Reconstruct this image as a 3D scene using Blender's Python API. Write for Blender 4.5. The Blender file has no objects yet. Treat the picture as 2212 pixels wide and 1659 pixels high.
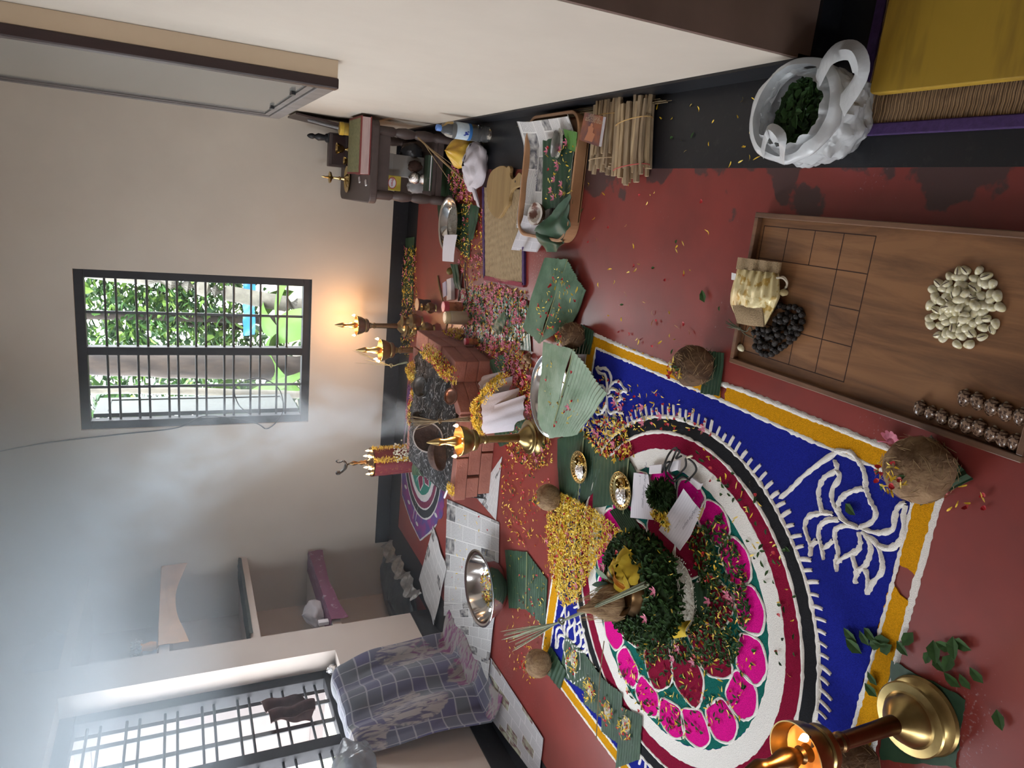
import bpy, bmesh, math, random
import numpy as np
from math import sin, cos, pi, radians, atan2, hypot
from mathutils import Vector, Matrix, noise as mnoise

rng = random.Random(7)
S = bpy.context.scene
C = S.collection

# ------------------------------------------------------------------ camera
YAW, PITCH, ROLL, FPX, CAM_H = 0.27527, 0.43744, 0.017836, 1517.5, 1.5
_f = Vector((-sin(YAW)*cos(PITCH), cos(YAW)*cos(PITCH), -sin(PITCH)))
_r = Vector((cos(YAW), sin(YAW), 0.0))
_d = _f.cross(_r)
RT = cos(ROLL)*_r + sin(ROLL)*_d
DN = -sin(ROLL)*_r + cos(ROLL)*_d
cam_data = bpy.data.cameras.new('camera')
cam_data.sensor_fit = 'HORIZONTAL'
cam_data.sensor_width = 36.0
cam_data.lens = 36.0*FPX/2212.0
cam_data.clip_start = 0.02
cam_data.clip_end = 200
cam = bpy.data.objects.new('camera', cam_data)
C.objects.link(cam)
# the phone was held sideways: the picture's right is the room's down
m3 = Matrix((DN, RT, -_f)).transposed()
cam.matrix_world = Matrix.Translation((0, 0, CAM_H)) @ m3.to_4x4()
S.camera = cam

# ------------------------------------------------------------------ world and light
world = bpy.data.worlds.new('sky')
S.world = world
world.use_nodes = True
wn = world.node_tree.nodes
wn['Background'].inputs['Color'].default_value = (0.90, 0.95, 1.0, 1)
wn['Background'].inputs['Strength'].default_value = 6.0
S.view_settings.view_transform = 'Standard'
S.view_settings.look = 'None'
S.view_settings.gamma = 1.0
S.view_settings.use_curve_mapping = False
S.view_settings.exposure = 1.8
S.cycles.max_bounces = 6
S.cycles.diffuse_bounces = 3
S.cycles.adaptive_threshold = 0.05
S.cycles.volume_step_rate = 3.0
S.cycles.volume_max_steps = 128
S.cycles.glossy_bounces = 3
S.cycles.transmission_bounces = 6
S.cycles.transparent_max_bounces = 12
S.cycles.volume_bounces = 2
S.cycles.sample_clamp_indirect = 6.0
S.cycles.caustics_reflective = False
S.cycles.caustics_refractive = False

def portal(name, loc, rot, sx, sy):
    d = bpy.data.lights.new(name, 'AREA')
    d.shape = 'RECTANGLE'; d.size = sx; d.size_y = sy
    d.cycles.is_portal = True
    o = bpy.data.objects.new(name, d); C.objects.link(o)
    o.location = loc; o.rotation_euler = rot
    return o
portal('window_portal', (-1.175, 5.24, 1.39), (radians(-90), 0, 0), 1.02, 1.42)
portal('window_portal', (-2.97, 2.65, 1.40), (radians(90), 0, radians(-90)), 2.3, 1.44)

portal('doorway_portal', (-2.35, -1.52, 1.05), (radians(90), 0, 0), 0.6, 2.1)

# ------------------------------------------------------------------ helpers
def ray(x, y):
    return (829.5-y)/FPX*RT + (x-1106.0)/FPX*DN + _f
def P(x, y, z=0.0):
    """surveyed photo point -> room point at height z"""
    d = ray(x, y); t = (z-CAM_H)/d.z
    return Vector((d.x*t, d.y*t, z))
def PY(x, y, Y):
    d = ray(x, y); t = Y/d.y
    return Vector((d.x*t, Y, CAM_H+d.z*t))
def PX(x, y, X):
    d = ray(x, y); t = X/d.x
    return Vector((X, d.y*t, CAM_H+d.z*t))

MATS = {}
def mat(name, col, rough=0.6, metal=0.0, var=0.0, scale=8.0, col2=None, bump=0.0, bscale=60.0, spec=0.5,
        trans=0.0, ior=1.45, alpha=1.0, emit=None, estr=0.0, sheen=0.0, sss=0.0, thresh=None, detail=4.0, stretch=None, coat=0.0):
    if name in MATS: return MATS[name]
    m = bpy.data.materials.new(name); m.use_nodes = True
    nt = m.node_tree; N = nt.nodes; L = nt.links
    b = N['Principled BSDF']
    c = (col[0], col[1], col[2], 1)
    b.inputs['Base Color'].default_value = c
    b.inputs['Roughness'].default_value = rough
    b.inputs['Metallic'].default_value = metal
    b.inputs['Specular IOR Level'].default_value = spec
    b.inputs['Transmission Weight'].default_value = trans
    b.inputs['IOR'].default_value = ior
    b.inputs['Alpha'].default_value = alpha
    b.inputs['Coat Weight'].default_value = coat
    if sheen: b.inputs['Sheen Weight'].default_value = sheen
    if sss:
        b.inputs['Subsurface Weight'].default_value = sss
        b.inputs['Subsurface Radius'].default_value = (0.01, 0.01, 0.01)
    if emit:
        b.inputs['Emission Color'].default_value = (*emit, 1); b.inputs['Emission Strength'].default_value = estr
    tc = N.new('ShaderNodeTexCoord')
    vec = tc.outputs['Object']
    if stretch:
        mp = N.new('ShaderNodeMapping'); mp.inputs['Scale'].default_value = stretch
        L.new(vec, mp.inputs['Vector']); vec = mp.outputs['Vector']
    if col2 is None and var:
        col2 = tuple(max(0, x*(1-var)) for x in col)
    if col2 is not None:
        no = N.new('ShaderNodeTexNoise'); no.inputs['Scale'].default_value = scale; no.inputs['Detail'].default_value = detail
        no.inputs['Roughness'].default_value = 0.62
        L.new(vec, no.inputs['Vector'])
        rp = N.new('ShaderNodeValToRGB')
        lo, hi = thresh if thresh else (0.35, 0.65)
        rp.color_ramp.elements[0].position = lo; rp.color_ramp.elements[1].position = hi
        rp.color_ramp.elements[0].color = (*col2, 1); rp.color_ramp.elements[1].color = c
        L.new(no.outputs['Fac'], rp.inputs['Fac']); L.new(rp.outputs['Color'], b.inputs['Base Color'])
    if bump:
        n2 = N.new('ShaderNodeTexNoise'); n2.inputs['Scale'].default_value = bscale; n2.inputs['Detail'].default_value = 3
        L.new(vec, n2.inputs['Vector'])
        bp = N.new('ShaderNodeBump'); bp.inputs['Strength'].default_value = bump; bp.inputs['Distance'].default_value = 0.004
        L.new(n2.outputs['Fac'], bp.inputs['Height']); L.new(bp.outputs['Normal'], b.inputs['Normal'])
    MATS[name] = m
    return m

def nodes_of(m): return m.node_tree.nodes, m.node_tree.links, m.node_tree.nodes['Principled BSDF']

class MB:
    """collects shapes; build() links them as ONE mesh object"""
    def __init__(s): s.v = []; s.f = []; s.mi = []
    def add(s, vs, fs, mi=0):
        o = len(s.v); s.v += [tuple(p) for p in vs]; s.f += [tuple(i+o for i in f) for f in fs]; s.mi += [mi]*len(fs)
    def box(s, a, b, mi=0, rz=0.0, c=None):
        x0, y0, z0 = a; x1, y1, z1 = b
        vs = [(x0,y0,z0),(x1,y0,z0),(x1,y1,z0),(x0,y1,z0),(x0,y0,z1),(x1,y0,z1),(x1,y1,z1),(x0,y1,z1)]
        if rz:
            cx, cy = c if c else ((x0+x1)/2, (y0+y1)/2)
            vs = [(cx+(x-cx)*cos(rz)-(y-cy)*sin(rz), cy+(x-cx)*sin(rz)+(y-cy)*cos(rz), z) for x, y, z in vs]
        s.add(vs, [(0,3,2,1),(4,5,6,7),(0,1,5,4),(1,2,6,5),(2,3,7,6),(3,0,4,7)], mi)
    def obox(s, c, ax, ay, az, mi=0):
        """box from centre and three half-axis vectors"""
        c = Vector(c); ax = Vector(ax); ay = Vector(ay); az = Vector(az)
        vs = [c+i*ax+j*ay+k*az for k in (-1,1) for i, j in ((-1,-1),(1,-1),(1,1),(-1,1))]
        s.add(vs, [(0,3,2,1),(4,5,6,7),(0,1,5,4),(1,2,6,5),(2,3,7,6),(3,0,4,7)], mi)
    def tube(s, pts, rad, n=8, mi=0, cap=True, closed=False, flat=1.0):
        pts = [Vector(p) for p in pts]; k = len(pts)
        if not hasattr(rad, '__len__'): rad = [rad]*k
        vs = []; up = Vector((0,0,1))
        for i, p in enumerate(pts):
            if closed: t = pts[(i+1) % k]-pts[i-1]
            else: t = pts[min(i+1,k-1)]-pts[max(i-1,0)]
            if t.length < 1e-9: t = Vector((0,0,1))
            t.normalize()
            a = up.cross(t)
            if a.length < 0.15: a = Vector((1,0,0)).cross(t)
            a.normalize(); b = t.cross(a)
            for j in range(n):
                th = 2*pi*j/n
                vs.append(p+a*(cos(th)*rad[i])+b*(sin(th)*rad[i]*flat))
        fs = []
        rng_ = range(k if closed else k-1)
        for i in rng_:
            i2 = (i+1) % k
            for j in range(n):
                fs.append((i*n+j, i*n+(j+1)%n, i2*n+(j+1)%n, i2*n+j))
        if cap and not closed:
            fs.append(tuple(range(n-1,-1,-1))); fs.append(tuple((k-1)*n+j for j in range(n)))
        s.add(vs, fs, mi)
    def lathe(s, prof, c=(0,0,0), n=32, mi=0, squash=(1,1)):
        vs = []; fs = []; k = len(prof)
        for r, z in prof:
            for j in range(n):
                th = 2*pi*j/n; vs.append((c[0]+r*cos(th)*squash[0], c[1]+r*sin(th)*squash[1], c[2]+z))
        for i in range(k-1):
            for j in range(n):
                fs.append((i*n+j, i*n+(j+1)%n, (i+1)*n+(j+1)%n, (i+1)*n+j))
        if prof[0][0] > 1e-6: fs.append(tuple(range(n-1,-1,-1)))
        if prof[-1][0] > 1e-6: fs.append(tuple((k-1)*n+j for j in range(n)))
        s.add(vs, fs, mi)
    def prism(s, poly, z0, z1, mi=0):
        """flat outline (x,y) raised from z0 to z1"""
        n = len(poly); A = sum(poly[i][0]*poly[(i+1)%n][1]-poly[(i+1)%n][0]*poly[i][1] for i in range(n))
        if A < 0: poly = poly[::-1]
        vs = [(p[0],p[1],z0) for p in poly]+[(p[0],p[1],z1) for p in poly]
        fs = [tuple(range(n-1,-1,-1)), tuple(range(n,2*n))]+[(i,(i+1)%n,n+(i+1)%n,n+i) for i in range(n)]
        s.add(vs, fs, mi)
    def sheet(s, fn, nu, nv, mi=0, thick=0.0):
        vs = [Vector(fn(i/nu, j/nv)) for j in range(nv+1) for i in range(nu+1)]
        w = nu+1
        fs = [(j*w+i, j*w+i+1, (j+1)*w+i+1, (j+1)*w+i) for j in range(nv) for i in range(nu)]
        if thick:
            nrm = [Vector((0,0,0)) for _ in vs]
            for f in fs:
                nn = (vs[f[1]]-vs[f[0]]).cross(vs[f[3]]-vs[f[0]])
                for q in f: nrm[q] += nn
            o = len(vs)
            vs2 = [v-(n_.normalized() if n_.length > 1e-12 else Vector((0,0,1)))*thick for v, n_ in zip(vs, nrm)]
            fs2 = [tuple(o+q for q in f[::-1]) for f in fs]
            edge = [i for i in range(w)]+[j*w+nu for j in range(1,nv+1)]+[nv*w+i for i in range(nu-1,-1,-1)]+[j*w for j in range(nv-1,0,-1)]
            fs3 = [(edge[k], edge[k-1], edge[k-1]+o, edge[k]+o) for k in range(len(edge))]
            s.add(vs+vs2, fs+fs2+fs3, mi)
        else: s.add(vs, fs, mi)
    def ball(s, c, r, n=10, m=7, mi=0, jit=0.0, sq=(1,1,1)):
        vs = []; fs = []
        for i in range(m+1):
            ph = pi*i/m
            for j in range(n):
                th = 2*pi*j/n; k = 1+rng.uniform(-jit, jit) if jit else 1
                vs.append((c[0]+r*sq[0]*k*sin(ph)*cos(th), c[1]+r*sq[1]*k*sin(ph)*sin(th), c[2]+r*sq[2]*k*cos(ph)))
        for i in range(m):
            for j in range(n): fs.append((i*n+j, (i+1)*n+j, (i+1)*n+(j+1)%n, i*n+(j+1)%n))
        s.add(vs, fs, mi)
    def build(s, name, mats, parent=None, smooth=True, local=False, bevel=0.0, angle=40):
        off = Vector((0,0,0))
        if parent is not None and not local: off = parent_loc(parent)
        me = bpy.data.meshes.new(name)
        vs = s.v if off.length == 0 else [(x-off.x, y-off.y, z-off.z) for x, y, z in s.v]
        me.from_pydata(vs, [], s.f)
        if not isinstance(mats, (list, tuple)): mats = [mats]
        for m in mats: me.materials.append(m)
        if len(mats) > 1: me.polygons.foreach_set('material_index', s.mi)
        me.validate(); 
        if smooth:
            me.shade_smooth()
            if angle: me.set_sharp_from_angle(angle=radians(angle))
        o = bpy.data.objects.new(name, me); C.objects.link(o)
        if parent is not None: o.parent = parent
        if bevel:
            b = o.modifiers.new('bevel', 'BEVEL'); b.width = bevel; b.segments = 2; b.limit_method = 'ANGLE'; b.angle_limit = radians(35)
        return o

def parent_loc(o):
    l = Vector((0,0,0))
    while o is not None: l += o.location; o = o.parent
    return l
def tag(o, label=None, cat=None, group=None, kind=None):
    if label: o['label'] = label
    if cat: o['category'] = cat
    if group: o['group'] = group
    if kind: o['kind'] = kind
    return o
def thing(name, label, cat, loc=(0,0,0), group=None, rz=0.0):
    o = bpy.data.objects.new(name, None); C.objects.link(o)
    o.location = loc; o.rotation_euler = (0,0,rz); o.empty_display_size = 0.05
    return tag(o, label, cat, group)
def copy_tree(o, parent=None):
    c = o.copy(); C.objects.link(c); c.parent = parent
    for ch in list(o.children): copy_tree(ch, c)
    return c
def struct(name, mb, m, parent=None, label=None, cat=None, **k):
    o = mb.build(name, m, parent, **k)
    if parent is None: tag(o, label, cat, kind='structure')
    return o
def catmull(pts, n=8, closed=False):
    pts = [Vector(p) for p in pts]; out = []; k = len(pts)
    for i in range(k if closed else k-1):
        if closed: p0, p1, p2, p3 = pts[i-1], pts[i], pts[(i+1)%k], pts[(i+2)%k]
        else: p0, p1, p2, p3 = pts[max(i-1,0)], pts[i], pts[i+1], pts[min(i+2,k-1)]
        for j in range(n):
            t = j/n
            out.append(0.5*((2*p1)+(p2-p0)*t+(2*p0-5*p1+4*p2-p3)*t*t+(3*p1-p0-3*p2+p3)*t**3))
    if not closed: out.append(pts[-1])
    return out
def nz(x, y=0.0, z=0.0): return mnoise.noise(Vector((x, y, z)))
# ------------------------------------------------------------------ the room
XL, XR, YB = -2.76, 0.42, 5.10      # left wall, right wall, back wall
YR = 1.45                           # where the right wall ends and turns
XF, YN, ZC = 2.6, -1.5, 2.95        # the wider part of the room near the camera
BW, SK = 0.25, 0.11                 # black floor border, skirting height

m_red = mat('red_oxide_floor', (0.255, 0.041, 0.034), rough=0.36, col2=(0.185, 0.034, 0.029), scale=2.2, bump=0.05, bscale=90)
def worn_floor(m):
    N, L, b = nodes_of(m)
    tc = [n for n in N if n.type == 'TEX_COORD'][0]
    base = b.inputs['Base Color'].links[0].from_socket
    # worn dark patches along the black border
    n1 = N.new('ShaderNodeTexNoise'); n1.inputs['Scale'].default_value = 5.5; n1.inputs['Detail'].default_value = 5
    L.new(tc.outputs['Object'], n1.inputs['Vector'])
    sx = N.new('ShaderNodeSeparateXYZ'); L.new(tc.outputs['Object'], sx.inputs[0])
    mr = N.new('ShaderNodeMapRange'); mr.inputs[1].default_value = -0.12; mr.inputs[2].default_value = 0.2; mr.inputs[3].default_value = -0.22; mr.inputs[4].default_value = 0.13
    L.new(sx.outputs['X'], mr.inputs[0])
    ad = N.new('ShaderNodeMath'); L.new(n1.outputs['Fac'], ad.inputs[0]); L.new(mr.outputs[0], ad.inputs[1])
    rp = N.new('ShaderNodeValToRGB'); rp.color_ramp.elements[0].position = 0.575; rp.color_ramp.elements[1].position = 0.60
    L.new(ad.outputs[0], rp.inputs['Fac'])
    mx = N.new('ShaderNodeMix'); mx.data_type = 'RGBA'; mx.inputs[7].default_value = (0.075, 0.036, 0.036, 1)
    L.new(rp.outputs['Color'], mx.inputs[0]); L.new(base, mx.inputs[6])
    # pale powder dust speckles
    n2 = N.new('ShaderNodeTexNoise'); n2.inputs['Scale'].default_value = 130; n2.inputs['Detail'].default_value = 2
    L.new(tc.outputs['Object'], n2.inputs['Vector'])
    n3 = N.new('ShaderNodeTexNoise'); n3.inputs['Scale'].default_value = 2.3; L.new(tc.outputs['Object'], n3.inputs['Vector'])
    mm = N.new('ShaderNodeMath'); mm.operation = 'MULTIPLY'; L.new(n2.outputs['Fac'], mm.inputs[0]); L.new(n3.outputs['Fac'], mm.inputs[1])
    r2 = N.new('ShaderNodeValToRGB'); r2.color_ramp.elements[0].position = 0.40; r2.color_ramp.elements[1].position = 0.56
    L.new(mm.outputs[0], r2.inputs['Fac'])
    m2 = N.new('ShaderNodeMix'); m2.data_type = 'RGBA'; m2.inputs[7].default_value = (0.42, 0.30, 0.30, 1)
    L.new(r2.outputs['Color'], m2.inputs[0]); L.new(mx.outputs[2], m2.inputs[6])
    L.new(m2.outputs[2], b.inputs['Base Color'])
worn_floor(m_red)
m_black = mat('black_oxide', (0.0085, 0.0095, 0.013), rough=0.4, col2=(0.02, 0.02, 0.022), scale=30, thresh=(0.30, 0.42), bump=0.04, bscale=80)
m_wall = mat('cream_wall_paint', (0.54, 0.49, 0.42), rough=0.75, col2=(0.50, 0.45, 0.385), scale=1.8, bump=0.06, bscale=35)
m_wall2 = mat('beige_wall_paint', (0.62, 0.49, 0.345), rough=0.75, col2=(0.57, 0.45, 0.315), scale=2.5, bump=0.05, bscale=35)
m_wall_l = mat('pinkish_cream_paint', (0.52, 0.45, 0.40), rough=0.75, col2=(0.48, 0.41, 0.365), scale=2.0, bump=0.05, bscale=35)
m_ceil = mat('white_ceiling', (0.70, 0.68, 0.65), rough=0.85)
m_brownwall = mat('brown_wall_paint', (0.165, 0.108, 0.088), rough=0.6, var=0.3, scale=3)

b = MB(); b.box((XL-0.6, YN-0.3, -0.12), (XF, YB+0.2, 0.0)); struct('floor', b, m_red, smooth=False)
fl_o = bpy.data.objects['floor']
b = MB()
t = 0.0012
b.box((XR-BW, YR-0.0, -0.02), (XR, YB, t)); b.box((XR-BW, YN, -0.02), (XR, YR, t)); b.box((XL, YB-BW, -0.02), (XR-BW, YB, t)); b.box((XL, YN, -0.02), (XL+BW, YB-BW, t))
b.box((XR, YR-BW, -0.02), (XF, YR, t))
b.build('black_border', m_black, fl_o, smooth=False)
b = MB(); b.box((XR, YN, -0.02), (XF, YR-BW, t)); b.build('black_border', m_black, fl_o, smooth=False)

# back wall with its window opening
WX0, WX1, WZ0, WZ1 = -1.705, -0.648, 0.664, 2.112
b = MB(); th = 0.24
b.box((XL-0.6, YB, 0), (WX0, YB+th, ZC)); b.box((WX1, YB, 0), (XR+0.3, YB+th, ZC))
b.box((WX0, YB, 0), (WX1, YB+th, WZ0)); b.box((WX0, YB, WZ1), (WX1, YB+th, ZC))
struct('wall_back', b, m_wall, smooth=False)
b = MB(); b.box((XL, YB-0.008, 0), (XR, YB+0.01, SK)); struct('baseboard_back', b, m_black, smooth=False)

# right wall, ending in a brown painted return near the camera
b = MB(); b.box((XR, YR, 0), (XR+0.24, YB, ZC)); struct('wall_right', b, m_wall, smooth=False)
b = MB(); b.box((XR+0.001, YR-0.012, 0), (XF, YR+0.1, ZC)); struct('wall_right_return', b, m_brownwall, smooth=False)
b = MB(); b.box((XR-0.008, YR-0.012, 0), (XR+0.01, YB-0.008, SK)); b.box((XR-0.008, YR-0.022, 0), (XF, YR-0.01, 0.07))
struct('baseboard_right', b, m_black, smooth=False)

# left wall: shelved alcove by the back wall, then the big barred window
AY0, AX, LT = 4.06, -3.24, 0.26
VY1, VY0, VZ0, VZ1 = 3.80, 1.50, 0.677, 2.13
b = MB()
b.box((XL-LT, VY1, 0), (XL, AY0, ZC)); b.box((XL-LT, VY0, 0), (XL, VY1, VZ0)); b.box((XL-LT, VY0, VZ1), (XL, VY1, ZC)); b.box((XL-LT, YN, 0), (XL, VY0, ZC))
struct('wall_left', b, m_wall_l, smooth=False)
b = MB(); b.box((AX-0.1, AY0-0.26, 0), (AX, YB, ZC)); b.box((AX, AY0-0.26, 0), (XL-LT, AY0-0.001, ZC))
struct('wall_alcove', b, m_wall_l, smooth=False)
b = MB(); b.box((XL-0.01, YN, 0), (XL+0.008, AY0, SK+0.012)); struct('baseboard_left', b, m_black, smooth=False)
for i, z in enumerate((0.64, 1.145, 1.66, 2.165)):
    b = MB(); b.box((AX, AY0, z-0.06), (XL-0.004 + (0.0 if i % 2 else -0.003), YB, z)); struct('trim_%d' % (i+1), b, m_wall_l, smooth=False, bevel=0.004, label='painted concrete shelf slab in the left alcove')

# ceiling and the unseen walls of the room near the camera
b = MB(); b.box((XL-0.6, YN-0.3, ZC), (XF+0.2, YB+0.3, ZC+0.1)); struct('ceiling', b, m_ceil, smooth=False)
b = MB(); b.box((XF, YN-0.3, 0), (XF+0.2, YR+0.1, ZC)); struct('wall_far_right', b, m_wall, smooth=False)
b = MB(); b.box((XL-LT, YN-0.2, 0), (-2.65, YN, ZC)); b.box((-2.05, YN-0.2, 0), (XF, YN, ZC)); b.box((-2.65, YN-0.2, 2.1), (-2.05, YN, ZC)); struct('wall_front', b, m_wall, smooth=False)

# ------------------------------------------------------------------ windows
m_frame = mat('dark_window_paint', (0.022, 0.021, 0.024), rough=0.6, spec=0.2, var=0.3, scale=12)
m_bar = mat('window_bar_iron', (0.020, 0.022, 0.025), rough=0.45)
m_shut = mat('grey_green_shutter', (0.030, 0.036, 0.033), rough=0.6, var=0.2, scale=6)
m_shutp = mat('pale_shutter_panel', (0.045, 0.052, 0.046), rough=0.6, var=0.15, scale=6)
m_glass = mat('window_glass', (0.9, 0.95, 0.95), rough=0.02, trans=1.0, alpha=1.0)

def bar_window(name, origin, ax, ay, w, h, panels, hz, vbars, depth, fr=0.062, fw=0.009):
    """ax = along the wall, ay = into the wall; origin at lower inner corner"""
    ax = Vector(ax); ay = Vector(ay); up = Vector((0,0,1)); o0 = Vector(origin)
    def ob(mb, u0, u1, z0, z1, d0, d1):
        c = o0+ax*((u0+u1)/2)+ay*((d0+d1)/2)+up*((z0+z1)/2)
        mb.obox(c, ax*((u1-u0)/2), ay*((d1-d0)/2), up*((z1-z0)/2))
    root = MB(); ob(root, 0, w, 0, fr, 0, depth); r = root.build(name, m_frame, smooth=False, bevel=0.004); tag(r, kind='structure')
    for a in ((0, w, h-fr, h), (0, fr, fr, h-fr), (w-fr, w, fr, h-fr)):
        mb = MB(); ob(mb, a[0], a[1], a[2], a[3], 0, depth); mb.build('window_frame', m_frame, r, smooth=False, bevel=0.004)
    pw = (w-fr)/panels
    for i in range(1, panels):
        mb = MB(); ob(mb, i*pw, i*pw+fr, fr, h-fr, 0.0, depth); mb.build('mullion', m_frame, r, smooth=False, bevel=0.004)
    for i in range(panels):
        u0, u1 = i*pw+fr, (i+1)*pw
        for z in hz:
            mb = MB(); mb.tube([o0+ax*(u0-0.01)+ay*depth*0.5+up*z, o0+ax*(u1+0.01)+ay*depth*0.5+up*z], 0.0075, 8); mb.build('bar', m_bar, r)
        for q in range(1, vbars+1):
            u = u0+(u1-u0)*q/(vbars+1)
            mb = MB(); ob(mb, u-fw, u+fw, fr-0.01, h-fr+0.01, depth*0.5-0.003, depth*0.5+0.003); mb.build('flat_bar', m_bar, r, smooth=False)
    return r
hz_back = [z-WZ0 for z in (1.948,1.885,1.77,1.708,1.589,1.53,1.416,1.355,1.238,1.177,1.065,1.003,0.887,0.823)]
win1 = bar_window('window_1', (WX0, YB+0.02, WZ0), (1,0,0), (0,1,0), WX1-WX0, WZ1-WZ0, 2, hz_back, 1, 0.075, 0.054)
# left leaf of the back window standing open outside
def shutter(parent, hinge, d, w, h, z0, ms=None, mpn=None):
    ms = ms or m_shut; mpn = mpn or m_shutp
    hinge = Vector(hinge); d = Vector(d).normalized(); n = Vector((-d.y, d.x, 0)); up = Vector((0,0,1))
    def slab(u0, u1, a, b_, t_):
        mb = MB(); mb.obox(hinge+d*(u0+u1)/2+up*((a+b_)/2+z0), d*((u1-u0)/2), n*t_, up*((b_-a)/2)); return mb
    s = slab(0, 0.06, 0, h, 0.014).build('shutter', ms, parent, smooth=False)
    for a in ((w-0.06, w, 0, h), (0.06, w-0.06, 0, 0.08), (0.06, w-0.06, h-0.08, h)):
        slab(*a, 0.014).build('shutter_rail', ms, s, smooth=False)
    slab(0.06, w-0.06, 0.08, h-0.08, 0.006).build('shutter_panel', mpn, s, smooth=False)
shutter(win1, (WX0+0.06, YB+0.12, 0), (-0.05, 1, 0), 0.46, WZ1-WZ0-0.12, WZ0+0.06)
nb = 14; hz_l = []
for k in range(7): c0 = 0.165+k*0.187; hz_l += [c0-0.031, c0+0.031]
win2 = bar_window('window_2', (XL-0.13, VY1, VZ0), (0,-1,0), (-1,0,0), VY1-VY0, VZ1-VZ0, 4, hz_l, 2, 0.08, 0.075, 0.016)
shutter(win2, (XL-0.24, VY1-0.05, 0), (-1, 0.12, 0), 0.46, VZ1-VZ0-0.12, VZ0+0.06, mat('brown_shutter', (0.060, 0.045, 0.042), rough=0.6), mat('brown_shutter_panel', (0.085, 0.065, 0.06), rough=0.6))
# ------------------------------------------------------------------ the powder rangoli
def powder(name, col, var=0.25):
    return mat(name, col, rough=1.0, var=var, scale=260, bump=0.9, bscale=420, spec=0.1, detail=2)
p_blue = powder('blue_powder', (0.014, 0.022, 0.30)); p_yel = powder('mustard_powder', (0.74, 0.345, 0.008)); p_blk = powder('black_powder', (0.022, 0.023, 0.027))
p_crim = powder('crimson_powder', (0.26, 0.008, 0.040)); p_wht = powder('white_powder', (0.88, 0.86, 0.82), 0.10); p_teal = powder('teal_powder', (0.010, 0.150, 0.125)); p_pink = powder('pink_powder', (0.80, 0.008, 0.30))
RC = Vector((-1.265, 1.69, 0.0))
rang = thing('rangoli', 'large square powder rangoli with blue field and pink petalled circle on red floor', 'rangoli', RC)

def ragged(poly, step=0.012, amp=0.003):
    out = []; n = len(poly)
    for i in range(n):
        a = Vector(poly[i][:2]); b_ = Vector(poly[(i+1) % n][:2]); d = b_-a; k = max(1, int(d.length/step)); nn = Vector((-d.y, d.x)).normalized() if d.length > 0 else Vector((0,0))
        for j in range(k):
            out.append(tuple(a+d*(j/k)+nn*rng.uniform(-amp, amp)))
    return out
def annulus(mb, c, r0, r1, z, n=220, amp=0.0025):
    vs = []; fs = []
    for j in range(n):
        th = 2*pi*j/n
        for r, zz in ((r0, z), (r1, z), (r1+0.003, 0.0005)):
            rr = r+rng.uniform(-amp, amp); vs.append((c[0]+rr*cos(th), c[1]+rr*sin(th), zz))
    for j in range(n):
        a, b_ = j*3, ((j+1) % n)*3
        fs += [(a, a+1, b_+1, b_), (a+1, a+2, b_+2, b_+1)]
    mb.add(vs, fs)
def ribbon(mb, pts, w, z, h, jit=0.25, step=0.010):
    """ridge of poured powder along pts"""
    P2 = []
    for a, b_ in zip(pts[:-1], pts[1:]):
        a = Vector(a[:2]); b_ = Vector(b_[:2]); k = max(1, int((b_-a).length/step))
        P2 += [a.lerp(b_, j/k) for j in range(k)]
    P2.append(Vector(pts[-1][:2])); k = len(P2); vs = []; fs = []
    for i, p in enumerate(P2):
        t_ = P2[min(i+1, k-1)]-P2[max(i-1, 0)]; n_ = Vector((-t_.y, t_.x)); n_ = n_.normalized() if n_.length > 0 else Vector((1, 0))
        ww = w*0.5*(1+rng.uniform(-jit, jit))*(0.45 if i in (0, k-1) else 1)
        for s_, hh in ((-1, 0), (-0.5, 0.8), (0.05, 1), (0.55, 0.75), (1, 0)):
            q = p+n_*(ww*s_+rng.uniform(-1, 1)*w*0.06); vs.append((q.x, q.y, z+h*hh*(0.8+0.4*rng.random())))
    for i in range(k-1):
        for j in range(4): a = i*5+j; fs.append((a, a+1, a+6, a+5))
    mb.add(vs, fs)

cA, cB, cC, cD = (-0.472, 2.415), (-0.468, 0.892), (-2.06, 0.89), (-2.045, 2.475)
iA, iB, iC, iD = (-0.520, 2.352), (-0.519, 0.947), (-2.005, 0.947), (-1.99, 2.41)
def seg(a, b_, k=6, amp=0.008):
    a = Vector(a); b_ = Vector(b_); d = b_-a; n_ = Vector((-d.y, d.x)).normalized()
    return [tuple(a+d*(i/k)+n_*(rng.uniform(-amp, amp) if 0 < i < k else 0)) for i in range(k)]
inner = seg(iA, iB)+seg(iB, iC)+seg(iC, iD)+seg(iD, iA)
b = MB(); b.prism(ragged(inner), 0.0003, 0.0022); b.build('blue_field', p_blue, rang, smooth=False)
# the four mustard border strips (the near one has a swept gap)
gap0, gap1 = P(1945, 1225), P(1928, 1278)
def strip(a0, a1, b1, b0): m_ = MB(); m_.prism(ragged([a0, a1, b1, b0], 0.012, 0.004), 0.0003, 0.0027); m_.build('border_strip', p_yel, rang, smooth=False)
lerp2 = lambda a, b_, t_: (a[0]+(b_[0]-a[0])*t_, a[1]+(b_[1]-a[1])*t_)
strip(cA, lerp2(cA, cB, 0.52), lerp2(iA, iB, 0.53), iA); strip(lerp2(cA, cB, 0.54), cB, iB, lerp2(iA, iB, 0.54))
tg0 = (cB[0]-gap0.x)/(cB[0]-cC[0]); tg1 = (cB[0]-gap1.x)/(cB[0]-cC[0])
strip(cB, lerp2(cB, cC, tg0), lerp2(iB, iC, tg0-0.03), iB); strip(lerp2(cB, cC, tg1), cC, iC, lerp2(iB, iC, tg1-0.03))
strip(cC, cD, iD, iC); strip(cD, cA, iA, iD)
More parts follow.
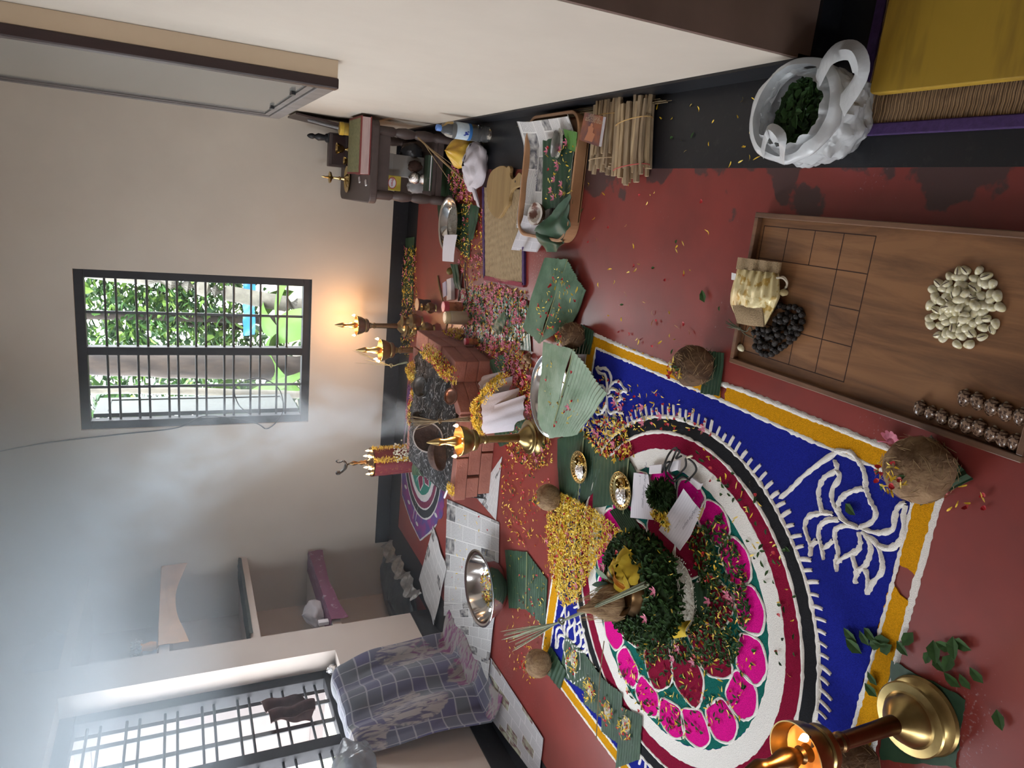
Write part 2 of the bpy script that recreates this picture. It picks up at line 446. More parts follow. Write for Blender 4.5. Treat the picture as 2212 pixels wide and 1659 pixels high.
for a, b_ in ((cA, cB), (cB, cC), (cC, cD), (cD, cA)):
    m_ = MB(); ribbon(m_, seg(a, b_, 5, 0.006)+[b_], 0.017, 0.0003, 0.004); m_.build('outer_white_line', p_wht, rang)
for a, b_ in ((iA, iB), (iB, iC), (iC, iD), (iD, iA)):
    m_ = MB(); ribbon(m_, seg(a, b_, 5, 0.005)+[b_], 0.012, 0.002, 0.002, 0.5); m_.build('inner_white_line', p_wht, rang)
def ringpart(name, r0, r1, z, m_):
    q = MB(); annulus(q, RC, r0, r1, z); q.build(name, m_, rang, smooth=False)
ringpart('black_ring', 0.583, 0.636, 0.0030, p_blk); ringpart('crimson_ring', 0.524, 0.582, 0.0032, p_crim); ringpart('white_ring', 0.463, 0.524, 0.0034, p_wht)
def disc(name, r, z, m_):
    q = MB(); q.prism([(RC.x+(r+rng.uniform(-.002, .002))*cos(2*pi*j/180), RC.y+(r+rng.uniform(-.002, .002))*sin(2*pi*j/180)) for j in range(180)], 0.0003, z); return q.build(name, m_, rang, smooth=False)
disc('teal_disc', 0.463, 0.0032, p_teal)
def circ(r, n=140): return [(RC.x+r*cos(2*pi*j/n), RC.y+r*sin(2*pi*j/n)) for j in range(n+1)]
for r, w_ in ((0.637, 0.014), (0.583, 0.012)):
    q = MB(); ribbon(q, circ(r), w_, 0.003, 0.003, 0.35); q.build('white_ring_line', p_wht, rang)
def pol(r, a): return (RC.x+r*cos(radians(a)), RC.y+r*sin(radians(a)))
# outer pink petals with their white outlines
for k in range(18):
    a = -63-20*k+rng.uniform(-1.5, 1.5); hw = 9.9
    sh = [(0.347, -hw*0.75), (0.372, -hw*0.98), (0.420, -hw*0.97), (0.444, -hw*0.70), (0.461, 0), (0.444, hw*0.70), (0.420, hw*0.97), (0.372, hw*0.98), (0.347, hw*0.75), (0.342, 0)]
    pts = catmull([(*pol(r, a+d), 0) for r, d in sh], 4, True)
    q = MB(); q.prism(ragged([(p.x, p.y) for p in pts], 0.01, 0.0018), 0.001, 0.0047); pt = q.build('pink_petal', p_pink, rang, smooth=False)
    q = MB(); ribbon(q, [p for p in pts]+[pts[0]], 0.0085, 0.0042, 0.0028, 0.4); q.build('petal_outline', p_wht, pt)
# inner crimson petals
for k in range(9):
    a = -99-40*k+rng.uniform(-2, 2)
    sh = [(0.10, -8), (0.17, -17), (0.235, -19.5), (0.285, -15), (0.342, 0), (0.285, 15), (0.235, 19.5), (0.17, 17), (0.10, 8)]
    pts = catmull([(*pol(r, a+d), 0) for r, d in sh], 4, True)
    q = MB(); q.prism(ragged([(p.x, p.y) for p in pts], 0.01, 0.0018), 0.001, 0.0047); pt = q.build('crimson_petal', p_crim, rang, smooth=False)
    q = MB(); ribbon(q, [p for p in pts]+[pts[0]], 0.0085, 0.0042, 0.0028, 0.4); q.build('petal_outline', p_wht, pt)
q = MB(); q.prism(ragged([pol(0.105, 10*j) for j in range(36)], 0.01, 0.003), 0.001, 0.0055); q.build('mustard_centre', p_yel, rang, smooth=False)
# radial tick strokes round the circle
tm = MB(); ribbon(tm, [(-0.003, 0), (0.001, 0), (0.010, 0.0008), (0.020, 0.001), (0.029, 0.0003), (0.031, 0.0)], 0.0108, 0.0, 0.0038, 0.12, 0.006); tmo = tm.build('tick_mark', p_wht, rang, local=True)
NT = 132
for k in range(NT):
    o = tmo if k == 0 else tmo.copy()
    if k: C.objects.link(o)
    a = 2*pi*k/NT; r = 0.642
    o.location = (r*cos(a), r*sin(a), 0.0021); o.rotation_euler = (0, 0, a+0.25*sin(a*1.0)+rng.uniform(-0.12, 0.12)); o.scale = (rng.uniform(0.85, 1.3), rng.uniform(0.8, 1.2), 1)
# lotus outlines in the corners
def kz(x, y): p = P(1640+x*0.2532, 880+y*0.2532); return (p.x, p.y)
lot = [
 [(700,360),(560,450),(400,570),(280,690),(180,775)], [(650,370),(780,380),(870,480),(910,600),(915,690),(950,790),(1000,900),(960,980),(860,1030)],
 [(900,690),(780,720),(700,780),(680,860),(720,960),(860,1030)], [(645,445),(665,530),(560,600),(515,700),(520,800),(545,905)], [(665,530),(690,600),(630,700),(630,800),(670,880),(760,990)],
 [(640,910),(540,900),(430,930),(395,1010),(420,1110),(445,1180),(440,1270)], [(690,960),(590,960),(520,1020),(515,1110),(540,1200),(555,1300)], [(445,1180),(500,1130)], [(555,1210),(640,1130)],
 [(860,1030),(740,1010),(660,1040),(655,1120),(680,1240),(660,1310),(670,1400)], [(850,1060),(870,1150),(840,1220),(720,1280),(670,1330)],
 [(880,1060),(940,1130),(955,1230),(910,1350),(840,1400),(825,1500)], [(800,1260),(830,1370),(860,1400)], [(930,1090),(1010,1170),(1050,1290),(1050,1400),(970,1500),(920,1590)], [(905,1370),(935,1480),(925,1570)],
 [(900,1040),(1020,1070),(1140,1040),(1160,940),(1190,850),(1260,810)], [(1010,1180),(1120,1200),(1210,1140),(1240,1020),(1235,920),(1260,830)]]
lots = [[kz(*p) for p in l] for l in lot]
q = MB()
for l in lots: ribbon(q, [tuple(p)[:2] for p in catmull([(*p, 0) for p in l], 5)], 0.0145, 0.002, 0.006, 0.3)
q.build('lotus_drawing', p_wht, rang)
def rot_lot(k):
    q = MB(); a = k*pi/2
    for l in lots:
        l2 = [(RC.x+0.92*((x-RC.x)*cos(a)-(y-RC.y)*sin(a)), RC.y+0.92*((x-RC.x)*sin(a)+(y-RC.y)*cos(a))) for x, y in l]
        ribbon(q, [tuple(p)[:2] for p in catmull([(*p, 0) for p in l2], 4)], 0.0135, 0.002, 0.005, 0.35, 0.014)
    q.build('lotus_drawing', p_wht, rang)
for k in (1, 2, 3): rot_lot(k)

# the older painted rangoli by the back wall (flat dry colours)
def flat(name, col, var=0.25): return mat(name, col, rough=0.9, var=var, scale=40)
f_mag = mat('magenta_dye', (0.20, 0.035, 0.17), rough=0.9, col2=(0.07, 0.055, 0.20), scale=7, thresh=(0.42, 0.58))
f_crim = flat('dull_crimson', (0.16, 0.02, 0.06)); f_gr = flat('dull_green', (0.02, 0.17, 0.13)); f_blk = flat('dull_black', (0.025, 0.03, 0.04)); f_wh = flat('dull_white', (0.48, 0.47, 0.47), 0.1)
K2 = Vector((-1.77, 4.40, 0)); ok = thing('painted_rangoli', 'older faded round rangoli with magenta and blue field by the back wall', 'rangoli', K2)
fpts = [(-1.35, 4.83), (-1.75, 4.845), (-2.07, 4.845), (-2.22, 4.80), (-2.32, 4.55), (-2.355, 4.31), (-2.2, 4.12), (-2.08, 4.0), (-1.96, 3.9), (-1.6, 3.92), (-1.3, 4.1)]
b = MB(); b.prism(ragged(fpts, 0.03, 0.012), 0.0004, 0.0018); b.build('magenta_field', f_mag, ok, smooth=False)
q = MB(); ribbon(q, fpts[1:8], 0.016, 0.001, 0.0015, 0.3, 0.03); q.build('white_outline', f_wh, ok)
for nm, r0, r1, m_, z in (('black_ring', 0.355, 0.415, f_blk, 0.0024), ('crimson_ring', 0.305, 0.35, f_crim, 0.0025), ('white_ring', 0.255, 0.30, f_wh, 0.0026)):
    q = MB(); annulus(q, K2, r0, r1, z, 90, 0.002); q.build(nm, m_, ok, smooth=False)
for r in (0.418, 0.352):
    q = MB(); ribbon(q, [(K2.x+r*cos(2*pi*j/80), K2.y+r*sin(2*pi*j/80)) for j in range(81)], 0.012, 0.0024, 0.001, 0.3, 0.03); q.build('white_ring_line', f_wh, ok)
q = MB(); q.prism([(K2.x+0.256*cos(2*pi*j/60), K2.y+0.256*sin(2*pi*j/60)) for j in range(60)], 0.0004, 0.0023); q.build('green_disc', f_gr, ok, smooth=False)
for k in range(7):
    a = radians(185+51.4*k)
    pts = [(K2.x+r*cos(a+d), K2.y+r*sin(a+d)) for r, d in ((0.06, -0.2), (0.12, -0.36), (0.18, -0.33), (0.235, 0), (0.18, 0.33), (0.12, 0.36), (0.06, 0.2))]
    q = MB(); q.prism(pts, 0.001, 0.003); o = q.build('crimson_petal', f_crim, ok, smooth=False)
    q = MB(); ribbon(q, pts+[pts[0]], 0.009, 0.0026, 0.001, 0.2, 0.02); q.build('petal_outline', f_wh, o)
for x, y in ((-2.2, 4.62), (-2.27, 4.40), (-2.03, 4.03), (-2.12, 4.72)):
    q = MB(); q.prism([(x+0.013*cos(2*pi*j/14), y+0.03*sin(2*pi*j/14)) for j in range(14)], 0.001, 0.0024); q.build('white_spot', f_wh, ok, smooth=False)
for dx in (0, 0.06):
    q = MB(); ribbon(q, [(-2.28+dx*.2, 4.50-dx), (-2.23, 4.49-dx), (-2.17, 4.47-dx), (-2.13, 4.46-dx)], 0.014, 0.001, 0.0015, 0.3); q.build('white_stroke', f_wh, ok)
# ------------------------------------------------------------------ the wooden tray board and what lies on it
def wood(name, c1, c2, axis='Y', scale=5.0, rough=0.45, dist=6.0):
    if name in MATS: return MATS[name]
    m = mat(name, c1, rough=rough, bump=0.05, bscale=120)
    N, L, b = nodes_of(m); tc = [n for n in N if n.type == 'TEX_COORD'][0]
    mp = N.new('ShaderNodeMapping'); mp.inputs['Scale'].default_value = {'Y': (1, 0.10, 1), 'X': (0.10, 1, 1), 'Z': (1, 1, 0.1)}[axis]
    L.new(tc.outputs['Object'], mp.inputs['Vector'])
    n1 = N.new('ShaderNodeTexNoise'); n1.inputs['Scale'].default_value = scale*4; n1.inputs['Detail'].default_value = 6; n1.inputs['Roughness'].default_value = 0.65; n1.inputs['Distortion'].default_value = 0.8
    L.new(mp.outputs['Vector'], n1.inputs['Vector'])
    rp = N.new('ShaderNodeValToRGB'); rp.color_ramp.elements[0].position = 0.34; rp.color_ramp.elements[1].position = 0.62
    rp.color_ramp.elements[0].color = (*c2, 1); rp.color_ramp.elements[1].color = (*c1, 1)
    L.new(n1.outputs['Fac'], rp.inputs['Fac']); L.new(rp.outputs['Color'], b.inputs['Base Color'])
    return m
w_board = wood('teak_board', (0.285, 0.135, 0.058), (0.125, 0.058, 0.027), 'Y')
w_rim = wood('teak_rim', (0.20, 0.100, 0.055), (0.11, 0.055, 0.032), 'Y')
m_groove = mat('dark_groove', (0.030, 0.010, 0.006), rough=0.7)
BX0, BX1, BY0, BY1, BZ = -0.385, 0.047, 0.735, 1.560, 0.024
bd = thing('wooden_board', 'long brown wooden tray board with a grid inlaid at one end', 'board', ((BX0+BX1)/2, (BY0+BY1)/2, 0))
b = MB(); b.box((BX0+0.004, BY0+0.004, 0.004), (BX1-0.004, BY1-0.004, BZ)); b.build('panel', w_board, bd, smooth=False)
rw = 0.014
for a, c in (((BX0, BY0, 0.002), (BX0+rw, BY1, 0.042)), ((BX1-rw, BY0, 0.002), (BX1, BY1, 0.042)), ((BX0+rw, BY1-rw, 0.002), (BX1-rw, BY1, 0.042)), ((BX0+rw, BY0, 0.002), (BX1-rw, BY0+rw, 0.042))):
    b = MB(); b.box(a, c); b.build('rim', w_rim, bd, smooth=False, bevel=0.002)
gx = [0.012-0.0885*i for i in range(5)]; gy = [1.175+0.09*i for i in range(5)]
def groove(x0, y0, x1, y1):
    b = MB(); h = 0.0011
    b.box((min(x0, x1)-h, min(y0, y1)-h, BZ-0.002), (max(x0, x1)+h, max(y0, y1)+h, BZ+0.0004)); b.build('grid_line', m_groove, bd, smooth=False)
for x in (gx[0], gx[1], gx[3], gx[4]): groove(x, gy[0], x, gy[4])
for y in (gy[0], gy[1], gy[4]): groove(gx[0], y, gx[4], y)
groove(gx[2], gy[0], gx[2], gy[1]); groove(gx[2], gy[3], gx[2], gy[4])
for y in (gy[2], gy[3]): groove(gx[0], y, gx[1], y); groove(gx[3], y, gx[4], y)

# cowrie shells
m_cow = mat('cream_cowrie', (0.76, 0.73, 0.60), rough=0.25, col2=(0.58, 0.52, 0.28), scale=75, coat=0.3)
m_slit = mat('cowrie_slit', (0.10, 0.07, 0.05), rough=0.6)
m_brc = mat('brown_spotted_shell', (0.33, 0.22, 0.15), rough=0.22, col2=(0.055, 0.028, 0.02), scale=140, thresh=(0.47, 0.56), coat=0.4)
m_tip = mat('shell_tip', (0.40, 0.34, 0.24), rough=0.4)
def shell_mesh(L_, W_, H_, slit):
    mb = MB(); n, m_ = 12, 8; vs = []; fs = []
    for i in range(m_+1):
        ph = pi*i/m_
        for j in range(n):
            th = 2*pi*j/n
            x = cos(ph)*L_/2; r = sin(ph)**0.8*(1+0.22*cos(ph))
            y = r*W_/2*cos(th); z = r*H_*sin(th); z = z*0.75 if z > 0 else z*0.22
            vs.append((x, y, z+H_*0.22))
    for i in range(m_):
        for j in range(n): fs.append((i*n+j, i*n+(j+1) % n, (i+1)*n+(j+1) % n, (i+1)*n+j))
    mb.add(vs, fs)
    return mb
cow_d = shell_mesh(0.0235, 0.0175, 0.0105, False)
co = cow_d.build('cowrie_shell', m_cow); cow_me = co.data; bpy.data.objects.remove(co)
cm = shell_mesh(0.0235, 0.0165, 0.0100, True); cm.tube([(-0.009, 0.0004, 0.0088), (-0.004, 0.001, 0.0101), (0.004, 0.0005, 0.0101), (0.009, -0.0003, 0.0088)], [0.0004, 0.0011, 0.0011, 0.0004], 6, mi=1)
co = cm.build('cowrie_shell', [m_cow, m_slit]); cow_me2 = co.data; bpy.data.objects.remove(co)
pile = Vector((-0.113, 0.932)); spots = []
R0 = 0.072
for ring, cnt in ((0, 1), (1, 6), (2, 12), (3, 18), (4, 22), (5, 20)):
    for k in range(cnt):
        a = 2*pi*k/cnt+ring*0.4+rng.uniform(-0.12, 0.12); r = ring*0.0155*(1+rng.uniform(-0.06, 0.06))
        spots.append((pile.x+r*cos(a), pile.y+r*sin(a)*0.95, BZ+0.0009*0+(0.0085 if ring <= 2 and rng.random() < 0.0 else 0)))
for k in range(11):
    a = rng.uniform(0, 2*pi); r = rng.uniform(0, 0.036); spots.append((pile.x+r*cos(a), pile.y+r*sin(a), BZ+0.0095))
for k, (x, y, z) in enumerate(spots):
    o = bpy.data.objects.new('cowrie_shell', cow_me2 if rng.random() < 0.22 else cow_me); C.objects.link(o)
    o.location = (x, y, z+0.0003); o.rotation_euler = (rng.uniform(-0.15, 0.15), rng.uniform(-0.15, 0.15), rng.uniform(0, 6.28)); s_ = rng.uniform(0.9, 1.12); o.scale = (s_, s_, s_)
    tag(o, 'small cream cowrie shell in the round heap on the wooden board', 'shell', 'cream cowries heaped on the board')
o = bpy.data.objects.new('cowrie_shell', cow_me); C.objects.link(o); p = P(1600, 752, BZ+0.005); o.location = (p.x, p.y, BZ); o.rotation_euler = (0, 0, 1.2); o.scale = (1.15,)*3
tag(o, 'single cream cowrie lying alone in the board corner beside the bead string', 'shell')
br = shell_mesh(0.036, 0.027, 0.019, False); bro = br.build('brown_shell', m_brc); br_me = bro.data; bpy.data.objects.remove(bro)
tp = MB(); tp.ball((0.0175, 0, 0.0055), 0.0035, 8, 5, sq=(0.8, 1, 0.9)); tpo = tp.build('shell_tip', m_tip); tp_me = tpo.data; bpy.data.objects.remove(tpo)
ordn = ['first', 'second', 'third', 'fourth', 'fifth', 'sixth', 'seventh', 'eighth', 'ninth']
for rowname, cnt_, pts in (('long', 9, [(150,250),(285,310),(430,365),(590,425),(755,470),(905,505),(1070,585),(1215,655),(1370,690)]), ('short', 5, [(720,120),(890,165),(1070,235),(1250,300),(1440,360)])):
    for k, (zx, zy) in enumerate(pts):
        p = P(1960+zx*0.1688, 840+zy*0.1688, BZ+0.008)
        e = thing('brown_shell', '%s brown spotted cowrie of the %s row on the board, counting from the grid' % (ordn[k], rowname), 'shell', (p.x, p.y, BZ+0.0003), 'brown cowries in the %s row' % rowname, rz=0.1+rng.uniform(-0.25, 0.25))
        o = bpy.data.objects.new('shell_body', br_me); C.objects.link(o); o.parent = e
        o2 = bpy.data.objects.new('shell_tip', tp_me); C.objects.link(o2); o2.parent = e
        s_ = rng.uniform(0.92, 1.08); e.scale = (s_, s_, s_)

# rudraksha bead string
m_bead = mat('dark_rudraksha', (0.018, 0.012, 0.010), rough=0.55, var=0.5, scale=300, bump=1.0, bscale=260)
m_thread = mat('olive_thread', (0.10, 0.10, 0.065), rough=0.8)
pc = P(1684, 715, BZ)
ml = thing('bead_string', 'dark rudraksha bead string coiled on the board beside the gold pouch', 'beads', (pc.x, pc.y, BZ))
bm_ = MB(); bm_.ball((0, 0, 0), 0.0088, 12, 8, jit=0.09); bo = bm_.build('bead', m_bead); bead_me = bo.data; bpy.data.objects.remove(bo)
strand = catmull([P(1627,730,BZ), P(1636,716,BZ), P(1650,703,BZ), P(1655,690,BZ), P(1664,676,BZ), P(1678,664,BZ), P(1690,660,BZ), P(1700,664,BZ), P(1722,664,BZ), P(1736,674,BZ), P(1738,695,BZ), P(1733,712,BZ), P(1722,728,BZ), P(1708,740,BZ), P(1692,752,BZ), P(1672,765,BZ), P(1652,764,BZ), P(1640,752,BZ), P(1630,742,BZ), P(1645,735,BZ), P(1660,745,BZ), P(1676,744,BZ), P(1690,732,BZ), P(1702,722,BZ), P(1712,710,BZ), P(1720,696,BZ), P(1712,680,BZ), P(1700,678,BZ), P(1690,690,BZ), P(1680,700,BZ), P(1688,712,BZ), P(1676,722,BZ), P(1664,730,BZ)], 6)
def inpoly_px(q, pts):
    poly = [tuple(P(x, y, BZ))[:2] for x, y in pts]; c = False; j = len(poly)-1
    for i in range(len(poly)):
        if (poly[i][1] > q.y) != (poly[j][1] > q.y) and q.x < (poly[j][0]-poly[i][0])*(q.y-poly[i][1])/(poly[j][1]-poly[i][1])+poly[i][0]: c = not c
        j = i
    return c
last = strand[0]; placed = []
for p in strand:
    if (p-last).length >= 0.0152:
        last = p; placed.append(p.copy())
for k in range(400):
    q = P(rng.uniform(1636, 1738), rng.uniform(668, 762), BZ)
    if inpoly_px(q, [(1640, 722), (1672, 700), (1700, 672), (1738, 680), (1736, 705), (1718, 732), (1690, 756), (1655, 758)]) and sum((Vector(q[:2])-Vector(r_[:2])).length < 0.0135 for r_ in placed) <= (1 if k > 250 else 0): placed.append(q)
for p in placed:
    z = 0.0088
    for q in placed:
        if q is p: break
        if (Vector(q[:2])-Vector(p[:2])).length < 0.013 and q.z < BZ+0.011: z = 0.021
    p.z = BZ+z
    o = bpy.data.objects.new('bead', bead_me); C.objects.link(o); o.parent = ml; o.location = p-Vector((pc.x, pc.y, BZ)); o.rotation_euler = (rng.uniform(0, 3), rng.uniform(0, 3), 0)
q = MB()
kn = P(1597, 709, BZ+0.02)
for d in range(5):
    e_ = P(1568+rng.uniform(-4, 8), 690+d*4, 0.05); q.tube([kn, kn.lerp(e_, 0.5)+Vector((0, 0, 0.006)), e_], [0.0015, 0.002, 0.001], 5)
q.ball(kn, 0.006, 8, 6); q.tube(catmull([kn, P(1612, 716, BZ+0.012), P(1622, 706, BZ+0.016), P(1627, 728, BZ+0.009)], 5), 0.0016, 5); q.tube(catmull([kn, P(1610, 722, BZ+0.006), P(1627, 730, BZ+0.009)], 5), 0.0016, 5)
q.build('thread_knot', m_thread, ml)

# gold brocade pouch
m_pouch = mat('cream_gold_brocade', (0.66, 0.56, 0.30), rough=0.36, col2=(0.46, 0.30, 0.07), scale=38, thresh=(0.40, 0.47), metal=0.15, bump=0.5, bscale=70)
m_jute = mat('jute_band', (0.42, 0.30, 0.17), rough=0.85, var=0.35, scale=300, bump=0.8, bscale=350)
m_cord = mat('cream_cord', (0.62, 0.56, 0.44), rough=0.6)
pz = lambda x, y, z=0.0: P(1560+x*0.1507, 540+y*0.1507, z)
pb = pz(480, 600, BZ)
po = thing('drawstring_pouch', 'cream and gold brocade drawstring pouch lying across the board edge', 'pouch', (pb.x, pb.y, 0.042))
rows = [((215, 270), (815, 330)), ((165, 440), (820, 400)), ((120, 620), (825, 560)), ((112, 760), (828, 680)), ((150, 860), (760, 830)), ((235, 1040), (620, 1080))]
def pouch_fn(top):
    def fn(u, v):
        k = v*(len(rows)-1); i = min(int(k), len(rows)-2); f_ = k-i
        a = Vector(rows[i][0]).lerp(Vector(rows[i+1][0]), f_); c = Vector(rows[i][1]).lerp(Vector(rows[i+1][1]), f_)
        q_ = a.lerp(c, u); hh = 0.034*sin(pi*u)**0.5*(0.35+0.65*sin(pi*min(1, 0.12+v*0.85))) 
        w_ = 0.005*sin(u*38+v*3)*(1-v)**1.5+0.004*nz(u*6, v*6, 3)
        z = 0.045+(hh+w_ if top else 0.0)
        p_ = pz(q_.x, q_.y, z); return p_
    return fn
b = MB(); b.sheet(pouch_fn(True), 36, 24); b.sheet(lambda u, v: pouch_fn(False)(1-u, v), 36, 24); b.build('pouch_body', m_pouch, po)
def band(u, v):
    a = Vector((245, 105)).lerp(Vector((215, 275)), v); c = Vector((840, 180)).lerp(Vector((815, 335)), v); q_ = a.lerp(c, u)
    return pz(q_.x, q_.y, 0.049+0.010*sin(pi*u)**0.6+0.004*sin(u*22))
b = MB(); b.sheet(band, 30, 6, thick=0.004); b.build('jute_band', m_jute, po)
b = MB(); b.sheet(lambda u, v: pz(*(Vector((165, 790)).lerp(Vector((590, 835)), u)).lerp(Vector((240, 1050)).lerp(Vector((615, 1100)), u), v), 0.064+0.006*sin(pi*u)*sin(pi*v)), 10, 8, thick=0.006); b.build('jute_base', m_jute, po)
b = MB(); b.tube(catmull([pz(780, 400, 0.06), pz(860, 400, 0.058), pz(920, 450, 0.045), pz(925, 520, 0.032), pz(890, 560, 0.03)], 6), 0.0028, 6); b.tube(catmull([pz(790, 410, 0.058), pz(880, 385, 0.055), pz(935, 470, 0.04), pz(900, 540, 0.03)], 6), 0.0024, 6); b.build('drawstring', m_cord, po)
b = MB(); b.lathe([(0.0, 0.012), (0.005, 0.010), (0.010, 0.0), (0.008, -0.012), (0.0, -0.013)], tuple(pz(870, 610, BZ+0.014)), 10); b.build('tassel', m_pouch, po)
b = MB(); a0 = pz(135, 325, 0.052); a1 = pz(200, 340, 0.055); a2 = pz(190, 435, 0.055); a3 = pz(130, 425, 0.052); b.add([a0, a1, a2, a3, a0+Vector((0,0,-.001)), a1+Vector((0,0,-.001)), a2+Vector((0,0,-.001)), a3+Vector((0,0,-.001))], [(0,1,2,3), (7,6,5,4), (0,4,5,1), (1,5,6,2), (2,6,7,3), (3,7,4,0)]); b.build('white_tag', mat('white_tape', (0.75, 0.75, 0.75)), po, smooth=False)
# ------------------------------------------------------------------ shared materials
m_brass = mat('aged_brass', (0.38, 0.28, 0.115), rough=0.3, metal=1.0, col2=(0.27, 0.19, 0.08), scale=14, bump=0.03, bscale=60)
m_brass_d = mat('dark_brass', (0.20, 0.12, 0.055), rough=0.32, metal=1.0, var=0.4, scale=10)
m_gold = mat('bright_gilt', (0.66, 0.50, 0.22), rough=0.18, metal=1.0, var=0.25, scale=30, bump=0.1, bscale=90)
m_steel = mat('polished_steel', (0.62, 0.61, 0.60), rough=0.13, metal=1.0, var=0.08, scale=8)
m_foil = mat('crumpled_silver_foil', (0.85, 0.85, 0.86), rough=0.2, metal=1.0, bump=1.0, bscale=140)
m_wick = mat('charred_wick', (0.05, 0.035, 0.03), rough=0.9)
m_flame = mat('flame', (1.0, 0.75, 0.4), emit=(1.0, 0.56, 0.20), estr=11.0)
m_oil = mat('lamp_oil', (0.38, 0.19, 0.05), rough=0.12, spec=0.5)
m_leaf = mat('banana_leaf', (0.036, 0.080, 0.042), rough=0.5, spec=0.3, col2=(0.022, 0.052, 0.030), scale=9, bump=0.2, bscale=40)
m_leafp = mat('pale_banana_leaf', (0.27, 0.34, 0.25), rough=0.5, spec=0.3, col2=(0.17, 0.25, 0.16), scale=10, bump=0.2, bscale=40)
m_leafw = mat('wet_grey_leaf', (0.30, 0.38, 0.34), rough=0.22, col2=(0.14, 0.22, 0.18), scale=22)
m_rib = mat('leaf_midrib', (0.24, 0.28, 0.15), rough=0.75, spec=0.15)
m_coco = mat('coconut_fibre', (0.150, 0.085, 0.043), rough=0.9, col2=(0.060, 0.031, 0.016), scale=30, bump=1.0, bscale=120, stretch=(1, 1, 0.35))
m_coco2 = mat('pale_coconut_fibre', (0.30, 0.20, 0.11), rough=0.9, col2=(0.15, 0.085, 0.045), scale=34, bump=1.0, bscale=120, stretch=(1, 1, 0.35))
m_fib = mat('fibre_strand', (0.36, 0.25, 0.13), rough=0.9)
m_py = mat('yellow_petal', (0.84, 0.56, 0.028), rough=0.6, sss=0.0, var=0.25, scale=50); m_py2 = mat('pale_yellow_petal', (0.88, 0.68, 0.14), rough=0.6)
m_pr = mat('red_petal', (0.42, 0.010, 0.018), rough=0.5); m_pp = mat('pink_petal_flesh', (0.62, 0.16, 0.25), rough=0.5, var=0.3, scale=60)
m_pg = mat('tulsi_leaf', (0.040, 0.095, 0.026), rough=0.7, spec=0.2, var=0.4, scale=40); m_pgd = mat('dark_tulsi', (0.020, 0.045, 0.014), rough=0.7, spec=0.2, var=0.4, scale=40)
PET = [m_py, m_py2, m_pr, m_pp, m_pg, m_pgd]

# ------------------------------------------------------------------ petals and leaves
def petal(mb, c, L_, W_, a, tilt, roll, mi, curl=0.3):
    """small curved blade"""
    ca, sa = cos(a), sin(a); ct, st = cos(tilt), sin(tilt)
    d = Vector((ca*ct, sa*ct, st)); s_ = Vector((-sa*cos(roll), ca*cos(roll), sin(roll))); n = d.cross(s_)
    c = Vector(c); vs = []
    for t_, w_ in ((0, 0.25), (0.4, 1.0), (0.75, 0.95), (1.0, 0.35)):
        p = c+d*(L_*(t_-0.5))+n*(curl*L_*(t_-0.5)**2*2)
        vs += [p-s_*W_*w_*0.5, p+s_*W_*w_*0.5]
    mb.add(vs, [(0,1,3,2), (2,3,5,4), (4,5,7,6)], mi)
def leaf_blade(mb, c, L_, W_, a, tilt, mi, fold=0.25):
    ca, sa = cos(a), sin(a); ct, st = cos(tilt), sin(tilt)
    d = Vector((ca*ct, sa*ct, st)); s_ = Vector((-sa, ca, 0)); n = d.cross(s_); c = Vector(c)
    r = [c-d*L_*0.5, c-d*L_*0.05-n*0.0, c+d*L_*0.5]
    l = [c-d*L_*0.15+s_*W_*0.5+n*W_*fold, c-d*L_*0.15-s_*W_*0.5+n*W_*fold, c+d*L_*0.2+s_*W_*0.38+n*W_*fold, c+d*L_*0.2-s_*W_*0.38+n*W_*fold]
    mb.add(r+l, [(0, 1, 3), (0, 4, 1), (1, 2, 5, 3), (1, 4, 6, 2)], mi)
def inpoly(x, y, poly):
    c = False; n = len(poly); j = n-1
    for i in range(n):
        if (poly[i][1] > y) != (poly[j][1] > y) and x < (poly[j][0]-poly[i][0])*(y-poly[i][1])/(poly[j][1]-poly[i][1])+poly[i][0]: c = not c
        j = i
    return c
def pick(w):
    r = rng.random()*sum(w)
    for i, x in enumerate(w):
        r -= x
        if r <= 0: return i
    return 0
def one_petal(mb, p, w, sc=1.0, lie=1.0):
    k = pick(w); a = rng.uniform(0, 6.28)
    if k in (0, 1): petal(mb, p, rng.uniform(0.013, 0.024)*sc, rng.uniform(0.003, 0.0055)*sc, a, rng.uniform(-0.35, 0.45)*lie, rng.uniform(-1.0, 1.0)*lie, k, rng.uniform(-0.5, 0.6))
    elif k == 2: petal(mb, p, rng.uniform(0.010, 0.016)*sc, rng.uniform(0.008, 0.012)*sc, a, rng.uniform(-0.2, 0.4)*lie, rng.uniform(-0.4, 0.4)*lie, 2, 0.6)
    elif k == 3:
        for q in range(5): petal(mb, Vector(p)+Vector((0.009*cos(a+q*1.257), 0.009*sin(a+q*1.257), 0.004)), 0.018*sc, 0.008*sc, a+q*1.257, 0.3*lie, 0.0, 3, 0.4)
    else: leaf_blade(mb, p, rng.uniform(0.014, 0.026)*sc, rng.uniform(0.007, 0.012)*sc, a, rng.uniform(-0.3, 0.5)*lie, k)
def px_poly(pts, z=0.0): return [tuple(P(x, y, z))[:2] for x, y in pts]
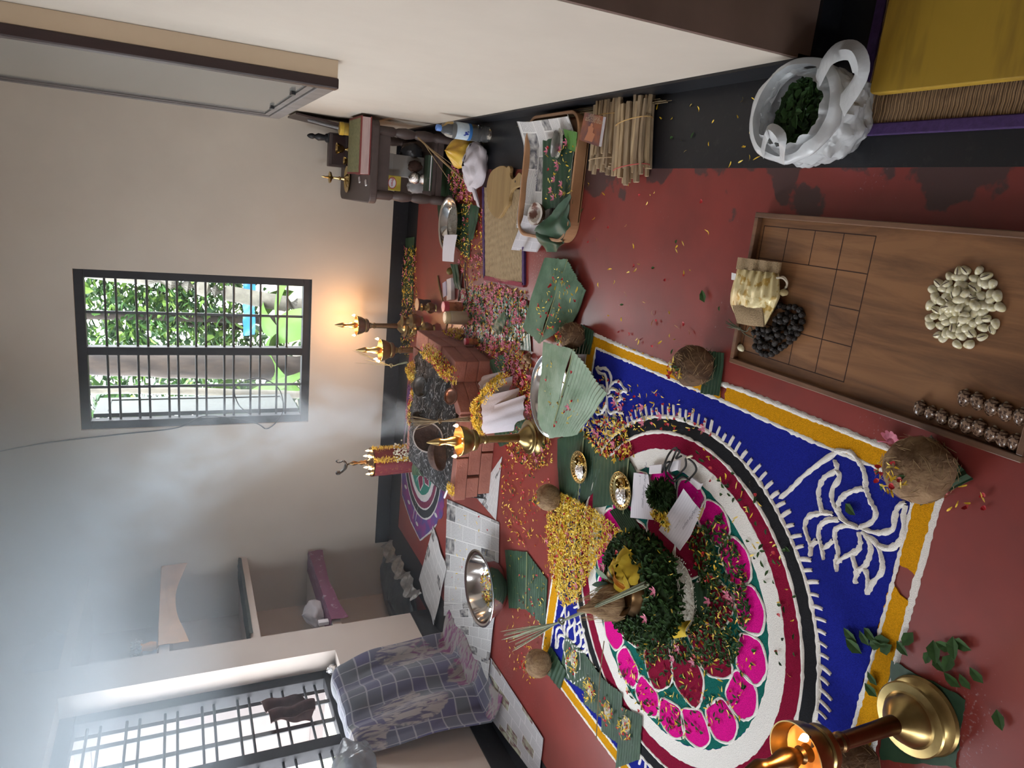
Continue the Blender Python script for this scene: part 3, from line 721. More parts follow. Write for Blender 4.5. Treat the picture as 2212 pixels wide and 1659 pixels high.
def scatter(name, label, poly, n, w, z=0.003, heap=0.0, hfun=None, cat='petals', sc=1.0, pixel=True, core=None):
    """uncountable petals lying in one region"""
    poly = px_poly(poly, z) if pixel else poly
    xs = [p[0] for p in poly]; ys = [p[1] for p in poly]; mb = MB(); k = 0; t_ = 0
    cx, cy = sum(xs)/len(xs), sum(ys)/len(ys); R_ = max(hypot(x-cx, y-cy) for x, y in poly)
    while k < n and t_ < n*30:
        t_ += 1; x = rng.uniform(min(xs), max(xs)); y = rng.uniform(min(ys), max(ys))
        if not inpoly(x, y, poly): continue
        h = heap*max(0, 1-(hypot(x-cx, y-cy)/R_)**1.6)
        zz = hfun(x, y) if hfun else z
        if core and rng.random() < 0.45: hh = h
        else: hh = h*rng.uniform(0.55, 1.05)
        one_petal(mb, (x, y, zz+hh+rng.uniform(0, 0.004)), w, sc); k += 1
    o = mb.build(name, PET, None, smooth=False)
    return tag(o, label, cat, kind='stuff')
def heap_on(name, label, pts, n, w, rad, sc=1.0, cat='flowers'):
    """flowers heaped round a line of 3-D points"""
    mb = MB(); pts = [Vector(p) for p in pts]
    for k in range(n):
        t_ = rng.uniform(0, len(pts)-1); i = min(int(t_), len(pts)-2) if len(pts) > 1 else 0
        c = pts[i].lerp(pts[i+1], t_-i) if len(pts) > 1 else pts[0]
        th = rng.uniform(0, 2*pi); ph = rng.uniform(-0.2, pi/2); r = rad*rng.uniform(0.75, 1.05)
        p = c+Vector((cos(th)*cos(ph), sin(th)*cos(ph), max(0, sin(ph))))*r
        one_petal(mb, p, w, sc, 1.6)
    o = mb.build(name, PET, None, smooth=False); return tag(o, label, cat, kind='stuff')

# ------------------------------------------------------------------ banana leaves
def patch(cs, ridges=14, amp=0.0016, wav=0.006, seed=0, nu=None, nv=14, edge=0.006):
    A, B, D_, E_ = [P(*c) for c in cs]
    def fn(u, v):
        e_u = edge*nz(v*9+seed, 3.1)*(1 if u > 0.99 or u < 0.01 else 0)
        p = A.lerp(B, u).lerp(E_.lerp(D_, u), v)
        p = p+(B-A).normalized()*e_u+(E_-A).normalized()*(edge*nz(u*9+seed, 7.7) if v > 0.99 or v < 0.01 else 0)
        p.z += amp*sin(2*pi*ridges*u)+wav*(0.5+nz(u*2.2+seed, v*2.2, 1.3))
        p.z = max(p.z, 0.0032)
        return p
    mb = MB(); mb.sheet(fn, nu or ridges*4, nv, thick=0.0009); return mb
def leaf(label, blades, ribs=(), m_=None, name='banana_leaf', group=None, ridges=14, wav=0.006, cat='leaf', amp=0.0020, edge=0.006):
    m_ = m_ or m_leaf; c = P(*blades[0][0]); c.z = 0
    e = thing(name, label, cat, c, group)
    for i, bl in enumerate(blades): patch(bl, ridges, seed=rng.uniform(0, 50), wav=wav, amp=amp, edge=edge).build('leaf_blade', m_, e)
    for r in ribs:
        mb = MB(); mb.tube([P(x, y, z+0.004) for x, y, z in r], 0.0032, 6, flat=0.6); mb.build('midrib', m_rib, e)
    return e

# ------------------------------------------------------------------ brass lamps
LAMP = dict(base=[(0.0, 0.0), (0.083, 0.0), (0.086, 0.005), (0.082, 0.012), (0.068, 0.018), (0.061, 0.027), (0.062, 0.036), (0.078, 0.043), (0.081, 0.046), (0.078, 0.0495), (0.061, 0.051), (0.057, 0.054), (0.054, 0.062), (0.046, 0.074), (0.035, 0.085), (0.025, 0.094), (0.020, 0.099)],
            stem=[(0.020, 0.096), (0.0205, 0.10), (0.0185, 0.16), (0.0175, 0.255), (0.021, 0.260), (0.021, 0.268), (0.017, 0.272), (0.0165, 0.284), (0.021, 0.288), (0.021, 0.298), (0.016, 0.302)],
            dish=[(0.016, 0.300), (0.034, 0.304), (0.046, 0.312), (0.049, 0.318), (0.049, 0.330), (0.046, 0.334), (0.052, 0.342), (0.060, 0.356), (0.066, 0.378), (0.068, 0.392), (0.0655, 0.392), (0.060, 0.368), (0.052, 0.352), (0.040, 0.346), (0.014, 0.345)],
            fin=[(0.024, 0.344), (0.022, 0.352), (0.015, 0.362), (0.014, 0.372), (0.018, 0.376), (0.013, 0.382), (0.017, 0.392), (0.022, 0.404), (0.023, 0.414), (0.020, 0.430), (0.014, 0.448), (0.0125, 0.462), (0.015, 0.474), (0.0175, 0.484), (0.017, 0.492), (0.009, 0.520), (0.002, 0.542), (0, 0.543)])
def flame(parent, p, h=0.03, r=0.008):
    mb = MB(); mb.lathe([(0, 0), (r*0.7, h*0.12), (r, h*0.3), (r*0.75, h*0.55), (r*0.35, h*0.8), (0, h)], p, 10)
    return mb.build('flame', m_flame, parent)
def flame_light(p, w, r=0.012):
    d = bpy.data.lights.new('flame_light', 'POINT'); d.energy = w; d.color = (1.0, 0.50, 0.20); d.shadow_soft_size = r
    o = bpy.data.objects.new('flame_light', d); C.objects.link(o); o.location = p
def brass_lamp(loc, label, angs, s=1.0, dark=False, watt=0.5, fl=0.026):
    e = thing('brass_lamp', label, 'oil lamp', loc, 'standing brass oil lamps'); L0 = Vector(loc)
    sc = lambda pr: [(r*s, z*s) for r, z in pr]
    m1 = m_brass
    b = MB(); b.lathe(sc(LAMP['base']), loc, 40); b.build('base', m1, e, angle=30)
    b = MB(); b.lathe(sc(LAMP['stem']), loc, 24); b.build('stem', m_brass_d if dark else m1, e, angle=30)
    b = MB(); b.lathe(sc(LAMP['dish']), loc, 40); di = b.build('oil_dish', m1, e, angle=30)
    b = MB(); b.lathe([(0.053*s, 0.350*s), (0.0535*s, 0.357*s), (0.0, 0.3575*s)], loc, 28); b.build('oil', m_oil, di)
    b = MB(); b.lathe(sc(LAMP['fin']), loc, 28); b.build('finial', m_brass_d if dark else m1, e, angle=30)
    for a in angs:
        d = Vector((cos(a), sin(a), 0)); t0 = L0+d*0.022*s+Vector((0, 0, 0.358*s)); t1 = L0+d*0.058*s+Vector((0, 0, 0.374*s)); t2 = L0+d*0.070*s+Vector((0, 0, 0.397*s))
        b = MB(); b.tube([t0, t1, t2], 0.003, 6); b.build('wick', m_wick, e)
        flame(e, tuple(t2), fl*s, 0.0085*s); flame_light(t2+Vector((0, 0, fl*s+0.014))-d*0.012, watt)
    return e
brass_lamp((-1.017, 0.800, 0.004), 'dark stemmed brass oil lamp close to the camera at the rangoli corner', (-0.3, 2.4), 1.0, True, 0.2)
brass_lamp((-1.039, 2.762, 0.0), 'lit brass oil lamp standing in front of the brick hearth', (0.1, 3.24), 1.0, False, 0.5)
brass_lamp((-0.926, 4.87, 0.0), 'lit brass oil lamp standing close against the back wall', (0.25, 3.4), 1.0, False, 0.9)
brass_lamp((-0.950, 4.19, 0.0), 'lit brass oil lamp behind the flower covered right bricks', (0.3, 2.7, 3.6), 1.0, False, 0.5)

# ------------------------------------------------------------------ coconuts on leaf squares
def coconut(px, r, label, leafcorners=None, leaflabel=None, pale=False, tuft=None, tilt=0.5, rest=0.006, pet=True, petw=(5, 3, 4, 0, 1, 0)):
    x, y = px; c = P(x, y, r*0.95); e = thing('coconut', label, 'coconut', (c.x, c.y, rest), 'husked coconuts set round the rangoli')
    n, m_ = 28, 20; vs = []; fs = []; mb = MB()
    sd = rng.uniform(0, 90)
    for i in range(m_+1):
        ph = pi*i/m_
        for j in range(n):
            th = 2*pi*j/n; d = Vector((sin(ph)*cos(th), sin(ph)*sin(th), cos(ph)))
            k = r*(1+0.05*nz(d.x*2+sd, d.y*2, d.z*2)+0.02*nz(d.x*11+sd, d.y*11, d.z*4)); vs.append((c.x+d.x*k*1.02, c.y+d.y*k, rest+r*0.97+d.z*k*0.98))
    for i in range(m_):
        for j in range(n): fs.append((i*n+j, (i+1)*n+j, (i+1)*n+(j+1) % n, i*n+(j+1) % n))
    mb.add(vs, fs); mb.build('coconut_shell', m_coco2 if pale else m_coco, e, angle=0)
    q = MB()
    for k in range(110):
        th = rng.uniform(0, 6.28); ph = rng.uniform(0.25, 2.4); d = Vector((sin(ph)*cos(th), sin(ph)*sin(th), cos(ph))); t_ = Vector((-sin(th), cos(th), rng.uniform(-1, 1)))*r*rng.uniform(0.15, 0.55)
        p0 = Vector((c.x, c.y, rest+r*0.97))+d*r*1.01; q.tube([p0-t_*0.5, p0+d*r*rng.uniform(0.01, 0.05), p0+t_*0.5+d*r*rng.uniform(-0.02, 0.16)], [0.0006, 0.0007, 0.0003], 3, cap=False)
    tag(q.build('fibres', m_fib, e), kind='stuff')
    if pet:
        q = MB(); top = Vector((c.x, c.y, rest+r*0.97))+Vector((-0.22, 0.18, 0.93)).normalized()*r*1.0
        for k in range(34):
            a = rng.uniform(0, 6.28); rr = r*0.52*rng.random()**0.5; p = top+Vector((rr*cos(a), rr*sin(a), -rr*rr/(2.1*r)+rng.uniform(0.002, 0.008))); one_petal(q, p, petw, 0.95)
        o = q.build('offering_petals', PET, None, smooth=False); tag(o, 'petals resting on '+label.replace('coconut', 'coconut', 1), 'petals', kind='stuff')
    if leafcorners: leaf(leaflabel, [[(a[0], a[1], 0.005) for a in leafcorners]], group='leaf squares under the coconuts', ridges=6, wav=0.004, name='leaf_square', edge=0.002)
coconut((1500, 790), 0.064, 'brown coconut on the right border strip beside the pouch end of the board', [(1530, 758), (1566, 762), (1556, 855), (1515, 850)], 'leaf square under the coconut near the board corner')
coconut((1988, 1014), 0.070, 'pale hairy coconut at the near right rangoli corner', [(2015, 940), (2105, 1035), (1990, 1092), (1960, 1000)], 'leaf square under the coconut at the near rangoli corner', pale=True)
coconut((1187, 1074), 0.057, 'brown coconut between the leaf plates and the hearth', pale=True)
coconut((1165, 1432), 0.062, 'brown coconut at the far left rangoli corner by the newspaper', [(1190, 1395), (1225, 1450), (1210, 1490), (1170, 1440)], 'leaf square under the coconut at the far left corner', pale=True)
coconut((1238, 726), 0.055, 'dark brown coconut beside the leaf covered steel plate', [(1255, 700), (1285, 715), (1275, 765), (1240, 765)], 'leaf square under the coconut beside the steel plate')
coconut((1845, 1652), 0.062, 'coconut half hidden behind the near brass lamp', pale=False, pet=False)
leaf('folded leaf strip under the base of the near brass lamp', [[(1925, 1425, .003), (2085, 1510, .003), (2065, 1659, .003), (1900, 1640, .003)]], ridges=10, wav=0.0, name='leaf_strip', amp=0.0004)
# ------------------------------------------------------------------ printed and written paper
def uv_sheet(name, fn, nu, nv, m_, parent=None, thick=0.0006):
    mb = MB(); mb.sheet(fn, nu, nv, thick=thick)
    o = mb.build(name, m_, parent); me = o.data; w = nu+1; nn = w*(nv+1)
    uv = me.uv_layers.new(name='UVMap'); vi = np.zeros(len(me.loops), dtype=np.int32); me.loops.foreach_get('vertex_index', vi); vi = vi % nn
    co = np.stack([(vi % w)/nu, (vi//w)/nv], 1).astype(np.float32).ravel(); uv.data.foreach_set('uv', co)
    return o
def newsprint(name, tint=(0.60, 0.59, 0.58), cols=4, rows=7, seed=0.0, colour=0.0):
    m = bpy.data.materials.new(name); m.use_nodes = True; N = m.node_tree.nodes; L = m.node_tree.links; b = N['Principled BSDF']; b.inputs['Roughness'].default_value = 0.8
    tc = N.new('ShaderNodeTexCoord'); mp = N.new('ShaderNodeMapping'); mp.inputs['Location'].default_value = (seed, seed*0.37, 0); L.new(tc.outputs['UV'], mp.inputs['Vector'])
    br = N.new('ShaderNodeTexBrick'); br.inputs['Scale'].default_value = 1.0; br.inputs['Brick Width'].default_value = 1.0/cols; br.inputs['Row Height'].default_value = 1.0/rows; br.inputs['Mortar Size'].default_value = 0.006; br.inputs['Mortar Smooth'].default_value = 0; br.offset = 0.37
    br.inputs['Color1'].default_value = (0, 0, 0, 1); br.inputs['Color2'].default_value = (1, 1, 1, 1); br.inputs['Mortar'].default_value = (0.5, 0.5, 0.5, 1); L.new(mp.outputs['Vector'], br.inputs['Vector'])
    wv = N.new('ShaderNodeTexWave'); wv.bands_direction = 'Y'; wv.inputs['Scale'].default_value = 26; wv.inputs['Distortion'].default_value = 0; L.new(mp.outputs['Vector'], wv.inputs['Vector'])
    m3 = N.new('ShaderNodeMapping'); m3.inputs['Scale'].default_value = (260, 90, 1); L.new(mp.outputs['Vector'], m3.inputs['Vector'])
    nt = N.new('ShaderNodeTexNoise'); nt.inputs['Scale'].default_value = 1.0; nt.inputs['Detail'].default_value = 1; L.new(m3.outputs['Vector'], nt.inputs['Vector'])
    mu = N.new('ShaderNodeMath'); mu.operation = 'MULTIPLY'; L.new(wv.outputs['Fac'], mu.inputs[0]); L.new(nt.outputs['Fac'], mu.inputs[1])
    r1 = N.new('ShaderNodeValToRGB'); r1.color_ramp.elements[0].position = 0.22; r1.color_ramp.elements[1].position = 0.42; r1.color_ramp.elements[0].color = (*tint, 1); r1.color_ramp.elements[1].color = (tint[0]*0.42, tint[1]*0.42, tint[2]*0.45, 1); L.new(mu.outputs[0], r1.inputs['Fac'])
    # some blocks are pictures, some are blank, the rest is text
    r2 = N.new('ShaderNodeValToRGB'); r2.color_ramp.interpolation = 'CONSTANT'; r2.color_ramp.elements[0].color = (1, 1, 1, 1); e = r2.color_ramp.elements.new(0.13); e.color = (0, 0, 0, 1); r2.color_ramp.elements[-1].position = 0.999; r2.color_ramp.elements[-1].color = (0, 0, 0, 1); L.new(br.outputs['Color'], r2.inputs['Fac'])
    pn = N.new('ShaderNodeTexNoise'); pn.inputs['Scale'].default_value = 14; L.new(mp.outputs['Vector'], pn.inputs['Vector'])
    pr = N.new('ShaderNodeValToRGB'); pr.color_ramp.elements[0].position = 0.35; pr.color_ramp.elements[1].position = 0.65; pr.color_ramp.elements[0].color = (0.07+colour*0.2, 0.07, 0.08, 1); pr.color_ramp.elements[1].color = (0.42, 0.40+colour*0.1, 0.38-colour*0.15, 1); L.new(pn.outputs['Fac'], pr.inputs['Fac'])
    mx = N.new('ShaderNodeMix'); mx.data_type = 'RGBA'; L.new(r2.outputs['Color'], mx.inputs[0]); L.new(r1.outputs['Color'], mx.inputs[6]); L.new(pr.outputs['Color'], mx.inputs[7])
    m4 = N.new('ShaderNodeMix'); m4.data_type = 'RGBA'; m4.inputs[7].default_value = (*tint, 1); L.new(br.outputs['Fac'], m4.inputs[0]); L.new(mx.outputs[2], m4.inputs[6]); L.new(m4.outputs[2], b.inputs['Base Color'])
    return m
def quad_fn(cs, wav=0.004, seed=0.0, lift=0.004, curl=0.0):
    A, B, D_, E_ = [P(*(c if len(c) == 3 else (*c, 0.0))) for c in cs]
    def fn(u, v):
        p = A.lerp(B, u).lerp(E_.lerp(D_, u), v); p.z += lift+wav*(nz(u*2.5+seed, v*2.5)+0.5)+curl*max(0, abs(v-0.5)*2-0.7)
        p.z = max(p.z, 0.0035); return p
    return fn
m_paper = mat('white_paper', (0.66, 0.64, 0.68), rough=0.8); m_ink = mat('blue_black_ink', (0.03, 0.025, 0.07), rough=0.7); m_print = mat('grey_print', (0.2, 0.2, 0.22), rough=0.8)
def text_on(body, size, origin, dx, dy, m_, parent, name='lettering', shear=0.0):
    """flat lettering: origin, baseline direction dx, upward direction dy"""
    cu = bpy.data.curves.new('lettering_curve', 'FONT'); cu.body = body; cu.size = size; cu.shear = shear; cu.resolution_u = 3
    t_ = bpy.data.objects.new('lettering_tmp', cu); C.objects.link(t_); bpy.context.view_layer.update()
    me = bpy.data.meshes.new_from_object(t_.evaluated_get(bpy.context.evaluated_depsgraph_get())); bpy.data.objects.remove(t_)
    dx = Vector(dx).normalized(); dy = Vector(dy); dy = (dy-dx*dy.dot(dx)).normalized(); n = dx.cross(dy)
    o0 = Vector(origin)-parent_loc(parent)
    for v in me.vertices: c = v.co.copy(); v.co = o0+dx*c.x+dy*c.y+n*0.0006
    me.materials.clear(); me.materials.append(m_)
    o = bpy.data.objects.new(name, me); C.objects.link(o); o.parent = parent; return o

# ------------------------------------------------------------------ the brick hearth
m_brick = mat('red_brick', (0.34, 0.135, 0.100), rough=0.85, col2=(0.25, 0.095, 0.072), scale=9, bump=0.6, bscale=90)
hearth = thing('brick_hearth', 'dry laid square hearth of red bricks, three courses high, filled with ash', 'hearth', (-1.2, 3.65, 0))
BH = 0.068
def brick(x0, x1, y0, y1, k, rz=0.0, c=None):
    b = MB(); j = rng.uniform(-0.003, 0.003); b.box((x0+0.002, y0+j, k*(BH+0.002)+0.0005), (x1-0.002, y1+j, k*(BH+0.002)+BH), rz=rz+rng.uniform(-0.008, 0.008), c=c)
    b.build('brick', m_brick, hearth, smooth=False, bevel=0.004)
for x0, x1, k in ((-1.285, -1.075, 0), (-1.53, -1.29, 0), (-1.19, -1.075, 1), (-1.415, -1.195, 1), (-1.545, -1.428, 1), (-1.31, -1.075, 2), (-1.555, -1.313, 2)): brick(x0, x1, 3.225, 3.33, k)
mid = Vector((-0.993, 3.315)); d = Vector((-0.13, -0.195)).normalized(); nn = Vector((-0.833, 0.555))
for k in range(3):
    c = mid+nn*0.05; L_ = 0.113; a = atan2(d.y, d.x)
    brick(c.x-L_, c.x+L_, c.y-0.05, c.y+0.05, k, a, (c.x, c.y))
for k in range(3):
    brick(-0.925, -0.803, 3.37, 3.585, k, radians(-10 if k == 1 else -8), (-0.865, 3.48)); brick(-0.90, -0.79, 3.60, 3.82, k); brick(-0.90, -0.79, 3.83, 4.05, k)
    for q in range(3): brick(-1.58+q*0.228, -1.36+q*0.228, 4.0, 4.105, k)
m_ash = mat('charred_ash', (0.42, 0.42, 0.43), rough=0.95, col2=(0.014, 0.014, 0.016), scale=46, thresh=(0.56, 0.70), bump=1.0, bscale=80, stretch=(1, 2.2, 1), detail=6)
apoly = [(-0.87, 3.47), (-0.99, 3.37), (-1.09, 3.285), (-1.30, 3.275), (-1.545, 3.285), (-1.59, 3.5), (-1.62, 3.75), (-1.63, 4.06), (-1.3, 4.08), (-0.95, 4.07), (-0.86, 3.9), (-0.85, 3.65)]
ac = Vector((-1.23, 3.67)); ring_n = 72; ash = MB(); vs = []; fs = []
dense = []
for i in range(len(apoly)):
    a, c = Vector(apoly[i]), Vector(apoly[(i+1) % len(apoly)])
    dense += [a.lerp(c, j/6) for j in range(6)]
NR = 12
def ash_h(x, y):
    r = (Vector((x, y))-ac).length; return 0.215+0.055*max(0, 1-(r/0.42)**2)+0.014*nz(x*14, y*14, 2)+0.006*nz(x*40, y*40)
for i in range(NR+1):
    t_ = i/NR
    for p in dense:
        q = ac.lerp(p, t_); vs.append((q.x, q.y, max(0.206, ash_h(q.x, q.y)) if i < NR else 0.205))
for p in dense: o_ = (p-ac).normalized(); left = p.x < -1.5; vs.append((p.x+o_.x*(0.05 if left else -0.03), p.y+o_.y*(0.03 if left else -0.03), 0.002))
for i in range(NR+1):
    for j in range(len(dense)): fs.append((i*len(dense)+j, (i+1)*len(dense)+j, (i+1)*len(dense)+(j+1) % len(dense), i*len(dense)+(j+1) % len(dense)))
ash.add(vs, fs); tag(ash.build('ash_bed', m_ash, hearth), kind='stuff')
m_ashw = mat('white_ash_strand', (0.36, 0.36, 0.37), rough=0.9); m_ashb = mat('black_char_strand', (0.012, 0.012, 0.013), rough=0.8)
st = MB()
for k in range(700):
    i = rng.randrange(len(dense)); q = ac.lerp(dense[i], rng.random()**0.6*0.97); a = rng.uniform(0, 6.28); L_ = rng.uniform(0.02, 0.07); z = ash_h(q.x, q.y)
    dv = Vector((cos(a), sin(a), rng.uniform(-0.1, 0.3)))*L_; p0 = Vector((q.x, q.y, z)); st.tube([p0, p0+dv*0.5+Vector((0, 0, rng.uniform(0.0, 0.012))), p0+dv+Vector((rng.uniform(-.01, .01), rng.uniform(-.01, .01), -0.004))], [0.0010, 0.0012, 0.0005], 4, mi=0 if rng.random() < 0.24 else 1, cap=False)
tag(st.build('charred_strands', [m_ashw, m_ashb], hearth), kind='stuff')
# half coconut husks burning in the hearth
m_husk = mat('charred_husk', (0.060, 0.030, 0.022), rough=0.9, var=0.5, scale=30, bump=1.0, bscale=60); m_huskin = mat('pale_husk_rim', (0.28, 0.24, 0.22), rough=0.8)
def bowl_shell(name, label, cat, c, r, tilt_ax, tilt, m_out, m_in, squash=0.75, group=None, th=0.006, rimm=None):
    c = Vector(c); e = thing(name, label, cat, c, group); n, k = 26, 9; Rm_ = Matrix.Rotation(tilt, 3, Vector(tilt_ax))
    def ringpts(rr, off):
        out = []
        for i in range(k+1):
            ph = pi/2*i/k
            for j in range(n):
                t_ = 2*pi*j/n; q = Vector((rr*sin(ph)*cos(t_), rr*sin(ph)*sin(t_), -rr*squash*cos(ph))); out.append(c+Rm_ @ q*(1+0.03*nz(q.x*30+off, q.y*30, q.z*30)))
        return out
    fo = [(i*n+j, i*n+(j+1) % n, (i+1)*n+(j+1) % n, (i+1)*n+j) for i in range(k) for j in range(n)]
    b = MB(); b.add(ringpts(r, 1), [f[::-1] for f in fo]); b.build('outer_shell', m_out, e)
    b = MB(); b.add(ringpts(r-th, 2), fo); b.build('inner_wall', m_in, e)
    R1 = ringpts(r, 1)[-n:]; R2 = ringpts(r-th, 2)[-n:]; b = MB(); b.add(R1+R2, [(j, (j+1) % n, n+(j+1) % n, n+j) for j in range(n)]); b.build('rim', rimm or m_in, e)
    return e
m_copper = mat('copper_rim_bowl', (0.30, 0.14, 0.09), rough=0.35, metal=1.0, var=0.3, scale=12); m_iron = mat('sooty_iron', (0.10, 0.085, 0.075), rough=0.5, metal=0.7, var=0.5, scale=18)
m_cin = mat('pale_coconut_wood', (0.16, 0.075, 0.05), rough=0.8, var=0.4, scale=25)
p = P(957, 982, 0.27); bowl_shell('coconut_husk', 'dark round coconut husk half lying on the ash', 'husk', (p.x, p.y, 0.285), 0.085, (1, 0.4, 0), 2.4, m_husk, m_husk)
p = P(930, 945, 0.30); bowl_shell('coconut_husk', 'smoking upturned husk half with a pale grey rim', 'husk', (p.x, p.y, 0.315), 0.085, (1, 0.1, 0), 0.95, m_husk, m_husk, 0.9, rimm=m_huskin, th=0.007)
p = P(915, 905, 0.27); bowl_shell('coconut_husk', 'small smoking husk piece behind the grass bundle', 'husk', (p.x, p.y, 0.28), 0.06, (0.5, 1, 0), 1.9, m_husk, m_husk)
p = P(912, 835, 0.27); bowl_shell('fire_ladle_bowl', 'sooty iron ladle bowl resting on the ash beside the marigolds', 'ladle', (p.x, p.y, 0.285), 0.062, (1, 0.3, 0), 0.45, m_iron, m_iron, 0.5)
p = P(975, 856, 0.25); bowl_shell('copper_bowl', 'small copper bowl with white rim on the hearth edge', 'bowl', (p.x, p.y, 0.255), 0.045, (1, 0.5, 0), 0.5, m_copper, m_copper, 0.5)
# grass bundles
m_grass = mat('dry_darbha_grass', (0.20, 0.145, 0.075), rough=0.8, var=0.4, scale=40); m_grassg = mat('green_dry_grass', (0.20, 0.22, 0.14), rough=0.8, var=0.3, scale=40)
def grass_bundle(label, base, knot, tips, n=14, m_=None, r=0.002, spread=0.02):
    m_ = m_ or m_grass; base = Vector(base); knot = Vector(knot); e = thing('grass_bundle', label, 'grass', base)
    b = MB()
    for k in range(n):
        o1 = Vector((rng.uniform(-1, 1), rng.uniform(-1, 1), rng.uniform(-1, 1)))*spread*0.6; t_ = Vector(rng.choice(tips)); o2 = Vector((rng.uniform(-1, 1), rng.uniform(-1, 1), rng.uniform(-1, 1)))*spread
        b.tube(catmull([base+o1, base.lerp(knot, 0.5)+o1*0.5, knot+o1*0.15, knot.lerp(t_, 0.5)+o2*0.5, t_+o2], 4), [r]*8+[r*0.8]*5+[r*0.6]*3+[r*0.3], 4, cap=False)
    tag(b.build('grass_blades', m_, e), kind='stuff')
    b = MB(); ax = (knot-base).normalized(); s_ = ax.cross(Vector((0.3, 0.9, 0.2))).normalized(); u_ = ax.cross(s_)
    b.tube([knot+(s_*cos(t_)+u_*sin(t_))*0.011+ax*0.004*sin(t_*2) for t_ in [2*pi*i/16 for i in range(16)]], 0.0038, 6, closed=True); b.build('knot', m_, e)
    return e
grass_bundle('knotted dry grass bundle propped on the hearth front', P(1015, 905, 0.215), P(950, 910, 0.31), [P(885, 905, 0.43), P(888, 915, 0.42), P(884, 925, 0.40), P(900, 890, 0.40)], 22)
grass_bundle('thin knotted grass twist standing beside the far right brass lamp', P(880, 783, 0.24), P(845, 790, 0.31), [P(760, 755, 0.50), P(772, 762, 0.48), P(768, 787, 0.48), P(790, 780, 0.45)], 9, m_grassg, 0.0016, 0.012)
# the red silk measure with peacock lamp and garland
m_silk = mat('red_silk_brocade', (0.17, 0.018, 0.028), rough=0.38, col2=(0.30, 0.13, 0.04), scale=42, thresh=(0.30, 0.44), bump=0.4, bscale=50)
KL = Vector((-1.70, 4.215, 0.0)); ka = thing('silk_wrapped_measure', 'red silk wrapped vessel with marigold garland, ring of flames and peacock finial', 'vessel', KL)
def silk(u, v):
    th = 2*pi*u; r = 0.072+0.022*v+0.005*sin(th*9+v*3)*(1-v*0.6)+0.004*nz(u*9, v*6); return (KL.x+r*cos(th), KL.y+r*sin(th), 0.0+v*0.40)
b = MB(); b.sheet(silk, 60, 16); b.build('silk_wrap', m_silk, ka)
b = MB(); b.lathe([(0.0, 0.392), (0.085, 0.398), (0.094, 0.402), (0.096, 0.408), (0.070, 0.412), (0.03, 0.414), (0.0, 0.414)], KL, 32); b.build('brass_rim', m_brass_d, ka)
b = MB(); b.lathe([(0.028, 0.412), (0.020, 0.42), (0.012, 0.43), (0.018, 0.44), (0.012, 0.455), (0.016, 0.47), (0.008, 0.49), (0.012, 0.50), (0.016, 0.52), (0.010, 0.535), (0.006, 0.545)], KL, 20); b.build('lamp_stem', m_brass_d, ka)
pk = KL+Vector((0, 0, 0.545)); b = MB(); b.tube(catmull([pk+Vector((0.03, 0, 0.068)), pk+Vector((0.024, 0, 0.085)), pk+Vector((0.012, 0, 0.075)), pk+Vector((0.014, 0, 0.055)), pk+Vector((0.02, 0, 0.04)), pk+Vector((0, 0, 0.022)), pk+Vector((-0.03, 0, 0.028)), pk+Vector((-0.055, 0, 0.055)), pk+Vector((-0.06, 0, 0.085))], 4), [0.002]*3+[0.006]*5+[0.006]*5+[0.007]*4+[0.010]*4+[0.016]*4+[0.013]*4+[0.018]*3+[0.010, 0.003], 8, flat=0.7); b.tube([pk+Vector((0, 0, -0.01)), pk+Vector((-0.008, 0, 0.02))], 0.006, 8); b.build('peacock_finial', mat('blackened_bronze', (0.035, 0.028, 0.022), rough=0.5, metal=0.4), ka)
for k in range(6):
    a = k*pi/3+0.3; q = KL+Vector((0.075*cos(a), 0.075*sin(a), 0.412)); flame(ka, tuple(q), 0.030, 0.007)
flame_light(KL+Vector((0.02, -0.12, 0.47)), 0.12, 0.05)
gm = MB()
for k in range(900):
    u = rng.uniform(-0.5, 1.0); s_ = 1 if rng.random() < 0.5 else -1
    th = radians(-38+s_*27*(0.6+0.4*cos(u))); r = 0.100+rng.uniform(0, 0.016); z = rng.uniform(0.12, 0.41)
    th += rng.uniform(-0.13, 0.13); one_petal(gm, (KL.x+r*cos(th), KL.y+r*sin(th), z), (6, 3, 0, 0, 0, 0) if z > 0.17 else (1, 0, 5, 1, 0, 0), 0.9, 1.5)
tag(gm.build('marigold_garland', PET, ka, smooth=False), kind='stuff')
m_bud = mat('white_buds', (0.60, 0.58, 0.48), rough=0.7)
b = MB()
for k in range(90): b.ball((KL.x+0.09+rng.gauss(0, 0.03), KL.y-0.09+rng.gauss(0, 0.03), 0.21+rng.uniform(-0.03, 0.07)), 0.006, 6, 4)
o = b.build('white_bud_spray', m_bud, None); tag(o, 'spray of tiny white flower buds below the red silk vessel', 'flowers', kind='stuff')
leaf('dark green leaf tucked under the red silk vessel', [[(890, 985, .20), (945, 990, .21), (930, 1030, .19), (895, 1025, .20)]], ridges=5, wav=0.02)

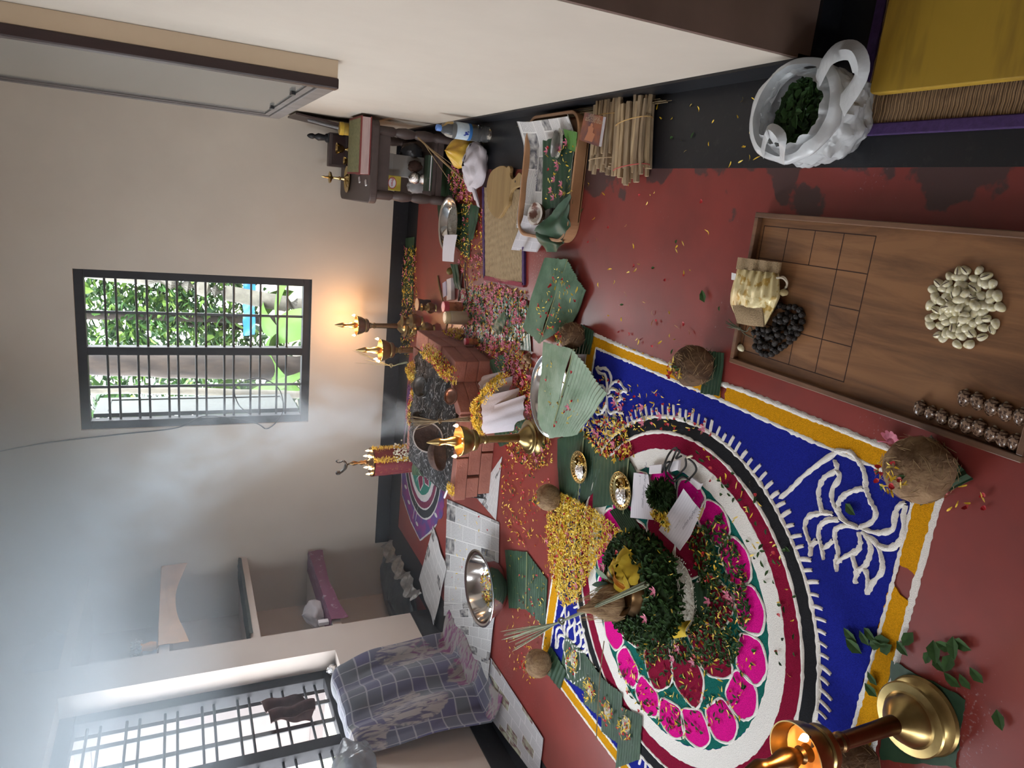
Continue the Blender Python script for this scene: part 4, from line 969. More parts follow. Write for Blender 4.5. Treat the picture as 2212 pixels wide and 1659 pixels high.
# folded white cloth with marigold heap leaning on the hearth front
m_cloth = mat('white_cotton', (0.55, 0.51, 0.55), rough=0.85, var=0.1, scale=6, bump=0.2, bscale=200)
base = P(1060, 810, 0.0)
cl = thing('pleated_cloth', 'pleated white cotton cloth fanned against the hearth bricks', 'cloth', (base.x, base.y, 0))
folds = [[(1048, 812, .14), (1095, 800, .03), (1075, 845, .06), (1040, 840, .17)], [(1050, 830, .15), (1112, 812, .01), (1100, 870, .03), (1046, 862, .16)], [(1052, 855, .17), (1125, 838, .008), (1118, 880, .02), (1046, 900, .17)], [(1056, 880, .15), (1138, 852, .006), (1135, 905, .012), (1046, 935, .15)], [(1060, 905, .12), (1140, 880, .006), (1110, 930, .01), (1050, 937, .12)]]
for i, f in enumerate(folds):
    A, B_, D_, E_ = [P(*q) for q in f]
    def fn(u, v, A=A, B_=B_, D_=D_, E_=E_, i=i):
        p = A.lerp(B_, u).lerp(E_.lerp(D_, u), v); p.z += 0.016*sin(pi*v)*(0.4+0.6*(1-u))+0.004*sin(v*14+i)+0.006; p.z = max(p.z, 0.004+0.002*i); return p
    b = MB(); b.sheet(fn, 14, 12, thick=0.002); b.build('fold', m_cloth, cl)
heap_on('marigold_heap', 'long heap of marigold flowers lying on the pleated white cloth', [P(1095, 812, .09), P(1062, 838, .17), P(1030, 880, .20), P(1035, 915, .17), P(1045, 930, .13)], 1300, (8, 4, 0.5, 0, 0.5, 0), 0.034, 1.0)
heap_on('marigold_heap', 'marigold and pink flower heap on the right hearth bricks', [P(925, 760, .23), P(950, 775, .22), P(965, 800, .215), P(985, 812, .20)], 1200, (7, 4, 2.2, 0.12, 0.3, 0), 0.050, 1.05)
heap_on('marigold_heap', 'marigold heap on the floor right of the hearth', [P(945, 735, .05), P(965, 728, .03), P(985, 722, .02), P(1005, 728, .01)], 900, (8, 4, 0.6, 0.1, 0.3, 0), 0.045, 1.05)
heap_on('marigold_heap', 'marigold heap behind the iron ladle bowl', [P(893, 795, .23), P(900, 815, .23)], 420, (8, 4, 0.2, 0, 0.1, 0), 0.05, 1.05)
heap_on('flower_garland', 'pink and yellow flower garland along the back hearth edge', [P(902, 838, .23), P(898, 860, .23), P(893, 880, .23), P(890, 900, .23), P(893, 915, .22)], 800, (6, 3, 2.5, 0.15, 0.2, 0), 0.035, 1.05)
heap_on('marigold_heap', 'small yellow marigold tuft at the left end of the hearth', [P(975, 1052, .225), P(980, 1062, .215)], 160, (8, 3, 0, 0, 0, 0), 0.026, 1.1)
b = MB(); b.tube([P(960, 1075, .215), P(972, 1045, .222)], 0.006, 8); o = b.build('incense_stub', m_paper); tag(o, 'white stick stub lying at the left end of the hearth', 'stick')

# ------------------------------------------------------------------ newspapers on the floor at left
np1, np2, np3, np4 = newsprint('newsprint_a', seed=0.3), newsprint('newsprint_b', seed=4.2, cols=5, rows=6), newsprint('newsprint_c', (0.56, 0.54, 0.55), seed=7.9, cols=5, rows=5, colour=0.4), newsprint('newsprint_d', (0.52, 0.50, 0.52), seed=2.2, cols=3, rows=4, colour=0.5)
def paper_thing(label, cs, m_, wav=0.004, lift=0.002, name='newspaper', curl=0.0, thick=0.0008):
    c = P(*(cs[0][:2])); o = uv_sheet(name, quad_fn(cs, wav, rng.uniform(0, 40), lift, curl), 26, 20, m_, None, thick); return tag(o, label, 'newspaper')
paper_thing('newspaper sheet lying nearest the painted rangoli and alcove', [(938, 1135), (968, 1225), (942, 1352), (908, 1252)], np1, 0.012, 0.004)
paper_thing('large newspaper spread under the steel bowl', [(967, 1078), (1080, 1128), (1077, 1330), (960, 1330)], np1, 0.003, 0.002)
paper_thing('crumpled newspaper sheet between the steel bowl and the blanket', [(962, 1310), (1076, 1290), (1060, 1440), (978, 1395)], np2, 0.006, 0.008)
paper_thing('narrow newspaper flap ending beside the hanging blanket', [(978, 1393), (1063, 1425), (1055, 1512), (1035, 1478)], np2, 0.005, 0.012)
paper_thing('coloured newspaper page at the lower left by the skirting', [(1062, 1420), (1177, 1594), (1166, 1690), (1048, 1532)], np3, 0.006, 0.003)
paper_thing('ash dusted newspaper poking out from under the hearth bricks', [(1028, 1072), (1086, 985), (1080, 1045), (1073, 1124)], np1, 0.001, 0.001)

# ------------------------------------------------------------------ steel bowl of petals
BC = Vector((-1.945, 2.985, 0.006)); e = thing('steel_bowl', 'wide shining steel bowl standing on newspaper, with petals inside', 'bowl', BC)
b = MB(); b.lathe([(0.0, 0.0), (0.10, 0.0), (0.12, 0.006), (0.155, 0.05), (0.172, 0.105), (0.196, 0.112), (0.199, 0.118), (0.194, 0.121), (0.172, 0.114), (0.150, 0.052), (0.115, 0.010), (0.0, 0.006)], BC, 48); b.build('bowl_body', m_steel, e, angle=50)
scatter('petals_in_bowl', 'yellow and red petals lying in the steel bowl', [(1040, 1228), (1058, 1228), (1066, 1262), (1064, 1310), (1050, 1322), (1044, 1275)], 260, (8, 4, 1.4, 0, 0, 0), z=0.034, heap=0.022)
# ------------------------------------------------------------------ kalasam pot with leaf garland in the rangoli centre
KP = Vector((-1.21, 1.715, 0.006)); m_ycl = mat('yellow_cotton', (0.60, 0.42, 0.025), rough=0.75, var=0.2, scale=9); m_ocl = mat('orange_border_cloth', (0.55, 0.22, 0.02), rough=0.7)
m_rice = mat('white_rice', (0.70, 0.68, 0.60), rough=0.7)
def grains(name, label, c, rx, ry, h, n, m_=None, rz=0.0, L_=0.0035):
    b = MB()
    for k in range(n):
        a = rng.uniform(0, 6.28); r = rng.random()**0.5; x = r*cos(a)*rx; y = r*sin(a)*ry; X = c[0]+x*cos(rz)-y*sin(rz); Y = c[1]+x*sin(rz)+y*cos(rz); z = c[2]+h*(1-r*r)*rng.uniform(0.85, 1.05)+0.001
        t_ = rng.uniform(0, 6.28); d = Vector((cos(t_), sin(t_), rng.uniform(-0.5, 0.5)))*L_; b.tube([Vector((X, Y, z))-d, Vector((X, Y, z)), Vector((X, Y, z))+d], [0.0004, 0.0012, 0.0004], 4, cap=False)
    # packed middle of the heap
    b.lathe([(rx*0.93, 0.0), (rx*0.7, h*0.45), (rx*0.35, h*0.82), (0.0, h*0.92)], c, 18, squash=(1, ry/rx))
    o = b.build(name, m_ or m_rice, None); return tag(o, label, 'rice', kind='stuff')
lf = leaf('green leaf tip under the pot, showing at its near left side', [[(1455, 1395, .006), (1525, 1345, .008), (1540, 1255, .008), (1440, 1260, .006)]], ridges=8, wav=0.004)
grains('rice_heap', 'heap of white rice around the foot of the garlanded pot', (KP.x-0.02, KP.y-0.055, 0.008), 0.15, 0.12, 0.03, 1500)
pot = thing('kalasam_pot', 'ritual pot under a thick green leaf garland with coconut and yellow cloth', 'pot', KP)
b = MB(); b.lathe([(0.05, 0.03), (0.07, 0.04), (0.098, 0.075), (0.105, 0.11), (0.092, 0.145), (0.066, 0.165), (0.060, 0.175), (0.075, 0.190), (0.08, 0.192), (0.07, 0.188), (0.055, 0.172), (0.0, 0.168)], KP, 36); b.build('pot_body', m_brass_d, pot)
gar = MB()
def torus_pt(th, ph, R_, r_, zc, dx=0.0, dy=0.0): return Vector((KP.x+dx+(R_+r_*cos(ph))*cos(th), KP.y+dy+(R_+r_*cos(ph))*sin(th), KP.z+zc+r_*sin(ph)))
core = MB(); core.tube([torus_pt(2*pi*i/40, 0, 0.130, 0, 0.10) for i in range(40)], 0.046, 10, closed=True); core.build('garland_core', m_pgd, pot)
for k in range(2600):
    th = rng.uniform(0, 6.28); ph = rng.uniform(-0.9, 3.4); p = torus_pt(th, ph, 0.130, 0.052+rng.uniform(-0.004, 0.014), 0.10)
    if rng.random() < 0.965: leaf_blade(gar, p, rng.uniform(0.016, 0.032), rng.uniform(0.009, 0.015), rng.uniform(0, 6.28), rng.uniform(-0.7, 0.8), 4 if rng.random() < 0.55 else 5)
    else: one_petal(gar, p+Vector((0, 0, 0.008)), (4, 4, 0.5, 0.6, 0, 0), 1.1)
tag(gar.build('leaf_garland', PET, pot, smooth=False), kind='stuff')
def ycl(u, v):
    a = 2*pi*u; r = 0.012+0.072*v+0.010*sin(a*5)*v; return (KP.x+0.055+r*cos(a), KP.y+0.015+r*sin(a)*0.9, KP.z+0.20-0.055*v*v+0.016*sin(a*4+1)*v+0.012*nz(u*7, v*5))
b = MB(); b.sheet(ycl, 48, 12, thick=0.0015); b.build('yellow_cloth', m_ycl, pot)
b = MB(); b.sheet(lambda u, v: (KP.x+0.03+0.022*u+0.012*v, KP.y-0.045+0.10*v, KP.z+0.203+0.010*sin(v*5)+0.004*sin(u*9)), 6, 14, thick=0.0015); b.build('cloth_border', m_ocl, pot)
# tufted coconut tipped on the pot mouth
cc = Vector((KP.x-0.062, KP.y+0.03, KP.z+0.185)); b = MB(); ax = Vector((-0.25, 0.25, 0.94)).normalized(); s_ = ax.cross(Vector((0, 1, 0))).normalized(); u_ = ax.cross(s_); vs = []; fs = []; prof = [(-0.058, 0.0), (-0.052, 0.03), (-0.03, 0.053), (0.0, 0.06), (0.03, 0.052), (0.055, 0.036), (0.08, 0.02), (0.105, 0.009), (0.125, 0.004)]; n = 24
for t_, r in prof:
    for j in range(n): a = 2*pi*j/n; k = 1+0.05*nz(cos(a)*3, sin(a)*3, t_*20); vs.append(cc+ax*t_+(s_*cos(a)+u_*sin(a))*r*k)
for i in range(len(prof)-1):
    for j in range(n): fs.append((i*n+j, i*n+(j+1) % n, (i+1)*n+(j+1) % n, (i+1)*n+j))
b.add(vs, fs); b.build('tufted_coconut', m_coco2, pot)
q = MB()
for k in range(150):
    a = rng.uniform(0, 6.28); t0_ = rng.uniform(-0.03, 0.07); r0 = 0.06*(1-max(0, t0_)/0.13)**0.8+0.001; p0 = cc+ax*t0_+(s_*cos(a)+u_*sin(a))*r0; p2 = cc+ax*(t0_+rng.uniform(0.03, 0.07))+(s_*cos(a+0.2)+u_*sin(a+0.2))*r0*rng.uniform(0.6, 1.0); q.tube([p0, (p0+p2)/2+(s_*cos(a)+u_*sin(a))*0.005, p2], [0.0006, 0.0007, 0.0003], 3, cap=False)
tag(q.build('coconut_fibres', m_fib, pot), kind='stuff')
for k in range(7):
    a = rng.uniform(0, 6.28); p = KP+Vector((0.01+0.03*cos(a), 0.05+0.02*sin(a), 0.19)); b = MB()
    d = Vector((cos(a), sin(a)*0.6+0.5, rng.uniform(0.2, 0.6))).normalized(); b.sheet(lambda u, v, p=p, d=d: p+d*(0.085*u)+Vector((-d.y, d.x, 0))*((v-0.5)*0.022*sin(pi*min(1, u*0.9+0.1)))+Vector((0, 0, -0.02*u*u)), 8, 3, thick=0.0008); b.build('mango_leaf', m_leaf if k % 3 else m_leafp, pot)
grass_bundle('long knotted grass bundle laid across the garlanded pot', P(1395, 1262, .245), P(1213, 1342, .27), [P(1085, 1372, .33), P(1105, 1382, .31), P(1110, 1400, .29), P(1120, 1365, .34)], 22, m_grassg, 0.0021, 0.016)
def yfold(u, v):
    p = P(1418+62*v, 1352+34*u-10*v, 0.05); p.z = 0.035+0.03*sin(pi*u)*(1-0.5*v)+0.008*sin(v*11+u*3); return p
b = MB(); b.sheet(yfold, 14, 16, thick=0.002); o = b.build('folded_cloth', m_ycl); tag(o, 'folded bright yellow cloth beside the rice at the pot foot', 'cloth')

# ------------------------------------------------------------------ leaf squares with gilt plates
leaf('round cut leaf under the far gilt plate', [[(1205, 948, .005), (1262, 932, .006), (1256, 1010, .006), (1205, 1010, .005)], [(1262, 932, .006), (1308, 985, .005), (1300, 1012, .006), (1256, 1010, .006)], [(1205, 1010, .006), (1256, 1010, .006), (1246, 1082, .006), (1210, 1062, .005)], [(1256, 1010, .006), (1300, 1012, .006), (1284, 1062, .005), (1252, 1095, .006)]], [[(1262, 932, .007), (1256, 1010, .007), (1248, 1080, .007)]], ridges=8, wav=0.002, edge=0.003)
leaf('ribbed leaf square under the near gilt plate', [[(1283, 986, .006), (1358, 990, .008), (1350, 1085, .008), (1281, 1098, .006)], [(1358, 990, .008), (1396, 1055, .008), (1386, 1110, .008), (1350, 1085, .008)], [(1318, 1105, .008), (1350, 1085, .008), (1388, 1148, .008), (1352, 1158, .008)]], [[(1358, 990, .010), (1352, 1060, .010), (1346, 1110, .010)]], ridges=9, wav=0.002, edge=0.003)
def gilt_plate(label, px, r):
    c = P(*px, 0.014); c.z = 0.0145; e = thing('gilt_plate', label, 'plate', c)
    b = MB(); n = 24; vs = []
    b.lathe([(0.0, 0.002), (r*0.6, 0.0), (r*0.78, 0.003), (r*0.97, 0.010), (r, 0.012), (r*0.96, 0.0125), (r*0.78, 0.006), (r*0.6, 0.003), (0.0, 0.005)], c, 44); b.build('plate_body', m_gold, e, angle=50)
    b = MB()
    for k in range(28): a = 2*pi*k/28; b.ball((c.x+r*0.86*cos(a), c.y+r*0.86*sin(a), c.z+0.0085), r*0.07, 6, 4)
    b.build('beaded_edge', m_gold, e)
    def foil(u, v): a = 2*pi*u; q = r*0.5*v; return (c.x-0.22*r+q*cos(a)*1.1, c.y+q*sin(a)*0.9, c.z+0.006+0.016*(1-v)+0.006*nz(u*14, v*9, r*50))
    b = MB(); b.sheet(foil, 40, 12); o = b.build('silver_foil_heap', m_foil, e)
    b = MB(); b.lathe([(0.0, 0.004), (r*0.26, 0.005), (r*0.30, 0.012), (r*0.27, 0.024), (r*0.24, 0.026), (r*0.22, 0.016), (r*0.10, 0.014), (r*0.09, 0.03), (0.0, 0.036)], c+Vector((r*0.42, 0.0, 0)), 20, squash=(1, 1)); b.build('gilt_cup', m_gold, e)
gilt_plate('round gilt plate with foil on the far leaf', (1255, 1009), 0.068)
gilt_plate('round gilt plate with foil on the near ribbed leaf', (1345, 1060), 0.072)

# ------------------------------------------------------------------ written slips, cords and the leaf bunch
def slip(label, cs, lift=0.012, wav=0.004):
    A = P(*cs[0][:2], lift); o = uv_sheet('paper_slip', quad_fn([(x, y, 0.0) for x, y in cs], wav, rng.uniform(0, 9), lift), 10, 10, m_ruled, None, 0.0006); return tag(o, label, 'paper')
m_ruled = bpy.data.materials.new('ruled_paper'); m_ruled.use_nodes = True
N = m_ruled.node_tree.nodes; Lk = m_ruled.node_tree.links; tcn = N.new('ShaderNodeTexCoord'); wv = N.new('ShaderNodeTexWave'); wv.bands_direction = 'X'; wv.inputs['Scale'].default_value = 3.6; Lk.new(tcn.outputs['UV'], wv.inputs['Vector']); rpn = N.new('ShaderNodeValToRGB'); rpn.color_ramp.elements[0].position = 0.04; rpn.color_ramp.elements[1].position = 0.09; rpn.color_ramp.elements[0].color = (0.52, 0.50, 0.56, 1); rpn.color_ramp.elements[1].color = (0.62, 0.60, 0.65, 1); Lk.new(wv.outputs['Fac'], rpn.inputs['Fac']); Lk.new(rpn.outputs['Color'], N['Principled BSDF'].inputs['Base Color']); N['Principled BSDF'].inputs['Roughness'].default_value = 0.8
s1 = slip('ruled diary page marked 5 with one handwritten line beside the gilt plate', [(1379, 1020), (1410, 1024), (1422, 1122), (1371, 1117)], 0.019, 0.001)
s2 = slip('ruled diary page marked 4 with a handwritten line and a gilt bar', [(1500, 1053), (1541, 1106), (1494, 1186), (1444, 1142)], 0.040, 0.006)
def along(a, b_): return (P(*b_, 0.0)-P(*a, 0.0))
text_on('നടരി പ്രശ്ന - കൂടിവാഴ്ച', 0.0135, P(1389, 1098, 0.0225), along((1389, 1098), (1394, 1040)), along((1395, 1060), (1378, 1060)), m_ink, s1, shear=0.2)
text_on('5', 0.013, P(1384, 1031, 0.0225), along((1389, 1098), (1394, 1040)), along((1395, 1060), (1378, 1060)), m_ink, s1)
text_on('September', 0.0055, P(1383, 1047, 0.0225), along((1389, 1098), (1394, 1040)), along((1395, 1060), (1378, 1060)), m_print, s1)
dxa, dya = along((1477, 1144), (1511, 1094)), along((1490, 1130), (1475, 1117))
text_on('നന്ദന കൃഷ്ണൻ - ശുഭം', 0.0135, P(1476, 1145, 0.0475), dxa, dya, m_ink, s2, shear=0.2)
text_on('September 2022', 0.0062, P(1459, 1142, 0.0475), along((1459, 1142), (1472, 1122)), along((1470, 1140), (1458, 1130)), m_print, s2)
text_on('4', 0.013, P(1507, 1067, 0.0475), dxa, dya, m_ink, s2); text_on('Sunday', 0.006, P(1496, 1082, 0.0475), dxa, dya, m_print, s2)
b = MB(); a0, a1 = P(1510, 1122, 0.055), P(1519, 1097, 0.055); b.tube([a0, a0.lerp(a1, 0.5), a1], 0.0042, 4); o = b.build('gilt_bar', m_gold, None, smooth=False); tag(o, 'small gilt bar with prongs lying on the page marked 4', 'ornament')
for t_ in (0.15, 0.4, 0.65, 0.9): q = MB(); c0 = a0.lerp(a1, t_); q.tube([c0, c0+Vector((-0.004, 0.010, 0.001))], 0.0015, 6); q.build('prong', m_gold, o)
for lab, cs, z in (('folded paper slip under the black cords nearest the gilt plate', [(1406, 1005), (1436, 1002), (1434, 1022), (1405, 1024)], 0.012), ('folded paper packet tied in the black cords', [(1444, 1000), (1472, 992), (1470, 1014), (1448, 1020)], 0.034), ('folded paper slip between the leaf bunch and the white ring', [(1494, 1028), (1520, 1044), (1513, 1058), (1488, 1036)], 0.012)):
    A, B_, D_, E_ = [P(x, y, z) for x, y in cs]; b = MB(); h = Vector((0, 0, 0.012)); b.add([A, B_, D_, E_, A+h*0.6, B_+h, D_+h, E_+h*0.6], [(3, 2, 1, 0), (4, 5, 6, 7), (0, 1, 5, 4), (1, 2, 6, 5), (2, 3, 7, 6), (3, 0, 4, 7)]); o = b.build('folded_slip', m_paper, None, smooth=False, bevel=0.002); tag(o, lab, 'paper')
m_bcord = mat('black_cord', (0.006, 0.006, 0.007), rough=0.6)
e = thing('black_cord', 'tangle of black cords looped beside the leaf bunch', 'cord', P(1465, 1010, 0.0))
for lp in ([(1430, 1020, .02), (1440, 990, .05), (1452, 972, .04), (1462, 968, .06), (1456, 985, .045), (1450, 1000, .06), (1445, 1018, .05), (1460, 1030, .02)], [(1455, 1035, .02), (1480, 1010, .04), (1482, 990, .05), (1498, 1000, .04), (1504, 1015, .02), (1494, 1030, .02), (1480, 1042, .02)], [(1440, 1030, .03), (1436, 1005, .055), (1448, 998, .05), (1438, 1020, .04), (1455, 1040, .03), (1475, 1030, .035), (1490, 1038, .02)], [(1460, 970, .06), (1468, 975, .05), (1460, 990, .05), (1472, 985, .045)]):
    b = MB(); b.tube(catmull([P(*q) for q in lp], 8), 0.0034, 6); b.build('cord_loop', m_bcord, e)
for k in range(4):
    b = MB(); p = P(1485+k*3, 988-k, 0.05); b.ball(p, 0.0045, 8, 5); b.build('white_bead', m_cow, e)
bc = P(1440, 1068, 0.02)
lb = MB(); lb.ball((bc.x, bc.y, 0.030), 0.044, 14, 10, mi=5, jit=0.08, sq=(1.05, 1, 1))
for k in range(900):
    a = rng.uniform(0, 6.28); ph = rng.uniform(-0.1, 1.57); r = 0.052*rng.uniform(0.6, 1.1); p = Vector((bc.x+1.05*r*cos(a)*cos(ph), bc.y+r*sin(a)*cos(ph), 0.028+r*1.05*max(0, sin(ph))))
    d = rng.uniform(-0.5, 0.5); leaf_blade(lb, p, rng.uniform(0.018, 0.030), rng.uniform(0.005, 0.009), a+d, ph*0.6, 4 if rng.random() < 0.6 else 5)
tag(lb.build('tulsi_bunch', PET, None, smooth=False), 'dense bunch of small green tulsi leaves between the diary pages', 'leaves', kind='stuff')
heap_on('marigold_heap', 'small marigold heap below the green leaf bunch', [P(1425, 1108, .015), P(1445, 1118, .02), P(1455, 1135, .02)], 330, (8, 3, 0.2, 0, 0.3, 0), 0.032, 1.05)

# ------------------------------------------------------------------ loose leaves and steel plates
leaf('dark leaf rectangle lying alone on the red floor near the steel bowl', [[(1091, 1187, .004), (1138, 1192, .004), (1136, 1316, .004), (1100, 1313, .004)], [(1138, 1192, .004), (1183, 1252, .004), (1178, 1356, .004), (1136, 1316, .004)]], [[(1138, 1192, .004), (1137, 1255, .004), (1136, 1316, .004)]], ridges=10, wav=0.002, edge=0.003)
leaf('long leaf strip bearing rice and petals along the rangoli edge', [[(1222, 1372, .004), (1262, 1410, .004), (1272, 1500, .006), (1210, 1456, .004)], [(1262, 1410, .007), (1306, 1468, .007), (1310, 1560, .006), (1262, 1520, .006)], [(1300, 1462, .008), (1345, 1500, .008), (1340, 1610, .007), (1300, 1580, .007)], [(1342, 1525, .008), (1388, 1546, .008), (1382, 1640, .006), (1330, 1659, .006)]], ridges=9, wav=0.002, edge=0.004)
for (x, y), nm in (((1238, 1425), 'first'), ((1275, 1490), 'second'), ((1312, 1535), 'third'), ((1352, 1565), 'last')):
    p = P(x, y, 0.012); grains('rice_dab', 'dab of white rice, %s from the coconut on the long leaf strip' % nm, (p.x, p.y, 0.011), 0.034, 0.022, 0.010, 160, rz=0.6)
    scatter('petals_on_rice', 'petals round the %s rice dab on the long leaf strip' % nm, [(p.x+0.06*cos(t_), p.y+0.05*sin(t_)) for t_ in [i*pi/5 for i in range(10)]], 60, (8, 4, 2, 0, 0.3, 0), z=0.018, pixel=False)
b = MB(); b.tube(catmull([P(1305, 1385, .03), P(1297, 1450, .03), P(1292, 1520, .028), P(1288, 1598, .02)], 5), 0.0022, 5); o = b.build('dry_stalk', m_grass); tag(o, 'thin dry stalk lying across the long leaf strip', 'stalk')
pc = Vector((-0.79, 2.60, 0.003)); e = thing('steel_plate', 'large steel plate half covered by a folded pale leaf', 'plate', pc)
b = MB(); b.lathe([(0.0, 0.0), (0.145, 0.0), (0.162, 0.030), (0.174, 0.042), (0.186, 0.044), (0.187, 0.048), (0.173, 0.047), (0.158, 0.033), (0.142, 0.004), (0.0, 0.004)], pc, 56); b.build('plate_body', m_steel, e, angle=50)
leaf('big folded pale green leaf draped over the steel plate', [[(1178, 738, .085), (1240, 754, .095), (1188, 946, .075), (1162, 905, .070)], [(1240, 754, .095), (1318, 852, .040), (1248, 940, .060), (1188, 946, .078)]], [[(1240, 754, .094), (1214, 850, .092), (1188, 946, .074)]], m_=m_leafp, ridges=13, wav=0.014, amp=0.0035)
leaf('long ribbed banana leaf strewn with petals right of the hearth', [[(1180, 556, .02), (1226, 560, .03), (1166, 742, .03), (1132, 706, .02)], [(1226, 560, .03), (1268, 628, .012), (1238, 700, .014), (1166, 742, .03)]], [[(1226, 560, .03), (1196, 650, .03), (1166, 742, .03)]], m_=mat('mid_green_leaf', (0.125, 0.205, 0.130), rough=0.5, spec=0.3, col2=(0.07, 0.13, 0.075), scale=10, bump=0.2, bscale=40), ridges=15, wav=0.012, amp=0.0035)
leaf('wet grey green leaf spread under the pink flowers', [[(1068, 640, .004), (1140, 650, .005), (1148, 760, .005), (1062, 745, .004)]], m_=m_leafw, ridges=14, wav=0.004)
leaf('wet grey leaf strip between the jars and the mat', [[(995, 622, .004), (1040, 625, .004), (1062, 745, .004), (1005, 730, .004)]], m_=m_leafw, ridges=10, wav=0.003)
leaf('curled dark leaf cup among the pink flowers', [[(1062, 705, .01), (1090, 672, .05), (1098, 690, .02), (1078, 728, .04)]], ridges=4, wav=0.01)
leaf('dark leaf under the right corner of the hearth', [[(1055, 780, .005), (1088, 765, .02), (1105, 800, .008), (1070, 815, .004)]], ridges=6, wav=0.008)
leaf('green leaf under the lamp in front of the hearth', [[(1065, 930, .008), (1135, 905, .008), (1150, 935, .006), (1082, 965, .006)]], ridges=8, wav=0.006)
m_nut = mat('areca_nut', (0.33, 0.20, 0.10), rough=0.6, var=0.4, scale=60)
for k, (x, y, z) in enumerate(((1126, 762, .014), (1133, 778, .014), (1142, 768, .014), (1140, 788, .014), (1128, 792, .014), (1136, 772, .036), (1143, 780, .035))):
    b = MB(); p = P(x, y, z); b.ball((0, 0, 0), 0.0145, 12, 8, jit=0.05, sq=(1, 1, 0.95)); o = b.build('areca_nut', m_nut); o.location = p; tag(o, 'brown areca nut in the little pile beside the steel plate', 'nut', 'areca nuts piled by the steel plate')
# ------------------------------------------------------------------ wall showcase on the right wall
m_dkwood = mat('dark_brown_varnish', (0.045, 0.025, 0.024), rough=0.4, var=0.35, scale=10, stretch=(1, 1, 0.2)); m_gframe = mat('weathered_grey_wood', (0.16, 0.14, 0.13), rough=0.6, var=0.3, scale=12, stretch=(1, 1, 0.15))
m_cabglass = mat('dusty_showcase_glass', (0.22, 0.215, 0.20), rough=0.12, spec=0.6, var=0.12, scale=3)
cx, cy0, cy1, cz0, cz1 = 0.338, 2.645, 4.26, 1.0, 2.75
cab = thing('wall_showcase', 'beige wall showcase with brown wooden frame and dusty glass front', 'cabinet', (XR, 3.4, cz0))
b = MB(); b.box((cx+0.02, cy0, cz0), (XR-0.001, cy1, cz1)); b.build('cabinet_body', m_wall2, cab, smooth=False)
for n_, a, c in (('front_frame', (cx-0.012, cy0-0.006, cz0-0.004), (cx+0.024, cy0+0.05, cz1)), ('front_frame', (cx-0.012, cy1-0.05, cz0), (cx+0.024, cy1, cz1)), ('front_frame', (cx-0.012, cy0+0.05, cz0), (cx+0.024, cy1-0.05, cz0+0.06))):
    b = MB(); b.box(a, c); b.build(n_, m_dkwood if c[1] < 3 else m_gframe, cab, smooth=False, bevel=0.005)
b = MB(); b.box((cx+0.002, cy0+0.05, cz0+0.06), (cx+0.014, cy1-0.05, cz1)); gl = b.build('glass_pane', m_cabglass, cab, smooth=False)
for a, c in (((cx-0.004, cy0+0.05, cz0+0.06), (cx+0.006, cy1-0.05, cz0+0.085)), ((cx-0.004, cy1-0.09, cz0+0.085), (cx+0.006, cy1-0.05, cz1))): b = MB(); b.box(a, c); b.build('glazing_bead', m_gframe, gl, smooth=False)
for y in (3.0, 3.7): b = MB(); b.box((cx-0.012, y, cz0+0.09), (cx+0.0, y+0.06, cz0+0.105)); b.build('catch', m_bar, gl, smooth=False)
b = MB(); b.tube(catmull([Vector((-1.9, YB-0.006, 2.9)), Vector((-1.79, YB-0.008, 2.4)), Vector((-1.74, YB-0.008, 1.9)), Vector((-1.71, YB-0.008, 1.55)), Vector((-1.63, YB-0.01, 1.36)), Vector((-1.69, YB-0.01, 1.05)), Vector((-1.74, YB-0.012, 0.95)), Vector((-1.62, YB-0.012, 0.85)), Vector((-1.44, YB-0.012, 0.88)), Vector((-1.36, YB-0.012, 1.02)), Vector((-1.42, YB-0.012, 1.17)), Vector((-1.55, YB-0.012, 1.15)), Vector((-1.62, YB-0.012, 1.08))], 8), 0.004, 6); o = b.build('loose_cable', m_bcord); tag(o, 'thin black cable looping down over the back window bars', 'cable')

# ------------------------------------------------------------------ small dark table in the right corner
m_tab = mat('dark_table_wood', (0.075, 0.052, 0.048), rough=0.5, var=0.3, scale=8, stretch=(1, 0.2, 1)); TZ = 0.50; TY0, TY1, TX0, TX1 = 4.20, 5.06, -0.075, 0.395
tb = thing('corner_table', 'small dark wooden table with turned legs in the right corner', 'table', ((TX0+TX1)/2, (TY0+TY1)/2, 0))
def rrect(x0, y0, x1, y1, r, n=6):
    out = []
    for (ccx, ccy, a0) in ((x1-r, y1-r, 0), (x0+r, y1-r, 90), (x0+r, y0+r, 180), (x1-r, y0+r, 270)): out += [(ccx+r*cos(radians(a0+90*i/n)), ccy+r*sin(radians(a0+90*i/n))) for i in range(n+1)]
    return out
b = MB(); b.prism(rrect(TX0, TY0, TX1, TY1, 0.05), TZ-0.045, TZ); b.build('table_top', m_tab, tb, smooth=False, bevel=0.008)
legp = [(0.028, 0.0), (0.028, 0.10), (0.022, 0.115), (0.026, 0.13), (0.032, 0.17), (0.026, 0.22), (0.020, 0.235), (0.026, 0.25), (0.032, 0.29), (0.026, 0.335), (0.020, 0.35), (0.028, 0.365), (0.028, TZ-0.044)]
for x in (TX0+0.055, TX1-0.055):
    for y in (TY0+0.06, TY1-0.06): b = MB(); b.lathe(legp, (x, y, 0), 18); b.build('leg', m_tab, tb)
b = MB(); b.box((TX0+0.06, TY0+0.065, 0.085), (TX1-0.06, TY1-0.065, 0.105)); b.build('lower_shelf', m_tab, tb, smooth=False)
for a, c in (((TX0+0.06, TY0+0.05, 0.38), (TX1-0.06, TY0+0.07, TZ-0.04)), ((TX0+0.045, TY0+0.07, 0.40), (TX0+0.065, TY1-0.07, TZ-0.04)), ((TX0+0.06, TY0+0.05, 0.05), (TX1-0.06, TY0+0.068, 0.085))): b = MB(); b.box(a, c); b.build('apron', m_tab, tb, smooth=False)
